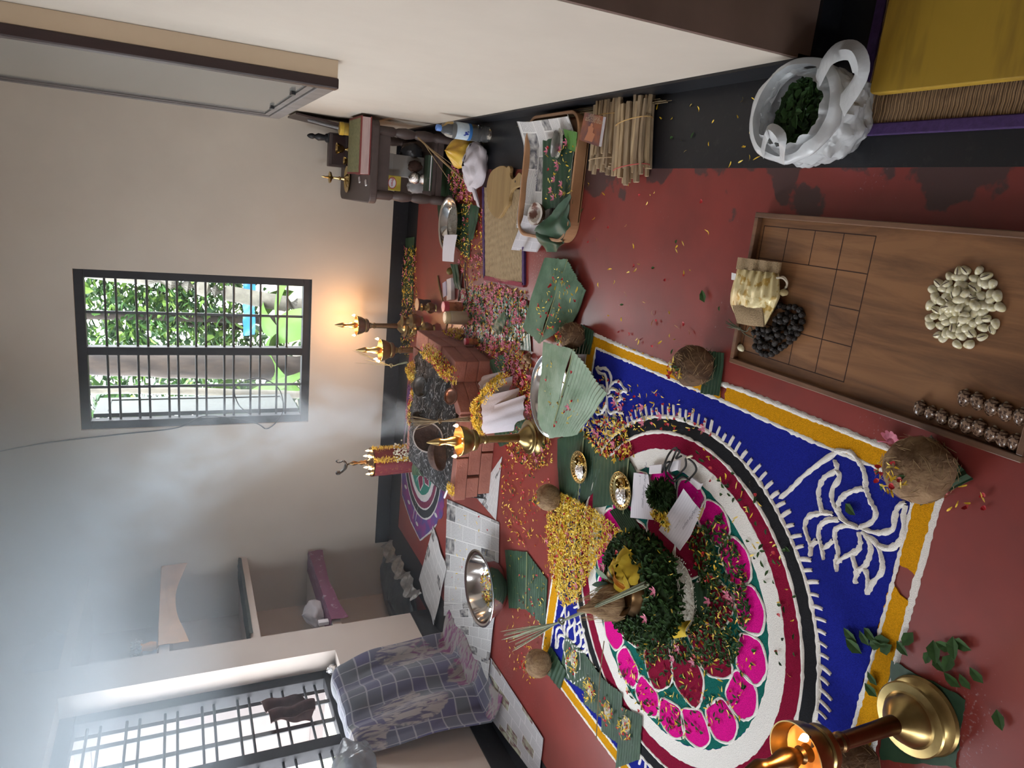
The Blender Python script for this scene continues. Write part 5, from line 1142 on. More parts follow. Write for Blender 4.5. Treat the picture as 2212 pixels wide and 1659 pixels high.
# things on the table
m_bookc = mat('red_book_cloth', (0.20, 0.035, 0.032), rough=0.7); m_page = mat('pinkish_pages', (0.50, 0.36, 0.34), rough=0.9, var=0.2, scale=200, stretch=(0.05, 0.05, 1)); m_check = mat('olive_check', (0.24, 0.23, 0.11), rough=0.8, var=0.3, scale=60)
bx0, bx1, by0, by1, bz = 0.085, 0.405, 4.225, 4.56, TZ
e = thing('ledger_book', 'thick red backed ledger with olive checked cover on the corner table', 'book', ((bx0+bx1)/2, (by0+by1)/2, bz))
b = MB(); b.box((bx0, by0, bz+0.0005), (bx1, by1, bz+0.006)); b.build('back_cover', m_bookc, e, smooth=False); b = MB(); b.box((bx0+0.004, by0+0.006, bz+0.006), (bx1-0.004, by1-0.004, bz+0.054)); b.build('pages', m_page, e, smooth=False)
b = MB(); b.box((bx0, by0, bz+0.054), (bx1, by1, bz+0.060)); fc = b.build('front_cover', m_bookc, e, smooth=False); b = MB(); b.box((bx0+0.01, by0+0.02, bz+0.060), (bx1-0.01, by1-0.01, bz+0.0615)); ck = b.build('checked_panel', m_check, fc, smooth=False)
def mini_lamp(label, x, y, s=0.30):
    e = thing('small_brass_lamp', label, 'oil lamp', (x, y, TZ)); b = MB(); b.lathe([(0.0, 0.001), (0.075, 0.003), (0.085, 0.012), (0.083, 0.014), (0.072, 0.007), (0.0, 0.006)], (x, y, TZ), 32); b.build('saucer', m_gold, e)
    b = MB(); b.lathe([(0.035, 0.008), (0.03, 0.016), (0.012, 0.03), (0.008, 0.05), (0.013, 0.058), (0.008, 0.068), (0.006, 0.10), (0.012, 0.106), (0.034, 0.114), (0.038, 0.124), (0.034, 0.123), (0.012, 0.113), (0.006, 0.118), (0.009, 0.13), (0.005, 0.15), (0.007, 0.158), (0.0, 0.178)], (x, y, TZ), 24); b.build('lamp_column', m_gold, e)
    b = MB(); b.tube([(x-0.01, y-0.03, TZ+0.03), (x-0.05, y-0.045, TZ+0.02)], 0.005, 6); b.build('spout', m_gold, e)
mini_lamp('small brass lamp on a saucer standing on the corner table', 0.055, 4.80)
def cup(label, x, y, h, r, m_=m_brass):
    e = thing('stemmed_cup', label, 'cup', (x, y, TZ)); b = MB(); b.lathe([(0.0, 0.0), (r*0.8, 0.0), (r*0.6, h*0.15), (r*0.15, h*0.4), (r*0.15, h*0.5)], (x, y, TZ), 20); b.build('foot', m_, e); b = MB(); b.lathe([(r*0.15, h*0.48), (r*0.6, h*0.6), (r, h), (r*0.9, h*0.97), (r*0.5, h*0.66), (0, h*0.6)], (x, y, TZ), 20); b.build('cup_bowl', m_, e)
cup('tall stemmed brass cup in front of the dark block on the table', 0.235, 4.72, 0.10, 0.036, m_gold); cup('low stemmed brass cup beside the tall brass cup', 0.165, 4.70, 0.055, 0.026, m_gold)
e = thing('wooden_block', 'dark upright wooden block behind the brass cups', 'block', (0.2, 4.9, TZ)); b = MB(); b.box((0.125, 4.86, TZ), (0.335, 4.93, TZ+0.12)); b.build('block_body', m_tab, e, smooth=False, bevel=0.004); b = MB(); b.box((0.14, 4.852, TZ+0.02), (0.32, 4.859, TZ+0.10)); b.build('front_plate', m_dkwood, e, smooth=False)
e = thing('dark_idol', 'small dark carved figurine standing on the block', 'figurine', (0.30, 4.9, TZ+0.12)); b = MB(); b.lathe([(0.026, 0.12), (0.027, 0.135), (0.018, 0.145), (0.021, 0.165), (0.024, 0.185), (0.015, 0.20), (0.012, 0.206), (0.018, 0.22), (0.015, 0.238), (0.008, 0.25), (0.0, 0.256)], (0.30, 4.9, TZ), 14); b.build('figure_body', m_bar, e); b = MB(); b.box((0.272, 4.872, TZ+0.1205), (0.328, 4.928, TZ+0.128)); b.build('plinth', m_bar, e, smooth=False)
m_ytin = mat('yellow_tin', (0.50, 0.33, 0.06), rough=0.45, var=0.2, scale=20)
e = thing('yellow_tin', 'yellow lidded tin beside the wall on the corner table', 'tin', (0.36, 4.66, TZ)); b = MB(); b.lathe([(0.0, 0.0), (0.036, 0.0), (0.037, 0.002), (0.037, 0.075)], (0.352, 4.66, TZ+0.001), 28); b.build('tin_body', m_ytin, e); b = MB(); b.lathe([(0.037, 0.072), (0.0395, 0.074), (0.0395, 0.094), (0.036, 0.098), (0.0, 0.098)], (0.352, 4.66, TZ+0.001), 28); b.build('tin_lid', mat('yellow_plastic', (0.58, 0.38, 0.05), rough=0.35), e)
e = thing('glass_rod', 'slanting glass tube standing in the yellow tin', 'tube', (0.352, 4.66, TZ+0.1)); b = MB(); b.tube([(0.352, 4.66, TZ+0.10), (0.37, 4.72, TZ+0.20), (0.385, 4.77, TZ+0.27)], 0.009, 10); b.build('tube_body', mat('grey_glassy_plastic', (0.30, 0.30, 0.31), rough=0.15, alpha=0.75), e)
e = thing('picture_frame', 'dark framed picture leaning against the right wall on the table', 'picture', (0.40, 4.9, TZ))
pfb = [Vector((0.372, 4.66, TZ+0.003)), Vector((0.372, 5.02, TZ+0.003)), Vector((0.409, 5.02, TZ+0.36)), Vector((0.409, 4.66, TZ+0.36))]
def slab4(q, th, m_, nm, par):
    n_ = (q[1]-q[0]).cross(q[3]-q[0]).normalized()*th; b = MB(); b.add(q+[p-n_ for p in q], [(0, 1, 2, 3), (7, 6, 5, 4), (0, 4, 5, 1), (1, 5, 6, 2), (2, 6, 7, 3), (3, 7, 4, 0)]); return b.build(nm, m_, par, smooth=False)
slab4(pfb, 0.010, m_dkwood, 'frame_board', e)
cen = sum(pfb, Vector())/4; n_ = (pfb[1]-pfb[0]).cross(pfb[3]-pfb[0]).normalized()
slab4([cen+(p-cen)*0.82-n_*(-0.0015) for p in pfb], 0.001, m_cabglass, 'picture_glass', e)
m_card = mat('white_card_scrap', (0.55, 0.52, 0.50), rough=0.8)
for lab, x, y in (('small white paper clip scrap near the ledger corner', 0.055, 4.46), ('folded white matchbook on the table front edge', 0.04, 4.29)):
    b = MB(); b.box((x-0.018, y-0.008, TZ+0.0005), (x+0.018, y+0.008, TZ+0.009), rz=0.5); o = b.build('paper_scrap', m_card, None, smooth=False, bevel=0.001); tag(o, lab, 'scrap')
# things on the lower shelf
SZ = 0.105
m_pack = mat('yellow_packet', (0.50, 0.40, 0.06), rough=0.5, var=0.2, scale=14); m_redp = mat('red_print', (0.45, 0.02, 0.03), rough=0.6)
e = thing('yellow_packet', 'yellow packet with a red ringed white oval under the table top', 'packet', (0.06, 4.36, SZ)); b = MB(); b.box((0.012, 4.35, SZ+0.17), (0.10, 4.40, SZ+0.272)); b.build('packet_body', m_pack, e, smooth=False, bevel=0.004)
b = MB(); vs = [(0.056+0.034*cos(2*pi*i/24), 4.349, SZ+0.225+0.026*sin(2*pi*i/24)) for i in range(24)]; b.add(vs, [tuple(range(23, -1, -1))]); b.build('red_oval', m_redp, e, smooth=False); b = MB(); vs = [(0.056+0.030*cos(2*pi*i/24), 4.3485, SZ+0.225+0.022*sin(2*pi*i/24)) for i in range(24)]; b.add(vs, [tuple(range(23, -1, -1))]); b.build('white_oval', m_paper, e, smooth=False)
text_on('Pran', 0.026, Vector((0.084, 4.3478, SZ+0.233)), (-1, 0, 0), (0, 0, -1), m_redp, e)
m_clearp = mat('clear_plastic_film', (0.55, 0.56, 0.58), rough=0.25, alpha=0.45)
e = thing('grey_carton', 'pale grey carton standing under the table top', 'carton', (0.16, 4.5, SZ)); b = MB(); b.box((0.10, 4.45, SZ+0.0), (0.23, 4.56, SZ+0.262)); b.build('carton_body', mat('grey_card', (0.26, 0.25, 0.24), rough=0.8), e, smooth=False, bevel=0.003); b = MB(); b.box((0.098, 4.448, SZ+0.2), (0.232, 4.562, SZ+0.264)); b.build('carton_lid', mat('grey_card2', (0.30, 0.29, 0.28), rough=0.8), e, smooth=False)
e = thing('foil_bundle', 'silver wrapped oval bundle on the table shelf', 'bundle', (0.10, 4.38, SZ)); b = MB(); b.ball((0.10, 4.38, SZ+0.075), 0.042, 18, 12, jit=0.04, sq=(0.85, 0.8, 1.0)); b.build('bundle_body', m_foil, e); b = MB(); b.lathe([(0.02, 0.0), (0.035, 0.012), (0.03, 0.04), (0.0, 0.045)], (0.10, 4.38, SZ+0.001), 14); b.build('bundle_tail', m_foil, e)
for lab, c, r, m_ in (('brown paper wrapped bundle on the table shelf', (0.17, 4.40, SZ+0.072), 0.036, m_husk), ('clear plastic bag of oddments on the table shelf', (0.05, 4.44, SZ+0.05), 0.045, m_clearp), ('dark plastic bag behind the foil bundle', (0.25, 4.50, SZ+0.07), 0.06, mat('dark_bag', (0.05, 0.05, 0.055), rough=0.3))):
    b = MB(); n, k_ = 18, 12; vs = []; fs = []
    for i in range(k_+1):
        ph = pi*i/k_
        for j in range(n): th = 2*pi*j/n; d = Vector((sin(ph)*cos(th), sin(ph)*sin(th), cos(ph))); q = r*(1+0.22*nz(d.x*3+r*99, d.y*3, d.z*3)); vs.append((c[0]+d.x*q, c[1]+d.y*q, max(SZ+0.0008, c[2]+d.z*q*1.2)))
    for i in range(k_):
        for j in range(n): fs.append((i*n+j, (i+1)*n+j, (i+1)*n+(j+1) % n, i*n+(j+1) % n))
    b.add(vs, fs); o = b.build('wrapped_bundle', m_, None); tag(o, lab, 'bundle')
e = thing('booklet', 'dark green printed booklet lying on the table shelf', 'book', (0.13, 4.33, SZ)); b = MB(); b.box((0.03, 4.275, SZ+0.0005), (0.24, 4.345, SZ+0.03)); b.build('booklet_cover', mat('dark_green_cover', (0.035, 0.06, 0.04), rough=0.5, col2=(0.20, 0.18, 0.10), scale=60, thresh=(0.3, 0.38)), e, smooth=False); b = MB(); b.box((0.032, 4.2745, SZ+0.008), (0.238, 4.2755, SZ+0.014)); b.build('page_edge', m_paper, e, smooth=False)

# ------------------------------------------------------------------ bottle, bags and cloth by the wall
bl = P(1058, 292); m_pet = mat('clear_bottle_plastic', (0.90, 0.93, 0.95), rough=0.06, trans=0.92, ior=1.2); m_cap = mat('blue_cap', (0.10, 0.22, 0.55), rough=0.4); m_lab = mat('bottle_label', (0.52, 0.60, 0.66), rough=0.4, col2=(0.36, 0.46, 0.56), scale=20)
e = thing('water_bottle', 'clear plastic water bottle with blue cap standing by the right wall', 'bottle', (bl.x, bl.y, 0.002)); R_ = 0.042
b = MB(); b.lathe([(0.0, 0.004), (R_*0.8, 0.002), (R_, 0.014), (R_, 0.03), (R_*0.95, 0.035), (R_, 0.04), (R_, 0.055), (R_*0.95, 0.06), (R_, 0.065), (R_, 0.205), (R_*0.96, 0.212), (R_, 0.22), (R_*0.92, 0.235), (R_*0.6, 0.262), (0.014, 0.275), (0.013, 0.285)], (bl.x, bl.y, 0.002), 30); b.build('bottle_body', m_pet, e)
b = MB(); b.lathe([(0.0155, 0.272), (0.0165, 0.273), (0.0165, 0.295), (0.014, 0.298), (0, 0.298)], (bl.x, bl.y, 0.002), 20); b.build('cap', m_cap, e)
b = MB(); b.lathe([(R_+0.0008, 0.115), (R_+0.001, 0.116), (R_+0.001, 0.196), (R_+0.0008, 0.197)], (bl.x, bl.y, 0.002), 30); lb_ = b.build('label_band', m_lab, e); b = MB(); b.lathe([(R_+0.0014, 0.112), (R_+0.0016, 0.113), (R_+0.0016, 0.128), (R_+0.0014, 0.129)], (bl.x, bl.y, 0.002), 30); b.build('blue_stripe', mat('label_blue', (0.03, 0.13, 0.35), rough=0.4), lb_)
b = MB()
for a_, z_, s_ in ((-110, 0.145, 0.011), (-100, 0.150, 0.007), (-120, 0.155, 0.007), (-95, 0.138, 0.006)):
    t0 = radians(a_); cxx = Vector((bl.x+(R_+0.0018)*cos(t0), bl.y+(R_+0.0018)*sin(t0), z_)); tx = Vector((-sin(t0), cos(t0), 0)); b.add([cxx+tx*s_*0.5*cos(q)+Vector((0, 0, s_*sin(q))) for q in [i*pi/5 for i in range(10)]], [tuple(range(10))])
b.build('blue_drop_logo', mat('label_navy', (0.02, 0.04, 0.25), rough=0.4), lb_, smooth=False)
def soft_bag(name, label, cat, c, rx, ry, h, m_, seed, crump=0.22):
    b = MB(); n, k_ = 40, 20; vs = []; fs = []
    for i in range(k_+1):
        t_ = i/k_; rr = (sin(pi*min(1, 0.25+t_*0.78)))**0.7
        for j in range(n):
            th = 2*pi*j/n; d = Vector((cos(th), sin(th), t_)); q = 1+crump*nz(d.x*2.2+seed, d.y*2.2, d.z*3)+0.06*nz(d.x*7+seed, d.y*7, d.z*9); vs.append((c[0]+rx*rr*q*cos(th), c[1]+ry*rr*q*sin(th), c[2]+0.003+h*t_*(1+0.1*nz(th, seed))))
    for i in range(k_):
        for j in range(n): fs.append((i*n+j, i*n+(j+1) % n, (i+1)*n+(j+1) % n, (i+1)*n+j))
    fs.append(tuple(range(n-1, -1, -1))); fs.append(tuple(k_*n+j for j in range(n)))
    b.add(vs, fs); o = b.build(name, m_, None); return tag(o, label, cat)
soft_bag('yellow_bag', 'crumpled translucent yellow plastic bag behind the water bottle', 'bag', (0.255, 3.90, 0), 0.085, 0.10, 0.16, mat('yellow_plastic_film', (0.55, 0.36, 0.04), rough=0.35, col2=(0.50, 0.24, 0.03), scale=7, bump=0.5, bscale=25), 3.0)
cb = thing('cloth_bundle', 'tied white cloth bundle on the floor beside the water bottle', 'cloth', (0.17, 3.72, 0))
def clb(u, v):
    th = 2*pi*u; rr = sin(pi*min(0.98, 0.2+0.8*v))**0.8; q = 1+0.10*sin(th*7+v*4)*v+0.18*nz(cos(th)*2, sin(th)*2, v*3); return (0.185+0.115*rr*q*cos(th)*1.15, 3.72+0.105*rr*q*sin(th), 0.003+0.115*v+0.012*nz(u*8, v*8))
b = MB(); b.sheet(clb, 56, 20); b.build('bundle_body', m_cloth, cb)
A_, B_ = P(1022, 400, .05), P(1032, 436, .012)
def tail(u, v): p = A_.lerp(B_, v); s_ = Vector((0.03, 0.05, 0))*(u-0.5)*(0.8+1.2*v); return p+s_+Vector((0, 0, 0.012*sin(u*12)+0.004))
b = MB(); b.sheet(tail, 14, 8, thick=0.002); b.build('cloth_tail', m_cloth, cb)

# ------------------------------------------------------------------ steel plate with card, sticks and kitchen bits
pc = P(983, 485); e = thing('steel_plate', 'steel plate of grains with a written card on its left rim', 'plate', (pc.x, pc.y, 0.003))
b = MB(); b.lathe([(0.0, 0.0), (0.125, 0.0), (0.145, 0.032), (0.165, 0.042), (0.167, 0.046), (0.16, 0.046), (0.142, 0.036), (0.122, 0.004), (0.0, 0.004)], (pc.x, pc.y, 0.003), 48); b.build('plate_body', m_steel, e, angle=50)
grains('grain_layer', 'thin layer of grey grains in the steel plate beside the table', (pc.x+0.01, pc.y-0.01, 0.008), 0.108, 0.108, 0.014, 700, mat('grey_grain', (0.40, 0.39, 0.35), rough=0.8, var=0.4, scale=200))
q = [P(960, 507, .075), P(988, 507, .048), P(980, 566, .040), P(956, 564, .062)]; o = uv_sheet('written_card', lambda u, v: q[0].lerp(q[1], u).lerp(q[3].lerp(q[2], u), v)+Vector((0, 0, 0.004*sin(pi*v))), 8, 8, m_ruled, None, 0.0008); tag(o, 'white written card leaning on the rim of the steel plate', 'card')
m_stk = mat('bamboo_stick', (0.30, 0.20, 0.10), rough=0.6, var=0.2, scale=20)
for lab, a, c, r in (('thick slanting bamboo stick leaning from the table leg to the floor', (Vector((0.325, 4.19, 0.235))), P(1002, 390, .006), 0.0065), ('thin upper stick leaning beside the bamboo stick', Vector((0.31, 4.19, 0.22)), P(985, 362, .003), 0.0022), ('thin lower stick leaning beside the bamboo stick', Vector((0.30, 4.19, 0.20)), P(972, 392, .003), 0.0022)):
    b = MB(); b.tube([a, a.lerp(c, 0.5), c], [r*0.8, r, r], 7); o = b.build('bamboo_stick', m_stk); tag(o, lab, 'stick', 'sticks leaning on the table leg')
b = MB(); b.tube(catmull([P(1006, 560, .008), P(1004, 600, .008), P(1012, 660, .008), P(1026, 720, .008)], 4), 0.004, 6); o = b.build('dark_rod', m_tab); tag(o, 'dark thin rod lying from the mat corner to the jars', 'rod')
b = MB(); b.tube([P(999, 590, .006), P(990, 650, .006)], 0.005, 6); o = b.build('dark_rod', m_tab); tag(o, 'shorter dark rod between the white box and the long rod', 'rod')
b = MB(); p = P(972, 586, .02); b.ball((0, 0, 0), 0.022, 14, 10, sq=(1, 0.92, 0.95)); b.ball((0.021, 0, 0), 0.004, 8, 5); o = b.build('lime', mat('olive_lime', (0.17, 0.13, 0.03), rough=0.45, var=0.3, scale=30)); o.location = (p.x, p.y, 0.0215); tag(o, 'small olive brown lime near the written card', 'fruit')
x0 = P(985, 600); e = thing('white_box', 'open white card box lying beside the green leaf spathe', 'box', (x0.x, x0.y, 0.002)); b = MB(); b.box((-0.60, 4.0, 0.003), (-0.47, 4.08, 0.028), rz=0.25); b.build('box_tray', m_paper, e, smooth=False, bevel=0.002); b = MB(); b.box((-0.59, 4.075, 0.029), (-0.50, 4.135, 0.033), rz=0.35); b.build('box_flap', mat('lilac_card', (0.42, 0.42, 0.60), rough=0.7), e, smooth=False)
leaf('narrow dark green leaf sheath lying beside the steel plate', [[(1018, 440, .02), (1038, 448, .012), (1025, 520, .01), (1012, 512, .016)]], ridges=3, wav=0.008, name='leaf_sheath')
leaf('narrow green leaf spathe beside the white box', [[(975, 570, .02), (990, 572, .012), (998, 628, .008), (985, 622, .012)]], ridges=3, wav=0.008, name='leaf_sheath')
leaf('dark banana leaf lying under the table front', [[(945, 330, .003), (1000, 395, .003), (985, 445, .003), (940, 440, .003)]], ridges=10, wav=0.002); leaf('dark banana leaf under the steel plate', [[(945, 440, .002), (1020, 440, .002), (1015, 560, .002), (950, 500, .002)]], ridges=10, wav=0.0, amp=0.0006)
leaf('dark leaf with petals lying against the back skirting', [[(858, 515, .004), (896, 512, .004), (892, 655, .004), (862, 650, .004)]], ridges=12, wav=0.002)

# ------------------------------------------------------------------ brass spouted pots and jars right of the hearth
def spout_pot(label, x, y, s=1.0, a=3.9):
    e = thing('spouted_brass_pot', label, 'pot', (x, y, 0.003)); b = MB(); b.lathe([(0.0, 0.0), (0.035*s, 0.0), (0.03*s, 0.01*s), (0.04*s, 0.02*s), (0.05*s, 0.045*s), (0.045*s, 0.07*s), (0.026*s, 0.085*s), (0.022*s, 0.105*s), (0.034*s, 0.125*s), (0.036*s, 0.128*s), (0.032*s, 0.126*s), (0.018*s, 0.104*s), (0.0, 0.1*s)], (x, y, 0.003), 28); b.build('pot_body', m_brass, e)
    d = Vector((cos(a), sin(a), 0)); c = Vector((x, y, 0.003)); b = MB(); b.tube(catmull([c+d*0.04*s+Vector((0, 0, 0.035*s)), c+d*0.075*s+Vector((0, 0, 0.045*s)), c+d*0.10*s+Vector((0, 0, 0.08*s)), c+d*0.115*s+Vector((0, 0, 0.11*s))], 5), [0.013*s]*5+[0.009*s]*5+[0.006*s]*6, 8); b.build('spout', m_brass, e)
spout_pot('brass spouted pot nearest the hearth marigolds', -0.845, 4.34, 1.0, 3.6); spout_pot('brass spouted pot standing behind the nearer spouted pot', -0.84, 4.60, 1.1, 3.4); spout_pot('small brass spouted pot beside the wooden tumbler', -0.70, 4.33, 0.75, 4.6)
e = thing('dark_tumbler', 'dark fluted wooden tumbler near the spouted pots', 'tumbler', (-0.70, 4.46, 0.002)); b = MB(); b.lathe([(0.0, 0.0), (0.034, 0.0), (0.036, 0.02), (0.033, 0.04), (0.037, 0.06), (0.040, 0.085), (0.036, 0.085), (0.03, 0.01), (0.0, 0.008)], (-0.70, 4.46, 0.002), 20); b.build('tumbler_body', m_tab, e); b = MB(); b.lathe([(0.040, 0.08), (0.0415, 0.082), (0.0415, 0.088), (0.038, 0.088)], (-0.70, 4.46, 0.002), 20); b.build('tumbler_rim', m_steel, e)
m_jarb = mat('beige_plastic_jar', (0.40, 0.33, 0.23), rough=0.45, var=0.15, scale=14); m_jarl = mat('tan_jar_lid', (0.46, 0.39, 0.22), rough=0.4, var=0.15, scale=30)
jx = P(1012, 687); e = thing('beige_jar', 'beige plastic jar with tan screw lid right of the hearth', 'jar', (jx.x, jx.y, 0.003)); b = MB(); b.lathe([(0.0, 0.0), (0.034, 0.0), (0.038, 0.006), (0.038, 0.105), (0.034, 0.115), (0.030, 0.118)], (jx.x, jx.y, 0.003), 30); b.build('jar_body', m_jarb, e); b = MB(); b.lathe([(0.035, 0.116), (0.036, 0.117), (0.036, 0.138), (0.033, 0.142), (0.026, 0.141), (0.025, 0.143), (0.0, 0.143)], (jx.x, jx.y, 0.003), 30); b.build('jar_lid', m_jarl, e)
m_kum = mat('red_orange_label', (0.42, 0.10, 0.05), rough=0.4, col2=(0.46, 0.19, 0.07), scale=8); m_klid = mat('pink_red_lid', (0.50, 0.05, 0.08), rough=0.35)
def kumkum(label, x, y, s, rot=0.0):
    e = thing('kumkum_jar', label, 'jar', (x, y, 0.003)); b = MB(); b.lathe([(0.0, 0.0), (0.029*s, 0.0), (0.030*s, 0.003*s), (0.030*s, 0.088*s), (0.026*s, 0.092*s)], (x, y, 0.003), 24); b.build('jar_body', m_kum, e); b = MB(); b.lathe([(0.030*s, 0.09*s), (0.0325*s, 0.091*s), (0.0325*s, 0.118*s), (0.029*s, 0.121*s), (0.0, 0.121*s)], (x, y, 0.003), 24); b.build('jar_lid', m_klid, e)
    text_on('ശ്രീ', 0.030*s, Vector((x-0.022*s, y-0.0312*s, 0.04*s)), (1, 0, 0), (0, 0, 1), mat('label_brown', (0.16, 0.04, 0.02), rough=0.6), e)
k1 = P(1000, 664); kumkum('tall red labelled kumkum jar with pink lid behind the beige jar', k1.x, k1.y, 1.0); k2 = P(1032, 738); kumkum('short red labelled kumkum jar leaning on the hearth side', k2.x, k2.y, 0.62)
b = MB(); b.tube([P(945, 596, .006), P(950, 625, .006), P(958, 655, .012)], [0.006, 0.006, 0.004], 7); o = b.build('wooden_ladle_stick', m_stk); tag(o, 'pale wooden handle lying near the dark tumbler', 'handle')
b = MB(); b.tube([P(962, 720, .02), P(968, 690, .02), P(958, 672, .03)], 0.006, 7); o = b.build('wooden_ladle_stick', m_stk); tag(o, 'pale wooden stick between the beige jar and the marigolds', 'handle')
# ------------------------------------------------------------------ mats, plank, palette board
def reed_mat(name, c1, c2, reeds_axis='X', scale=90):
    m = mat(name, c1, rough=0.8, bump=0.3, bscale=200); N, L, b = nodes_of(m); tc = [n for n in N if n.type == 'TEX_COORD'][0]
    wv = N.new('ShaderNodeTexWave'); wv.bands_direction = 'Y' if reeds_axis == 'X' else 'X'; wv.inputs['Scale'].default_value = scale; wv.inputs['Distortion'].default_value = 0.6; wv.inputs['Detail Scale'].default_value = 2; L.new(tc.outputs['Object'], wv.inputs['Vector'])
    no = N.new('ShaderNodeTexNoise'); no.inputs['Scale'].default_value = 40; L.new(tc.outputs['Object'], no.inputs['Vector'])
    mu = N.new('ShaderNodeMath'); mu.operation = 'MULTIPLY'; L.new(wv.outputs['Fac'], mu.inputs[0]); L.new(no.outputs['Fac'], mu.inputs[1])
    rp = N.new('ShaderNodeValToRGB'); rp.color_ramp.elements[0].position = 0.10; rp.color_ramp.elements[1].position = 0.36; rp.color_ramp.elements[0].color = (*c2, 1); rp.color_ramp.elements[1].color = (*c1, 1); L.new(mu.outputs[0], rp.inputs['Fac']); L.new(rp.outputs['Color'], b.inputs['Base Color']); return m
m_reed1 = reed_mat('brown_reed_weave', (0.34, 0.22, 0.115), (0.10, 0.060, 0.032), 'X', 62); m_reed2 = reed_mat('straw_reed_weave', (0.48, 0.36, 0.21), (0.21, 0.145, 0.08), 'X', 36)
m_purp = mat('purple_hem', (0.060, 0.026, 0.125), rough=0.75, var=0.3, scale=60, bump=0.3, bscale=120); m_plum = mat('maroon_hem', (0.28, 0.03, 0.06), rough=0.75, var=0.3, scale=60)
mc = P(1845, 292, .004); e = thing('reed_mat', 'woven reed mat with purple hem in the near right corner', 'mat', (0.5, 1.0, 0))
def matsheet(x0, y0, x1, y1, z=0.006, period=0.012, amp=0.0016):
    n = int((y1-y0)/period*4); return lambda u, v: (x0+(x1-x0)*u, y0+(y1-y0)*v+0.002*sin(u*40), z+amp*sin(2*pi*(y1-y0)*v/period)+0.0012*sin(u*(x1-x0)*2*pi/0.045))
b = MB(); b.sheet(matsheet(0.262, 0.35, 1.25, 1.305), 60, 320, thick=0.003); b.build('weave', m_reed1, e)
for a, c in (((0.242, 0.35, 0.001), (0.270, 1.325, 0.011)), ((0.270, 1.297, 0.001), (1.25, 1.325, 0.011))): b = MB(); b.box(a, c); b.build('hem', m_purp, e, smooth=False, bevel=0.003)
m_plank = mat('yellow_painted_wood', (0.42, 0.26, 0.028), rough=0.55, col2=(0.24, 0.14, 0.02), scale=7, thresh=(0.30, 0.46), stretch=(0.25, 1.4, 1), bump=0.15, bscale=60)
e = thing('yellow_plank', 'low yellow painted wooden plank seat lying on the reed mat', 'plank', (0.7, 0.95, 0.0105)); b = MB(); b.prism(rrect(0.327, 0.45, 1.05, 1.255, 0.012), 0.026, 0.052); b.build('plank_top', m_plank, e, smooth=False, bevel=0.003)
for y in (0.55, 1.12): b = MB(); b.box((0.36, y, 0.0105), (1.02, y+0.05, 0.026)); b.build('cleat', m_plank, e, smooth=False)
e = thing('straw_mat', 'folded straw mat with blue and maroon hem beside the wooden tray', 'mat', (-0.17, 3.4, 0)); q = [P(1046, 405, .004), P(1133, 410, .004), P(1133, 616, .004), P(1048, 600, .004)]
def m2(u, v): p = q[0].lerp(q[1], u).lerp(q[3].lerp(q[2], u), v); p.z = 0.006+0.004*(1-abs(2*u-1))+0.0013*sin(u*170)+0.0008*sin(v*60); return p
b = MB(); b.sheet(m2, 170, 40, thick=0.003); b.build('weave', m_reed2, e)
for i, (a, c, m_) in enumerate(((q[0], q[3], m_purp), (q[1], q[2], m_purp), (q[3], q[2], m_plum))):
    dr = (c-a).normalized(); sd = Vector((-dr.y, dr.x, 0))*0.011; b = MB(); b.obox((a+c)/2+Vector((0, 0, 0.004)), (c-a)/2, sd, (0, 0, 0.005)); b.build('hem', m_, e, smooth=False)
w_pal = wood('mango_wood', (0.34, 0.225, 0.095), (0.24, 0.15, 0.06), 'X', 3, 0.55)
e = thing('palette_board', 'flat tan wooden board cut like a palette resting on the straw mat', 'board', (0.05, 3.4, 0.012)); zz = 0.03
out = [(1051, 420), (1052, 395), (1060, 372), (1075, 360), (1088, 358), (1094, 362), (1098, 358), (1102, 364), (1101, 378), (1106, 387), (1113, 382), (1120, 373), (1127, 378), (1127, 392), (1122, 402), (1112, 405), (1104, 412), (1100, 425), (1098, 440), (1090, 452), (1078, 470), (1066, 467), (1055, 450)]
op = [tuple(p)[:2] for p in catmull([P(x, y, zz) for x, y in out], 3, True)]; b = MB(); b.prism(op, 0.0115, zz); b.build('palette_slab', w_pal, e, smooth=False, bevel=0.002); b = MB(); pp = P(1113, 392, zz); b.lathe([(0.006, 0.0), (0.006, 0.0006), (0.0, 0.001)], (pp.x, pp.y, zz), 12); b.build('nail_mark', m_dkwood, e)

# ------------------------------------------------------------------ wooden tray with newspaper, leaf and flowers
m_tray = mat('orange_brown_bamboo', (0.40, 0.21, 0.105), rough=0.5, var=0.2, scale=10); tx0, tx1, ty0, ty1 = -0.135, 0.395, 2.60, 3.10
e = thing('wooden_tray', 'shallow bamboo rimmed tray lined with newspaper by the right wall', 'tray', ((tx0+tx1)/2, (ty0+ty1)/2, 0.002)); b = MB(); b.prism(rrect(tx0, ty0, tx1, ty1, 0.09), 0.002, 0.010); b.build('tray_floor', m_tray, e, smooth=False)
ro, ri = rrect(tx0, ty0, tx1, ty1, 0.09, 10), rrect(tx0+0.014, ty0+0.014, tx1-0.014, ty1-0.014, 0.078, 10); n = len(ro); b = MB(); b.add([(x, y, 0.003) for x, y in ro]+[(x, y, 0.055) for x, y in ro]+[(x, y, 0.055) for x, y in ri]+[(x, y, 0.003) for x, y in ri], [((i+0) % n+k*n, (i+1) % n+k*n, (i+1) % n+((k+1) % 4)*n, i % n+((k+1) % 4)*n) for i in range(n) for k in range(4)]); b.build('tray_rim', m_tray, e, smooth=False, bevel=0.003)
npt = newsprint('newsprint_tray', (0.60, 0.58, 0.56), cols=3, rows=6, seed=11.3)
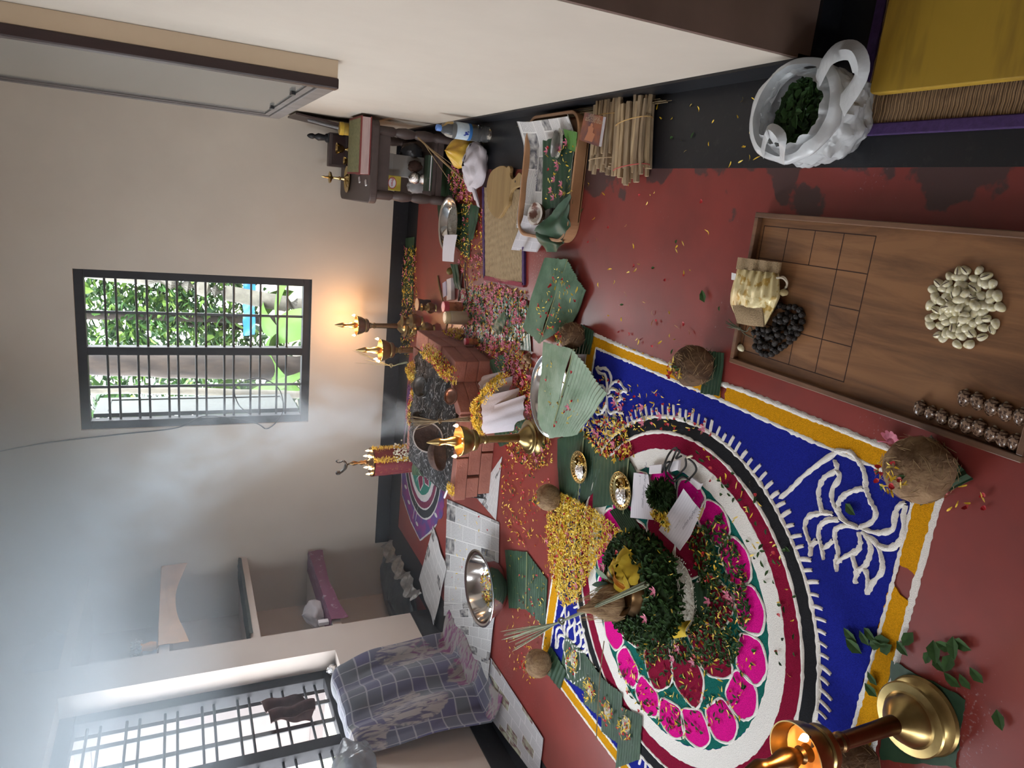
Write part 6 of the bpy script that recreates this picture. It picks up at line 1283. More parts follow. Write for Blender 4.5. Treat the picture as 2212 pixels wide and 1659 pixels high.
def liner(u, v):
    x = tx0+0.03+(tx1-tx0-0.06)*u; y = ty0+0.03+(ty1-ty0-0.02)*v; z = 0.014+0.045*max(0, (abs(v-0.5)-0.38)/0.12)**1.5*0.8+0.05*max(0, (u-0.78)/0.22)**1.4+0.006*nz(u*4, v*4, 7); return (x+0.02*max(0, u-0.8), y, z)
o = uv_sheet('newspaper', liner, 30, 24, npt, None, 0.0008); tag(o, 'creased newspaper lining the wooden tray', 'newspaper')
q4 = [P(1134, 465, .05), P(1195, 480, .04), P(1165, 545, .02), P(1112, 540, .012)]; o = uv_sheet('newspaper', lambda u, v: q4[0].lerp(q4[1], u).lerp(q4[3].lerp(q4[2], u), v)+Vector((0, 0, 0.014*sin(u*11+v*2)*v+0.006)), 24, 14, np4, None, 0.0008); tag(o, 'crumpled newspaper corner spilling off the tray left end', 'newspaper')
text_on('സൂപ്പർതാര', 0.028, P(1161, 408, .03), (0.96, 0.28, 0), (-0.28, 0.96, 0), m_ink, o, name='headline')
leaf('dark glossy leaf in the tray strewn with pink flowers', [[(1175, 305, .045), (1246, 285, .045), (1240, 440, .04), (1172, 455, .04)]], ridges=7, wav=0.006)
leaf('big curled green leaf at the left end of the tray', [[(1232, 418, .07), (1240, 470, .05), (1222, 520, .04), (1165, 500, .05)], [(1165, 500, .05), (1222, 520, .04), (1216, 545, .015), (1188, 545, .015)]], ridges=3, wav=0.03, amp=0.0008)
leaf('bright green leaf strip at the right end of the tray', [[(1218, 278, .06), (1248, 285, .06), (1246, 330, .05), (1228, 320, .05)]], m_=mat('fresh_leaf', (0.09, 0.22, 0.05), rough=0.4), ridges=3, wav=0.004)
scatter('tray_flowers', 'pink, yellow and white flowers strewn in the leaf lined tray', [(1182, 320), (1240, 300), (1236, 425), (1180, 430)], 70, (3, 3, 1, 1.2, 0.3, 0), z=0.058)
grains('rice_grains', 'white rice grains spilled at the right end of the tray', (*P(1210, 310, .05)[:2], 0.056), 0.06, 0.035, 0.006, 260)
m_bowlf = mat('grey_foil_bowl', (0.34, 0.33, 0.32), rough=0.4, metal=0.6, var=0.3, scale=20)
p = P(1215, 312, .05); bowl_shell('foil_bowl', 'crinkled grey foil bowl tipped over rice in the tray', 'bowl', (p.x, p.y+0.03, 0.075), 0.055, (1, 0, 0.2), -0.7, m_bowlf, m_bowlf, 0.5)
p = P(1166, 463, .05); bowl_shell('coconut_half', 'broken coconut half with white flesh in the tray', 'coconut', (p.x, p.y, 0.075), 0.05, (1, 0.2, 0), 0.25, m_coco, mat('coconut_flesh', (0.60, 0.55, 0.50), rough=0.5, col2=(0.16, 0.07, 0.05), scale=14, thresh=(0.44, 0.52)), 0.9, th=0.012)

# ------------------------------------------------------------------ firewood bundles and the small book
m_fw = wood('split_firewood', (0.54, 0.41, 0.25), (0.27, 0.18, 0.10), 'X', 8, 0.85); m_fw2 = wood('grey_firewood', (0.40, 0.30, 0.19), (0.19, 0.13, 0.08), 'X', 8, 0.85); m_rth = mat('red_thread', (0.40, 0.07, 0.06), rough=0.7); m_oth = mat('ochre_thread', (0.45, 0.28, 0.10), rough=0.7)
def fwood(label, c, n, w, L_, rz, thr):
    e = thing('firewood_bundle', label, 'firewood', c); cz, sz = cos(rz), sin(rz)
    for k in range(n):
        layer = k % 3; yy = (k//3/(n//3-1 or 1)-0.5)*w+rng.uniform(-0.006, 0.006); z = 0.010+layer*0.021+rng.uniform(-0.002, 0.002); sh = rng.uniform(-0.03, 0.03); Ls = L_*rng.uniform(0.85, 1.08); r = rng.uniform(0.0075, 0.0125); b = MB(); pts = []
        for t_ in (-0.5, -0.2, 0.15, 0.5):
            x = t_*Ls+sh; y = yy*(1-0.12*(1-abs(t_)*2))+rng.uniform(-0.003, 0.003); pts.append(Vector((c[0]+x*cz-y*sz, c[1]+x*sz+y*cz, c[2]+z+rng.uniform(-0.001, 0.001))))
        b.tube(pts, [r*rng.uniform(0.7, 1), r, r*rng.uniform(0.85, 1.05), r*rng.uniform(0.6, 1)], 5); b.build('firewood_stick', m_fw if rng.random() < 0.6 else m_fw2, e, smooth=False)
    for x, m_ in zip((-0.16*L_/0.27*0.3-0.06, 0.05), thr):
        b = MB(); pts = []
        for i in range(28):
            a = 2*pi*i/28; y = (w/2+0.012)*cos(a); z = 0.036+0.04*sin(a); pts.append(Vector((c[0]+x*cz-y*sz, c[1]+x*sz+y*cz, max(0.0025, c[2]+z))))
        b.tube(pts, 0.002, 5, closed=True); b.build('binding_thread', m_, e)
    return e
fwood('split firewood bundle tied with red and ochre thread, nearer the camera', (0.275, 2.235, 0.001), 27, 0.17, 0.27, radians(8), (m_rth, m_oth)); fwood('split firewood bundle lying under the small book', (0.305, 2.42, 0.001), 24, 0.15, 0.26, radians(4), (m_fw, m_oth))
m_bkc = mat('orange_brown_cover', (0.26, 0.075, 0.03), rough=0.4, col2=(0.075, 0.035, 0.05), scale=9, thresh=(0.36, 0.6))
bc_ = [P(1271, 244, .09), P(1311, 253, .09), P(1301, 318, .09), P(1258, 303, .09)]; e = thing('small_book', 'small book with dusky orange cover resting on the firewood', 'book', sum(bc_, Vector())/4)
slab4([p+Vector((0, 0, 0.016)) for p in bc_[::-1]], 0.001, m_bkc, 'front_cover', e); cen = sum(bc_, Vector())/4; slab4([cen+(p-cen)*0.985+Vector((0, 0, 0.0148)) for p in bc_[::-1]], 0.012, m_paper, 'pages', e); slab4([p+Vector((0, 0, 0.0025)) for p in bc_[::-1]], 0.001, m_bkc, 'back_cover', e)
# a plain robed standing shape and title bars on the cover
bu = (bc_[1]-bc_[0]); bv = (bc_[3]-bc_[0]); b0 = bc_[0]+Vector((0, 0, 0.0166))
BK = lambda s_, t_, h=0.0: b0+bv*s_+bu*t_+Vector((0, 0, h))
b = MB(); figp = [(0.30, 0.52), (0.36, 0.60), (0.44, 0.58), (0.46, 0.68), (0.62, 0.66), (0.66, 0.80), (0.95, 0.74), (0.95, 0.30), (0.62, 0.40), (0.46, 0.36), (0.42, 0.46), (0.34, 0.46)]
b.add([b0+bu*0+bv*0+bv*0+(bu*(t_)+bv*(s_)) for s_, t_ in figp], [tuple(range(len(figp)))]); b.build('cover_figure', mat('cover_rust', (0.42, 0.16, 0.08), rough=0.5), e, smooth=False)
text_on('ശ്രീദേവി', 0.020, b0+bv*0.86*0+bv*0.16+bu*0.25, bu*0+(bc_[1]-bc_[0]), -(bc_[3]-bc_[0]), mat('cover_gold', (0.42, 0.32, 0.22), rough=0.5), e, name='cover_title')
text_on('മാഹാത്മ്യം', 0.022, b0+bv*0.27+bu*0.12, (bc_[1]-bc_[0]), -(bc_[3]-bc_[0]), MATS['cover_gold'], e, name='cover_title')
b = MB()
for k in range(16):
    y = 2.15+rng.uniform(0, 0.1); x = 0.385+rng.uniform(-0.012, 0.012); b.tube([Vector((x, y-0.1, 0.006+rng.uniform(0, 0.02))), Vector((x+rng.uniform(-.01, .01), y+0.45, 0.02+rng.uniform(0, .02))), Vector((x-0.02, y+0.95+rng.uniform(-.08, .08), 0.025+rng.uniform(0, .02)))], 0.0013, 4)
o = b.build('broom_ribs', m_grass); tag(o, 'loose sheaf of thin broom ribs along the right skirting', 'broom', kind='stuff')

# ------------------------------------------------------------------ white carrier bag of leaves
m_bagp = mat('white_carrier_film', (0.70, 0.73, 0.75), rough=0.24, alpha=0.72, bump=1.0, bscale=30); BGx, BGy = 0.285, 1.375
e = thing('carrier_bag', 'open white plastic carrier bag full of green leaves by the right wall', 'bag', (BGx, BGy, 0.002))
def bagw(u, v):
    th = 2*pi*u; rr = 0.088+0.032*sin(pi*min(1, v*0.9+0.05))-0.012*v; q = 1+0.13*nz(cos(th)*1.8, sin(th)*1.8, v*2)+0.08*nz(cos(th)*6, sin(th)*6, v*7)+0.05*nz(cos(th)*15, sin(th)*15, v*14)+0.02*sin(th*13+v*5); x, y = rr*q*cos(th), rr*q*sin(th)*1.12
    return (min(XR-0.012, BGx+x), BGy+y, 0.003+0.165*v+0.018*nz(cos(th)*2, sin(th)*2, 5)*v)
b = MB(); b.sheet(bagw, 72, 26); b.build('bag_wall', m_bagp, e)
def lip(u, v):
    th = 2*pi*u; rr = 0.105+0.018*sin(pi*v); q = 1+0.08*nz(cos(th)*2.2, sin(th)*2.2, v*2+4); return (min(XR-0.012, BGx+rr*q*cos(th)), BGy+rr*q*sin(th)*1.12, 0.168-0.05*v+0.014*nz(cos(th)*2, sin(th)*2, 5)+0.01*sin(pi*v))
b = MB(); b.sheet(lip, 64, 8); b.build('folded_lip', m_bagp, e)
def handle(pts, w):
    c = catmull([Vector(p) for p in pts], 6); k = len(c); b = MB(); vs = []
    for i, p in enumerate(c):
        t_ = (c[min(i+1, k-1)]-c[max(i-1, 0)]).normalized(); s_ = t_.cross(Vector((0.2, 0.1, 1))).normalized(); ww = w*(0.6+0.8*abs(i/(k-1)-0.5)); vs += [p-s_*ww-Vector((0, 0, 0.005)), p+Vector((0, 0, 0.004)), p+s_*ww-Vector((0, 0, 0.005))]
    b.add(vs, [(i*3+j, i*3+j+1, i*3+j+4, i*3+j+3) for i in range(k-1) for j in range(2)]); b.build('bag_handle', m_bagp, e)
handle([(BGx+0.07, BGy-0.06, 0.16), (BGx+0.105, BGy-0.12, 0.19), (BGx+0.10, BGy-0.185, 0.20), (BGx+0.05, BGy-0.205, 0.19), (BGx+0.0, BGy-0.15, 0.165)], 0.032); handle([(BGx-0.09, BGy+0.07, 0.165), (BGx-0.06, BGy+0.03, 0.20), (BGx-0.05, BGy+0.01, 0.205), (BGx-0.075, BGy-0.02, 0.20), (BGx-0.11, BGy+0.0, 0.165)], 0.026)
b = MB()
for k in range(420):
    a = rng.uniform(0, 6.28); r = 0.088*rng.random()**0.5; leaf_blade(b, (min(XR-0.03, BGx+r*cos(a)), BGy+r*sin(a), 0.105+0.02*(1-r/0.09)+rng.uniform(-0.012, 0.012)), rng.uniform(0.025, 0.042), rng.uniform(0.014, 0.024), rng.uniform(0, 6.28), rng.uniform(-0.5, 0.6), 4 if rng.random() < 0.6 else 5)
tag(b.build('leaves_in_bag', PET, None, smooth=False), 'green leaves filling the white carrier bag', 'leaves', kind='stuff')
# ------------------------------------------------------------------ blanket over the left window sill
m_blk = bpy.data.materials.new('checked_floral_blanket'); m_blk.use_nodes = True; N = m_blk.node_tree.nodes; Lk = m_blk.node_tree.links; bb = N['Principled BSDF']; bb.inputs['Roughness'].default_value = 0.95; bb.inputs['Sheen Weight'].default_value = 0.3
tc = N.new('ShaderNodeTexCoord'); br = N.new('ShaderNodeTexBrick'); br.offset = 0; br.inputs['Scale'].default_value = 1; br.inputs['Brick Width'].default_value = 0.11; br.inputs['Row Height'].default_value = 0.075; br.inputs['Mortar Size'].default_value = 0.0045; br.inputs['Mortar Smooth'].default_value = 0.3; br.inputs['Color1'].default_value = (0.075, 0.082, 0.095, 1); br.inputs['Color2'].default_value = (0.065, 0.058, 0.125, 1); br.inputs['Mortar'].default_value = (0.22, 0.21, 0.24, 1); Lk.new(tc.outputs['UV'], br.inputs['Vector'])
vo = N.new('ShaderNodeTexVoronoi'); vo.inputs['Scale'].default_value = 2.3; vo.inputs['Randomness'].default_value = 0.7; Lk.new(tc.outputs['UV'], vo.inputs['Vector']); nn2 = N.new('ShaderNodeTexNoise'); nn2.inputs['Scale'].default_value = 9; nn2.inputs['Detail'].default_value = 4; Lk.new(tc.outputs['UV'], nn2.inputs['Vector'])
ad = N.new('ShaderNodeMath'); ad.operation = 'MULTIPLY_ADD'; Lk.new(nn2.outputs['Fac'], ad.inputs[0]); ad.inputs[1].default_value = 0.5; Lk.new(vo.outputs['Distance'], ad.inputs[2]); rp = N.new('ShaderNodeValToRGB'); rp.color_ramp.elements[0].position = 0.70; rp.color_ramp.elements[1].position = 0.73; rp.color_ramp.elements[0].color = (1, 1, 1, 1); rp.color_ramp.elements[1].color = (0, 0, 0, 1); Lk.new(ad.outputs[0], rp.inputs['Fac'])
mpb = N.new('ShaderNodeMapping'); mpb.inputs['Scale'].default_value = (26, 9, 1); Lk.new(tc.outputs['UV'], mpb.inputs['Vector']); n3 = N.new('ShaderNodeTexNoise'); n3.inputs['Scale'].default_value = 1.0; n3.inputs['Detail'].default_value = 3; n3.inputs['Distortion'].default_value = 1.5; Lk.new(mpb.outputs['Vector'], n3.inputs['Vector'])
sv = N.new('ShaderNodeSeparateXYZ'); Lk.new(tc.outputs['UV'], sv.inputs[0]); av = N.new('ShaderNodeMath'); av.operation = 'MULTIPLY_ADD'; Lk.new(nn2.outputs['Fac'], av.inputs[0]); av.inputs[1].default_value = 0.5; Lk.new(sv.outputs['Y'], av.inputs[2]); rv = N.new('ShaderNodeValToRGB'); rv.color_ramp.elements[0].position = 0.80; rv.color_ramp.elements[1].position = 1.0; Lk.new(av.outputs[0], rv.inputs['Fac'])
dk = N.new('ShaderNodeMix'); dk.data_type = 'RGBA'; dk.inputs[6].default_value = (0.065, 0.055, 0.10, 1); dk.inputs[7].default_value = (0.17, 0.03, 0.12, 1); Lk.new(rv.outputs['Color'], dk.inputs[0]); r4 = N.new('ShaderNodeValToRGB'); r4.color_ramp.elements[0].position = 0.40; r4.color_ramp.elements[1].position = 0.52; Lk.new(n3.outputs['Fac'], r4.inputs['Fac']); r3 = N.new('ShaderNodeMix'); r3.data_type = 'RGBA'; Lk.new(r4.outputs['Color'], r3.inputs[0]); Lk.new(dk.outputs[2], r3.inputs[6]); r3.inputs[7].default_value = (0.235, 0.205, 0.20, 1)
mx = N.new('ShaderNodeMix'); mx.data_type = 'RGBA'; Lk.new(rp.outputs['Color'], mx.inputs[0]); Lk.new(br.outputs['Color'], mx.inputs[6]); Lk.new(r3.outputs[2], mx.inputs[7]); Lk.new(mx.outputs[2], bb.inputs['Base Color'])
def blanket(u, v):
    y = (3.60-0.03*sin(v*5))*(1-u)+(2.80+0.12*(1-v))*u; L_ = v*1.22
    if L_ < 0.22: x, z = XL-0.19+L_, VZ0+0.02+0.05*sin(pi*L_/0.3)
    elif L_ < 0.30: t_ = (L_-0.22)/0.08; x, z = XL+0.02+0.03*t_, VZ0+0.055-0.05*t_*t_
    elif L_ < 0.98: t_ = (L_-0.30)/0.68; x, z = XL+0.05+0.05*t_+0.03*sin(pi*t_), VZ0-0.63*t_
    else: t_ = (L_-0.98)/0.24; x, z = XL+0.10+0.16*t_, 0.047-0.032*t_
    fold = 0.030*sin(u*17+v*2.5)*min(1, v*3)*(1-0.35*v)+0.02*nz(u*5, v*4, 2); return (x+max(-0.02, fold), y+0.02*nz(v*4, u*3, 9), max(0.012, z+0.012*nz(u*6, v*6)))
o = uv_sheet('blanket', blanket, 70, 70, m_blk, None, 0.008); tag(o, 'grey blue checked floral blanket hanging from the left window sill to the floor', 'blanket')
m_cling = mat('clear_crinkled_plastic', (0.17, 0.18, 0.20), rough=0.18, alpha=0.85, bump=1.0, bscale=30)
soft_bag('plastic_bundle', 'clear crinkled plastic wrapped bundle on the left sill beside the blanket', 'bundle', (-2.75, 2.80, VZ0+0.006), 0.13, 0.17, 0.22, m_cling, 8.0, 0.3)
m_brc2 = mat('brown_hand_towel', (0.075, 0.040, 0.038), rough=0.9, var=0.3, scale=20)
def rag(u, v): y = 3.60-0.20*u-0.03*v; z = 1.13-0.26*v*(0.5+0.5*sin(pi*(0.25+0.6*u)))-0.05*u; return (XL-0.115+0.02*sin(u*14+v*3)+0.012*v, y+0.012*sin(v*9), z+0.01*nz(u*4, v*4))
b = MB(); b.sheet(rag, 26, 20, thick=0.003); o = b.build('hung_rag', m_brc2); tag(o, 'brown cloth rag hung on the left window frame', 'cloth')
b = MB(); p = PX(718, 1447, XL-0.10); b.ball(tuple(p), 0.034, 14, 10, jit=0.16); o = b.build('foil_ball', m_foil); tag(o, 'crumpled silver foil ball stuck at the left window sill corner', 'foil')

# ------------------------------------------------------------------ shelf contents in the alcove
def drape(name, label, ztop, y0, y1, hang, m_, seed, back=0.16, sag=0.0):
    def fn(u, v):
        y = y0+(y1-y0)*u; L_ = v*(back+hang)
        if L_ < back: x, z = XL-back+L_+0.004, ztop+0.006+0.004*nz(u*6+seed, v*6)
        else: t_ = (L_-back); x, z = XL+0.012+0.012*nz(u*5+seed, v*4), ztop+0.004-t_*(1-sag*sin(pi*u))
        return (x+0.006*sin(u*16+seed)*v, y, z)
    b = MB(); b.sheet(fn, 40, 20, thick=0.002); o = b.build(name, m_, None); return tag(o, label, 'cloth')
m_mag = mat('magenta_printed_cloth', (0.16, 0.035, 0.085), rough=0.85, col2=(0.30, 0.20, 0.26), scale=22, thresh=(0.30, 0.42)); m_peach = mat('peach_cloth', (0.60, 0.33, 0.15), rough=0.85, var=0.15, scale=9)
drape('shelf_cloth', 'magenta printed cloth hanging over the lowest alcove shelf', 0.64, 4.10, 5.06, 0.11, m_mag, 2.0, sag=0.3); drape('shelf_cloth', 'peach cloth hanging over the third alcove shelf', 1.66, 4.12, 5.08, 0.17, m_peach, 5.0, sag=0.45); drape('shelf_cloth', 'dark grey green cloth lining the second alcove shelf', 1.145, 4.09, 5.07, 0.02, mat('dark_sage_cloth', (0.065, 0.075, 0.068), rough=0.9, var=0.3, scale=14), 9.0)
soft_bag('plastic_bag', 'white plastic bag lying on the lowest alcove shelf', 'bag', (-2.86, 4.38, 0.655), 0.07, 0.14, 0.13, mat('whitish_film', (0.50, 0.48, 0.52), rough=0.35, alpha=0.8), 4.4, 0.3)
b = MB(); b.box((-2.80, 4.13, 0.6535), (-2.775, 4.17, 0.72)); o = b.build('paper_packet', m_paper, None, smooth=False, bevel=0.003); tag(o, 'small white packet at the near end of the lowest alcove shelf', 'packet')
soft_bag('dark_sheet_pile', 'dark folded plastic sheet piled on the alcove floor', 'sheet', (-2.97, 4.58, 0.0), 0.22, 0.50, 0.13, mat('dark_sheet', (0.05, 0.055, 0.06), rough=0.5, var=0.4, scale=12, bump=0.5, bscale=30), 6.1, 0.25)
def torn(u, v): y = 4.98-0.85*u; return (-2.74+0.03*sin(u*21)+0.05*v, y, 0.012+0.075*(1-v)+0.018*abs(sin(u*33+v*4)))
b = MB(); b.sheet(torn, 90, 6, thick=0.002); o = b.build('foil_edge', mat('silvery_sheet_edge', (0.20, 0.19, 0.18), rough=0.4, metal=0.3, var=0.4, scale=30)); tag(o, 'crumpled silvery edge of the sheet pile at the alcove foot', 'foil')
soft_bag('bag_on_shelf', 'bluish bag on the top alcove shelf in the haze', 'bag', (-2.92, 4.42, 2.168), 0.10, 0.22, 0.24, mat('blue_grey_cloth', (0.16, 0.19, 0.22), rough=0.8, var=0.3, scale=10), 1.7, 0.25)
e = thing('flower_vase', 'small vase of dried flowers on the third alcove shelf', 'vase', (-2.80, 4.20, 1.673)); b = MB(); b.lathe([(0.0, 0.0), (0.022, 0.0), (0.03, 0.03), (0.02, 0.07), (0.026, 0.085), (0.02, 0.083), (0.0, 0.06)], (-2.80, 4.20, 1.6735), 18); b.build('vase_body', m_ocl, e)
b = MB()
for k in range(120): a = rng.uniform(0, 6.28); r = 0.055*rng.random()**0.5; b.ball((-2.80+r*cos(a), 4.20+r*sin(a), 1.775+rng.uniform(-0.02, 0.035)), 0.008, 5, 4)
tag(b.build('flower_heads', mat('dusty_flowers', (0.40, 0.40, 0.36), rough=0.8, var=0.4, scale=60), e), kind='stuff')
# ------------------------------------------------------------------ the garden behind the back window
m_soil = mat('garden_soil', (0.16, 0.11, 0.07), rough=0.95, col2=(0.07, 0.10, 0.035), scale=2.5); m_bark = mat('rough_bark', (0.030, 0.021, 0.016), rough=0.95, col2=(0.010, 0.007, 0.006), scale=9, bump=1.0, bscale=20, stretch=(1, 1, 0.3)); m_barkp = mat('pale_bark', (0.13, 0.12, 0.10), rough=0.95, var=0.35, scale=10, bump=0.8, bscale=16)
m_g1 = mat('garden_leaf', (0.055, 0.135, 0.030), rough=0.5, var=0.4, scale=3); m_g2 = mat('deep_garden_leaf', (0.022, 0.060, 0.020), rough=0.5, var=0.4, scale=3); m_g3 = mat('bright_garden_leaf', (0.15, 0.26, 0.05), rough=0.5, var=0.3, scale=3); GL = [m_g1, m_g2, m_g3]
b = MB(); b.box((-9, YB+0.25, -0.45), (5, 16, -0.35)); o = b.build('garden_ground', m_soil, None, smooth=False); tag(o, kind='structure')
b = MB(); b.box((-12, -4, -0.5), (XL-0.62, YB+0.2, -0.4)); o = b.build('yard_ground', mat('pale_yard', (0.42, 0.40, 0.37), rough=0.9, var=0.2, scale=3), None, smooth=False); tag(o, kind='structure')
def trunk_tree(label, pts, rad, m_, crown=None, nleaf=0, w=(5, 5, 2), ls=0.14):
    pts = [Vector(p) for p in pts]; e = thing('garden_tree', label, 'tree', pts[0], 'garden trees outside the window'); b = MB(); c = catmull(pts, 6); k = len(c); b.tube([p+Vector((0.03*nz(i*.7, 1), 0.03*nz(i*.7, 2), 0)) for i, p in enumerate(c)], [rad*(1-0.35*i/k)*(1+0.08*nz(i*0.9, 3)) for i in range(k)], 14); b.build('trunk', m_, e)
    if crown:  # leafy crown above the view, added to shade the garden
        b = MB(); cc, rx, ry, rz = crown
        for q in range(nleaf):
            d = Vector((rng.gauss(0, 1), rng.gauss(0, 1), rng.gauss(0, 1))); d = d.normalized()*rng.uniform(0.5, 1.05); leaf_blade(b, (cc[0]+d.x*rx, cc[1]+d.y*ry, cc[2]+d.z*rz), rng.uniform(0.6, 1.3)*ls, rng.uniform(0.35, 0.6)*ls, rng.uniform(0, 6.28), rng.uniform(-0.9, 0.5), pick(w))
        tag(b.build('foliage', GL, e, smooth=False), kind='stuff')
    return e
t0 = PY(190, 788, 8.0); t1 = PY(640, 795, 8.0)
trunk_tree('thick dark trunk standing outside the left pane of the window', [(t1.x, 8, -0.4), (t1.x, 8, t1.z), ((t0.x+t1.x)/2, 8, (t0.z+t1.z)/2), (t0.x, 8, t0.z), (t0.x-0.05, 8.0, 4.2)], 0.155, m_bark, ((t0.x-0.2, 8.2, 4.8), 2.2, 1.8, 1.1), 1500, (3, 6, 1), 0.22)
a0 = PY(320, 603, 9.0); a1 = PY(640, 660, 9.0); trunk_tree('leaning pale trunk seen high through the right pane', [(a1.x-0.05, 9, -0.4), (a1.x, 9, a1.z), ((a0.x+a1.x)/2, 9, (a0.z+a1.z)/2), (a0.x, 9, a0.z), (a0.x+0.3, 9, 4.5)], 0.11, m_barkp, ((a0.x+0.3, 9.4, 4.9), 2.0, 1.6, 0.9), 1100, (3, 6, 1), 0.22)
a0 = PY(200, 843, 7.2); a1 = PY(640, 852, 7.2); trunk_tree('slender pale trunk beside the open shutter', [(a1.x, 7.2, -0.4), (a1.x, 7.2, a1.z), (a0.x, 7.2, a0.z), (a0.x-0.1, 7.2, 3.6)], 0.045, m_barkp)
a0 = PY(300, 684, 10.0); a1 = PY(620, 694, 10.0); trunk_tree('thin dark trunk deep in the greenery', [(a1.x, 10, -0.4), (a1.x, 10, a1.z), (a0.x, 10, a0.z), (a0.x, 10, 4)], 0.06, m_bark)
def bush(label, c, rx, ry, rz, n, w, ls):
    e = thing('garden_shrub', label, 'shrub', (c[0], c[1], -0.4), 'garden shrubs outside the window'); b = MB()
    for q in range(n):
        d = Vector((rng.gauss(0, 1), rng.gauss(0, 1), rng.gauss(0, 1))); d = d.normalized()*rng.uniform(0.35, 1.05); leaf_blade(b, (c[0]+d.x*rx, c[1]+d.y*ry, max(-0.3, c[2]+d.z*rz)), rng.uniform(0.6, 1.4)*ls, rng.uniform(0.35, 0.65)*ls, rng.uniform(0, 6.28), rng.uniform(-1.0, 0.6), pick(w))
    tag(b.build('foliage', GL, e, smooth=False), kind='stuff'); b = MB(); b.tube([(c[0], c[1], -0.4), (c[0]+0.1, c[1], c[2])], 0.04, 8); b.build('stem', m_bark, e)
bush('tall leafy shrub filling the upper right pane', (-1.3, 10.2, 1.9), 0.9, 0.8, 1.5, 2300, (5, 4, 4), 0.14); bush('pale leafy shrub at the right edge of the window view', (-0.6, 9.6, 1.2), 0.7, 0.7, 1.5, 1500, (5, 3, 5), 0.13); bush('leafy shrub between the two big trunks', (-2.1, 10.4, 1.5), 0.8, 0.7, 1.6, 1800, (4, 4, 5), 0.15); bush('low broad leafed shrub behind the left pane', (-3.0, 9.2, 0.7), 0.7, 0.6, 1.2, 1100, (4, 5, 3), 0.17); bush('dark hedge shrub far behind the garden', (-3.6, 12.5, 1.8), 1.5, 0.8, 2.2, 1500, (4, 6, 2), 0.24); bush('dark hedge shrub far behind the right pane', (-0.6, 12.8, 2.2), 1.6, 0.8, 2.4, 1600, (4, 6, 2), 0.24)
m_ban = mat('garden_banana_leaf', (0.07, 0.14, 0.028), rough=0.5, spec=0.2, var=0.2, scale=4)  # yellow-green colour of the growing banana leaves
def banana(label, x, y, h, n):
    e = thing('banana_plant', label, 'plant', (x, y, -0.4), 'banana plants outside the window'); b = MB(); b.tube([(x, y, -0.4), (x+0.03, y, h*0.5), (x, y, h)], [0.09, 0.075, 0.05], 12); b.build('pseudostem', m_barkp, e)
    for k in range(n):
        a = 2*pi*k/n+rng.uniform(-0.4, 0.4); L_ = rng.uniform(0.9, 1.3); d = Vector((cos(a), sin(a), 0)); s_ = Vector((-d.y, d.x, 0)); up = rng.uniform(0.3, 0.8)
        b = MB(); b.sheet(lambda u, v: Vector((x, y, h))+d*(L_*v)+Vector((0, 0, up*v*1.3-1.15*v*v))+s_*((u-0.5)*0.36*sin(pi*min(1, v*0.93+0.07))**0.7)+Vector((0, 0, -0.10*abs(u-0.5)*2*v)), 10, 16, thick=0.003); b.build('banana_leaf_blade', m_ban, e)
banana('banana plant behind the left pane of the back window', -2.75, 7.6, 1.1, 7); banana('banana plant low in the right pane', -1.75, 8.5, 0.45, 5)
def tarp(u, v): p = PY(526+25*u*1.0, 612+115*v, 9.6-0.2*u); return p+Vector((0.02*sin(v*8), 0.05*sin(v*11+u*3), 0.02*nz(u*4, v*4)))
b = MB(); b.sheet(tarp, 10, 20, thick=0.004); o = b.build('blue_tarpaulin', mat('blue_tarp', (0.03, 0.15, 0.42), rough=0.4)); tag(o, 'blue tarpaulin strip hung among the garden shrubs', 'tarpaulin')
m_log = mat('orange_cut_wood', (0.22, 0.10, 0.055), rough=0.85, var=0.4, scale=8)
for k, (x, y, z, l, a) in enumerate(((-1.75, 6.50, -0.09, 0.7, 0.05), (-1.75, 6.64, -0.09, 0.75, -0.05), (-1.0, 6.52, -0.09, 0.65, 0.04), (-1.0, 6.66, -0.09, 0.7, -0.06), (-1.72, 6.57, 0.04, 0.8, 0.03), (-1.0, 6.59, 0.04, 0.7, -0.03), (-1.38, 6.58, 0.17, 0.8, 0.02))):
    b = MB(); d = Vector((cos(a), sin(a)*0.6, 0.03)); b.tube([Vector((x, y, z))-d*l/2, Vector((x, y, z)), Vector((x, y, z))+d*l/2], [0.05, 0.055, 0.045], 8); o = b.build('cut_log', m_log); tag(o, 'orange brown cut log on the woodpile below the window', 'log', 'logs of the garden woodpile')
b = MB(); b.box((-2.2, 6.35, -0.4), (-0.6, 6.95, -0.16)); o = b.build('rubble_mound', m_soil, None, smooth=False, bevel=0.05); tag(o, 'low earth mound under the cut logs', 'mound')
# unseen roof eave, added to keep sky light off the garden
m_eave = mat('eave_concrete', (0.40, 0.38, 0.35), rough=0.9); b = MB(); b.box((XL-0.8, YB+0.1, ZC-0.1), (3, YB+1.0, ZC)); o = b.build('trim_5', m_eave, None, smooth=False); tag(o, kind='structure')
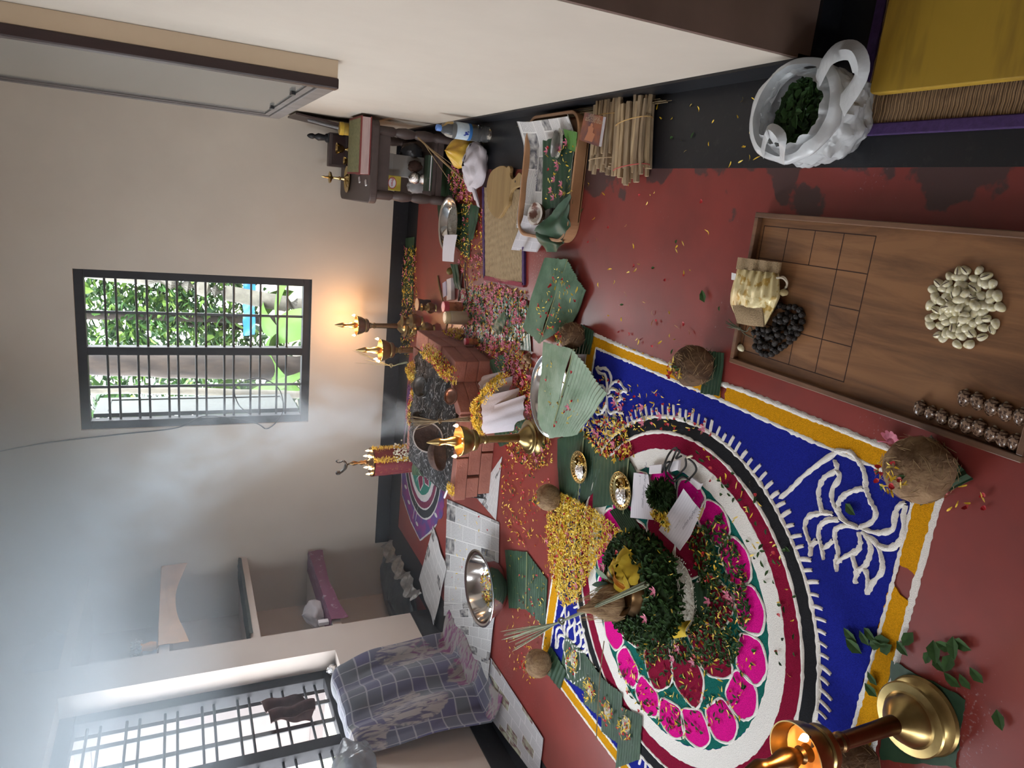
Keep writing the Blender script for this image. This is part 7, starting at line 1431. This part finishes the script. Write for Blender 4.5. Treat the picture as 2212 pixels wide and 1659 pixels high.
# ------------------------------------------------------------------ petals and leaves strewn about
Rz = 0.007
scatter('petal_heap', 'thick carpet of yellow marigold petals at the far side of the rangoli', [(1190, 1058), (1228, 1068), (1290, 1100), (1352, 1152), (1305, 1195), (1272, 1255), (1252, 1300), (1218, 1312), (1196, 1250), (1184, 1150)], 4600, (9, 4.5, 0.7, 0.03, 0.1, 0), Rz, 0.022)
scatter('petal_scatter', 'yellow and red petals beside the near gilt plate leaf', [(1268, 905), (1345, 900), (1372, 985), (1335, 998), (1300, 985), (1262, 945)], 480, (7, 4, 2.5, 0.15, 0.6, 0), Rz, 0.006)
scatter('flower_litter', 'pink flower and leaf litter in front of the straw mat', [(1000, 625), (1060, 610), (1135, 630), (1150, 700), (1130, 745), (1060, 765), (1025, 755), (1000, 700)], 1900, (3, 3, 1.2, 1.0, 2.5, 1.2), 0.006, 0.012)
scatter('flower_litter', 'red and pink petal litter between hearth and steel plate', [(1050, 745), (1120, 735), (1150, 790), (1160, 880), (1150, 905), (1120, 850), (1085, 800)], 900, (4, 3, 4, 0.7, 0.8, 0.5), 0.006, 0.010)
scatter('petal_scatter', 'petals scattered between the steel plate and the straw mat', [(1000, 440), (1046, 450), (1048, 600), (1010, 620), (985, 540)], 420, (5, 4, 1.6, 0.4, 0.6, 0.3), 0.005, 0.0)
scatter('flower_litter', 'pink flowers lying on the leaf before the corner table', [(985, 350), (1030, 420), (1020, 445), (985, 430), (970, 385)], 420, (4, 3, 1.2, 1.0, 0.6, 0.4), 0.008, 0.012)
scatter('flower_litter', 'strip of faded flowers along the back skirting', [(872, 535), (900, 530), (905, 650), (900, 730), (882, 775), (868, 760), (872, 650)], 1000, (5, 3, 0.5, 0.5, 2.0, 1.5), 0.006, 0.02)
scatter('flower_litter', 'petals around the foot of the lamp before the hearth', [(1080, 870), (1140, 905), (1190, 900), (1195, 1000), (1150, 1020), (1100, 985)], 650, (6, 4, 2.5, 0.2, 0.5, 0.2), 0.005, 0.006)
scatter('petal_scatter', 'sparse petals on the red floor left of the lamp', [(1080, 990), (1180, 1000), (1200, 1060), (1190, 1180), (1100, 1180), (1080, 1080)], 240, (5, 4, 3.5, 0, 0.4, 0), 0.004, 0.0)
scatter('petal_scatter', 'sparse petals on the floor beside the newspapers', [(1085, 1330), (1185, 1200), (1190, 1390), (1150, 1480), (1105, 1440)], 150, (5, 4, 1.8, 0, 0.2, 0), 0.004, 0.0)
scatter('petal_scatter', 'petals strewn over the blue field at the right', [(1280, 800), (1400, 840), (1490, 870), (1560, 950), (1440, 930), (1330, 930), (1270, 880)], 170, (4, 3, 4, 0.2, 1.2, 0), Rz, 0.0)
scatter('tulsi_scatter', 'tulsi leaves strewn over the near rangoli petals', [(1480, 1150), (1560, 1110), (1610, 1220), (1625, 1330), (1590, 1430), (1510, 1440), (1430, 1420), (1400, 1450), (1375, 1400), (1480, 1380), (1530, 1300)], 1300, (1.2, 1, 0.3, 0.03, 5, 2.5), Rz, 0.008)
scatter('tulsi_scatter', 'few petals and leaves over the left rangoli petals', [(1330, 1420), (1420, 1430), (1530, 1450), (1640, 1400), (1600, 1550), (1480, 1600), (1360, 1520)], 260, (3, 2, 0.6, 0.08, 3, 1), Rz, 0.0)
scatter('tulsi_scatter', 'sparse leaves over the rangoli rings', [(1480, 940), (1620, 1040), (1720, 1200), (1750, 1400), (1690, 1480), (1650, 1250), (1560, 1080)], 75, (2, 1, 0.8, 0, 4, 1), Rz, 0.0)
scatter('petal_scatter', 'stray petals on the red floor beside the board', [(1250, 390), (1560, 400), (1570, 560), (1560, 740), (1480, 780), (1330, 720), (1260, 600)], 55, (4, 3, 1.2, 0, 0.8, 0), 0.004, 0.0)
scatter('petal_scatter', 'stray yellow petals on the black floor border', [(1400, 220), (1640, 200), (1660, 350), (1450, 370)], 26, (5, 3, 0, 0, 0.5, 0), 0.004, 0.0)
scatter('petal_scatter', 'petals strewn on the long ribbed banana leaf', [(1195, 570), (1250, 620), (1240, 680), (1170, 730), (1150, 700), (1180, 600)], 95, (5, 4, 4, 0.1, 0.6, 0), 0.042, 0.0)
scatter('petal_scatter', 'few petals on the pale leaf over the steel plate', [(1185, 770), (1235, 800), (1260, 900), (1200, 925), (1175, 860)], 42, (5, 3, 2, 0.3, 0.3, 0), 0.088, 0.0)
scatter('petal_scatter', 'few petals on the dark leaf rectangle', [(1100, 1200), (1135, 1200), (1175, 1260), (1170, 1340), (1135, 1300), (1105, 1300)], 24, (5, 3, 2, 0, 0, 0), 0.010, 0.0)
scatter('petal_scatter', 'few petals on the newspapers', [(980, 1090), (1070, 1130), (1070, 1310), (975, 1310)], 40, (5, 3, 1, 0, 0, 0), 0.012, 0.0)
scatter('petal_scatter', 'few petals on the floor by the near right coconut', [(2040, 1040), (2140, 1040), (2130, 1100), (2050, 1105)], 9, (4, 2, 3, 0, 0, 0), 0.005, 0.0)
pf = MB(); pp = P(1926, 955, 0.006)
for q in range(5): petal(pf, pp+Vector((0.012*cos(q*0.5-1), 0.012*sin(q*0.5-1), 0.003)), 0.034, 0.013, q*0.5-1, 0.15, 0.2, 0, 0.4)
pf.tube([pp, pp+Vector((-0.01, 0.035, 0.001))], 0.0016, 5)
tag(pf.build('fallen_flower', m_pp, None, smooth=False), 'single pink flower fallen between the board and the near right coconut', 'flower')
lm = MB(); leaf_blade(lm, (0, 0, 0.002), 0.042, 0.026, 0, 0.1, 0, 0.15); lo = lm.build('loose_leaf', m_pg, None, smooth=False); lme = lo.data; bpy.data.objects.remove(lo)
for x, y in ((1838, 1372), (1868, 1378), (1880, 1370), (1892, 1392), (1905, 1385), (1915, 1400), (1950, 1400), (1962, 1380), (2005, 1420), (2020, 1408), (2040, 1395), (2062, 1400), (2028, 1435), (2050, 1432), (2080, 1392), (2058, 1468), (2085, 1472), (2110, 1458), (2160, 1555), (1885, 1465), (1882, 1490), (1845, 1395), (1520, 640), (1838, 1100)):
    o = bpy.data.objects.new('loose_leaf', lme); C.objects.link(o); p = P(x, y, 0.005); o.location = p; o.rotation_euler = (rng.uniform(-0.15, 0.15), rng.uniform(-0.1, 0.1), rng.uniform(0, 6.28)); s_ = rng.uniform(0.8, 1.2); o.scale = (s_, s_, s_)
    if x == 1520: tag(o, 'single green leaf lying on the bare red floor by the pouch', 'leaf')
    elif y == 1100: tag(o, 'single green leaf lying on the blue field inside the lotus', 'leaf')
    else: tag(o, 'small green basil leaf fallen near the dark stemmed lamp', 'leaf', 'fallen leaves round the near lamp')
# ------------------------------------------------------------------ smoke rising from the hearth and hanging at upper left
m_smoke = bpy.data.materials.new('wood_smoke'); m_smoke.use_nodes = True; N = m_smoke.node_tree.nodes; Lk = m_smoke.node_tree.links
N.remove(N['Principled BSDF']); pv = N.new('ShaderNodeVolumePrincipled'); pv.inputs['Color'].default_value = (0.78, 0.90, 1.0, 1); pv.inputs['Anisotropy'].default_value = 0.0; Lk.new(pv.outputs['Volume'], N['Material Output'].inputs['Volume'])
tc = N.new('ShaderNodeTexCoord'); sx = N.new('ShaderNodeSeparateXYZ'); Lk.new(tc.outputs['Object'], sx.inputs[0])
def M2(op, a, b_=None, c=None, clamp=False):
    n = N.new('ShaderNodeMath'); n.operation = op; n.use_clamp = clamp
    for i, v in enumerate((a, b_, c)):
        if v is None: continue
        if isinstance(v, (int, float)): n.inputs[i].default_value = v
        else: Lk.new(v, n.inputs[i])
    return n.outputs[0]
X_, Y_, Z_ = sx.outputs['X'], sx.outputs['Y'], sx.outputs['Z']
dz = M2('MAXIMUM', M2('SUBTRACT', Z_, 0.28), 0.0)
cxn = M2('MULTIPLY_ADD', M2('MULTIPLY_ADD', dz, -0.40, 0.22), dz, -1.30); cyn = M2('MULTIPLY_ADD', dz, 0.30, 3.85); rn = M2('MULTIPLY_ADD', dz, 0.30, 0.10)
ddx = M2('SUBTRACT', X_, cxn); ddy = M2('SUBTRACT', Y_, cyn); dd = M2('DIVIDE', M2('SQRT', M2('ADD', M2('MULTIPLY', ddx, ddx), M2('MULTIPLY', ddy, ddy))), rn)
pl_ = M2('SUBTRACT', 1.0, dd, clamp=True)
no = N.new('ShaderNodeTexNoise'); no.inputs['Scale'].default_value = 5.0; no.inputs['Detail'].default_value = 4; no.inputs['Distortion'].default_value = 1.2; mp = N.new('ShaderNodeMapping'); mp.inputs['Scale'].default_value = (1, 1, 0.6); Lk.new(tc.outputs['Object'], mp.inputs['Vector']); Lk.new(mp.outputs['Vector'], no.inputs['Vector'])
nc = M2('MULTIPLY', M2('SUBTRACT', no.outputs['Fac'], 0.41, clamp=True), 8.0)
plume = M2('MULTIPLY', M2('MULTIPLY', pl_, nc), M2('DIVIDE', 0.62, M2('ADD', rn, 0.10)))
hz1 = M2('MULTIPLY', M2('SUBTRACT', Z_, 1.25), 0.75, clamp=True); hz2 = M2('MULTIPLY', M2('SUBTRACT', -1.35, X_), 0.72, clamp=True)
haze = M2('MULTIPLY', M2('MULTIPLY', hz1, hz2), M2('MULTIPLY_ADD', no.outputs['Fac'], 0.9, 0.15))
dens = M2('ADD', M2('MULTIPLY', plume, M2('DIVIDE', 3.2, M2('MULTIPLY_ADD', dz, 1.8, 0.7))), M2('MULTIPLY', haze, 1.5)); h3 = M2('MULTIPLY', M2('MULTIPLY', M2('SUBTRACT', Z_, 1.75), 0.9, clamp=True), M2('MULTIPLY', M2('SUBTRACT', -1.2, X_), 0.8, clamp=True)); dens = M2('ADD', dens, M2('MULTIPLY', h3, 2.3)); dens = M2('ADD', dens, 0.012); Lk.new(dens, pv.inputs['Density'])
b = MB(); b.box((XL+0.05, 2.1, 0.29), (-0.35, YB-0.05, ZC-0.02)); o = b.build('smoke', m_smoke, None, smooth=False); tag(o, 'pale blue smoke rising from the hearth and drifting to the upper left', 'smoke', kind='stuff')
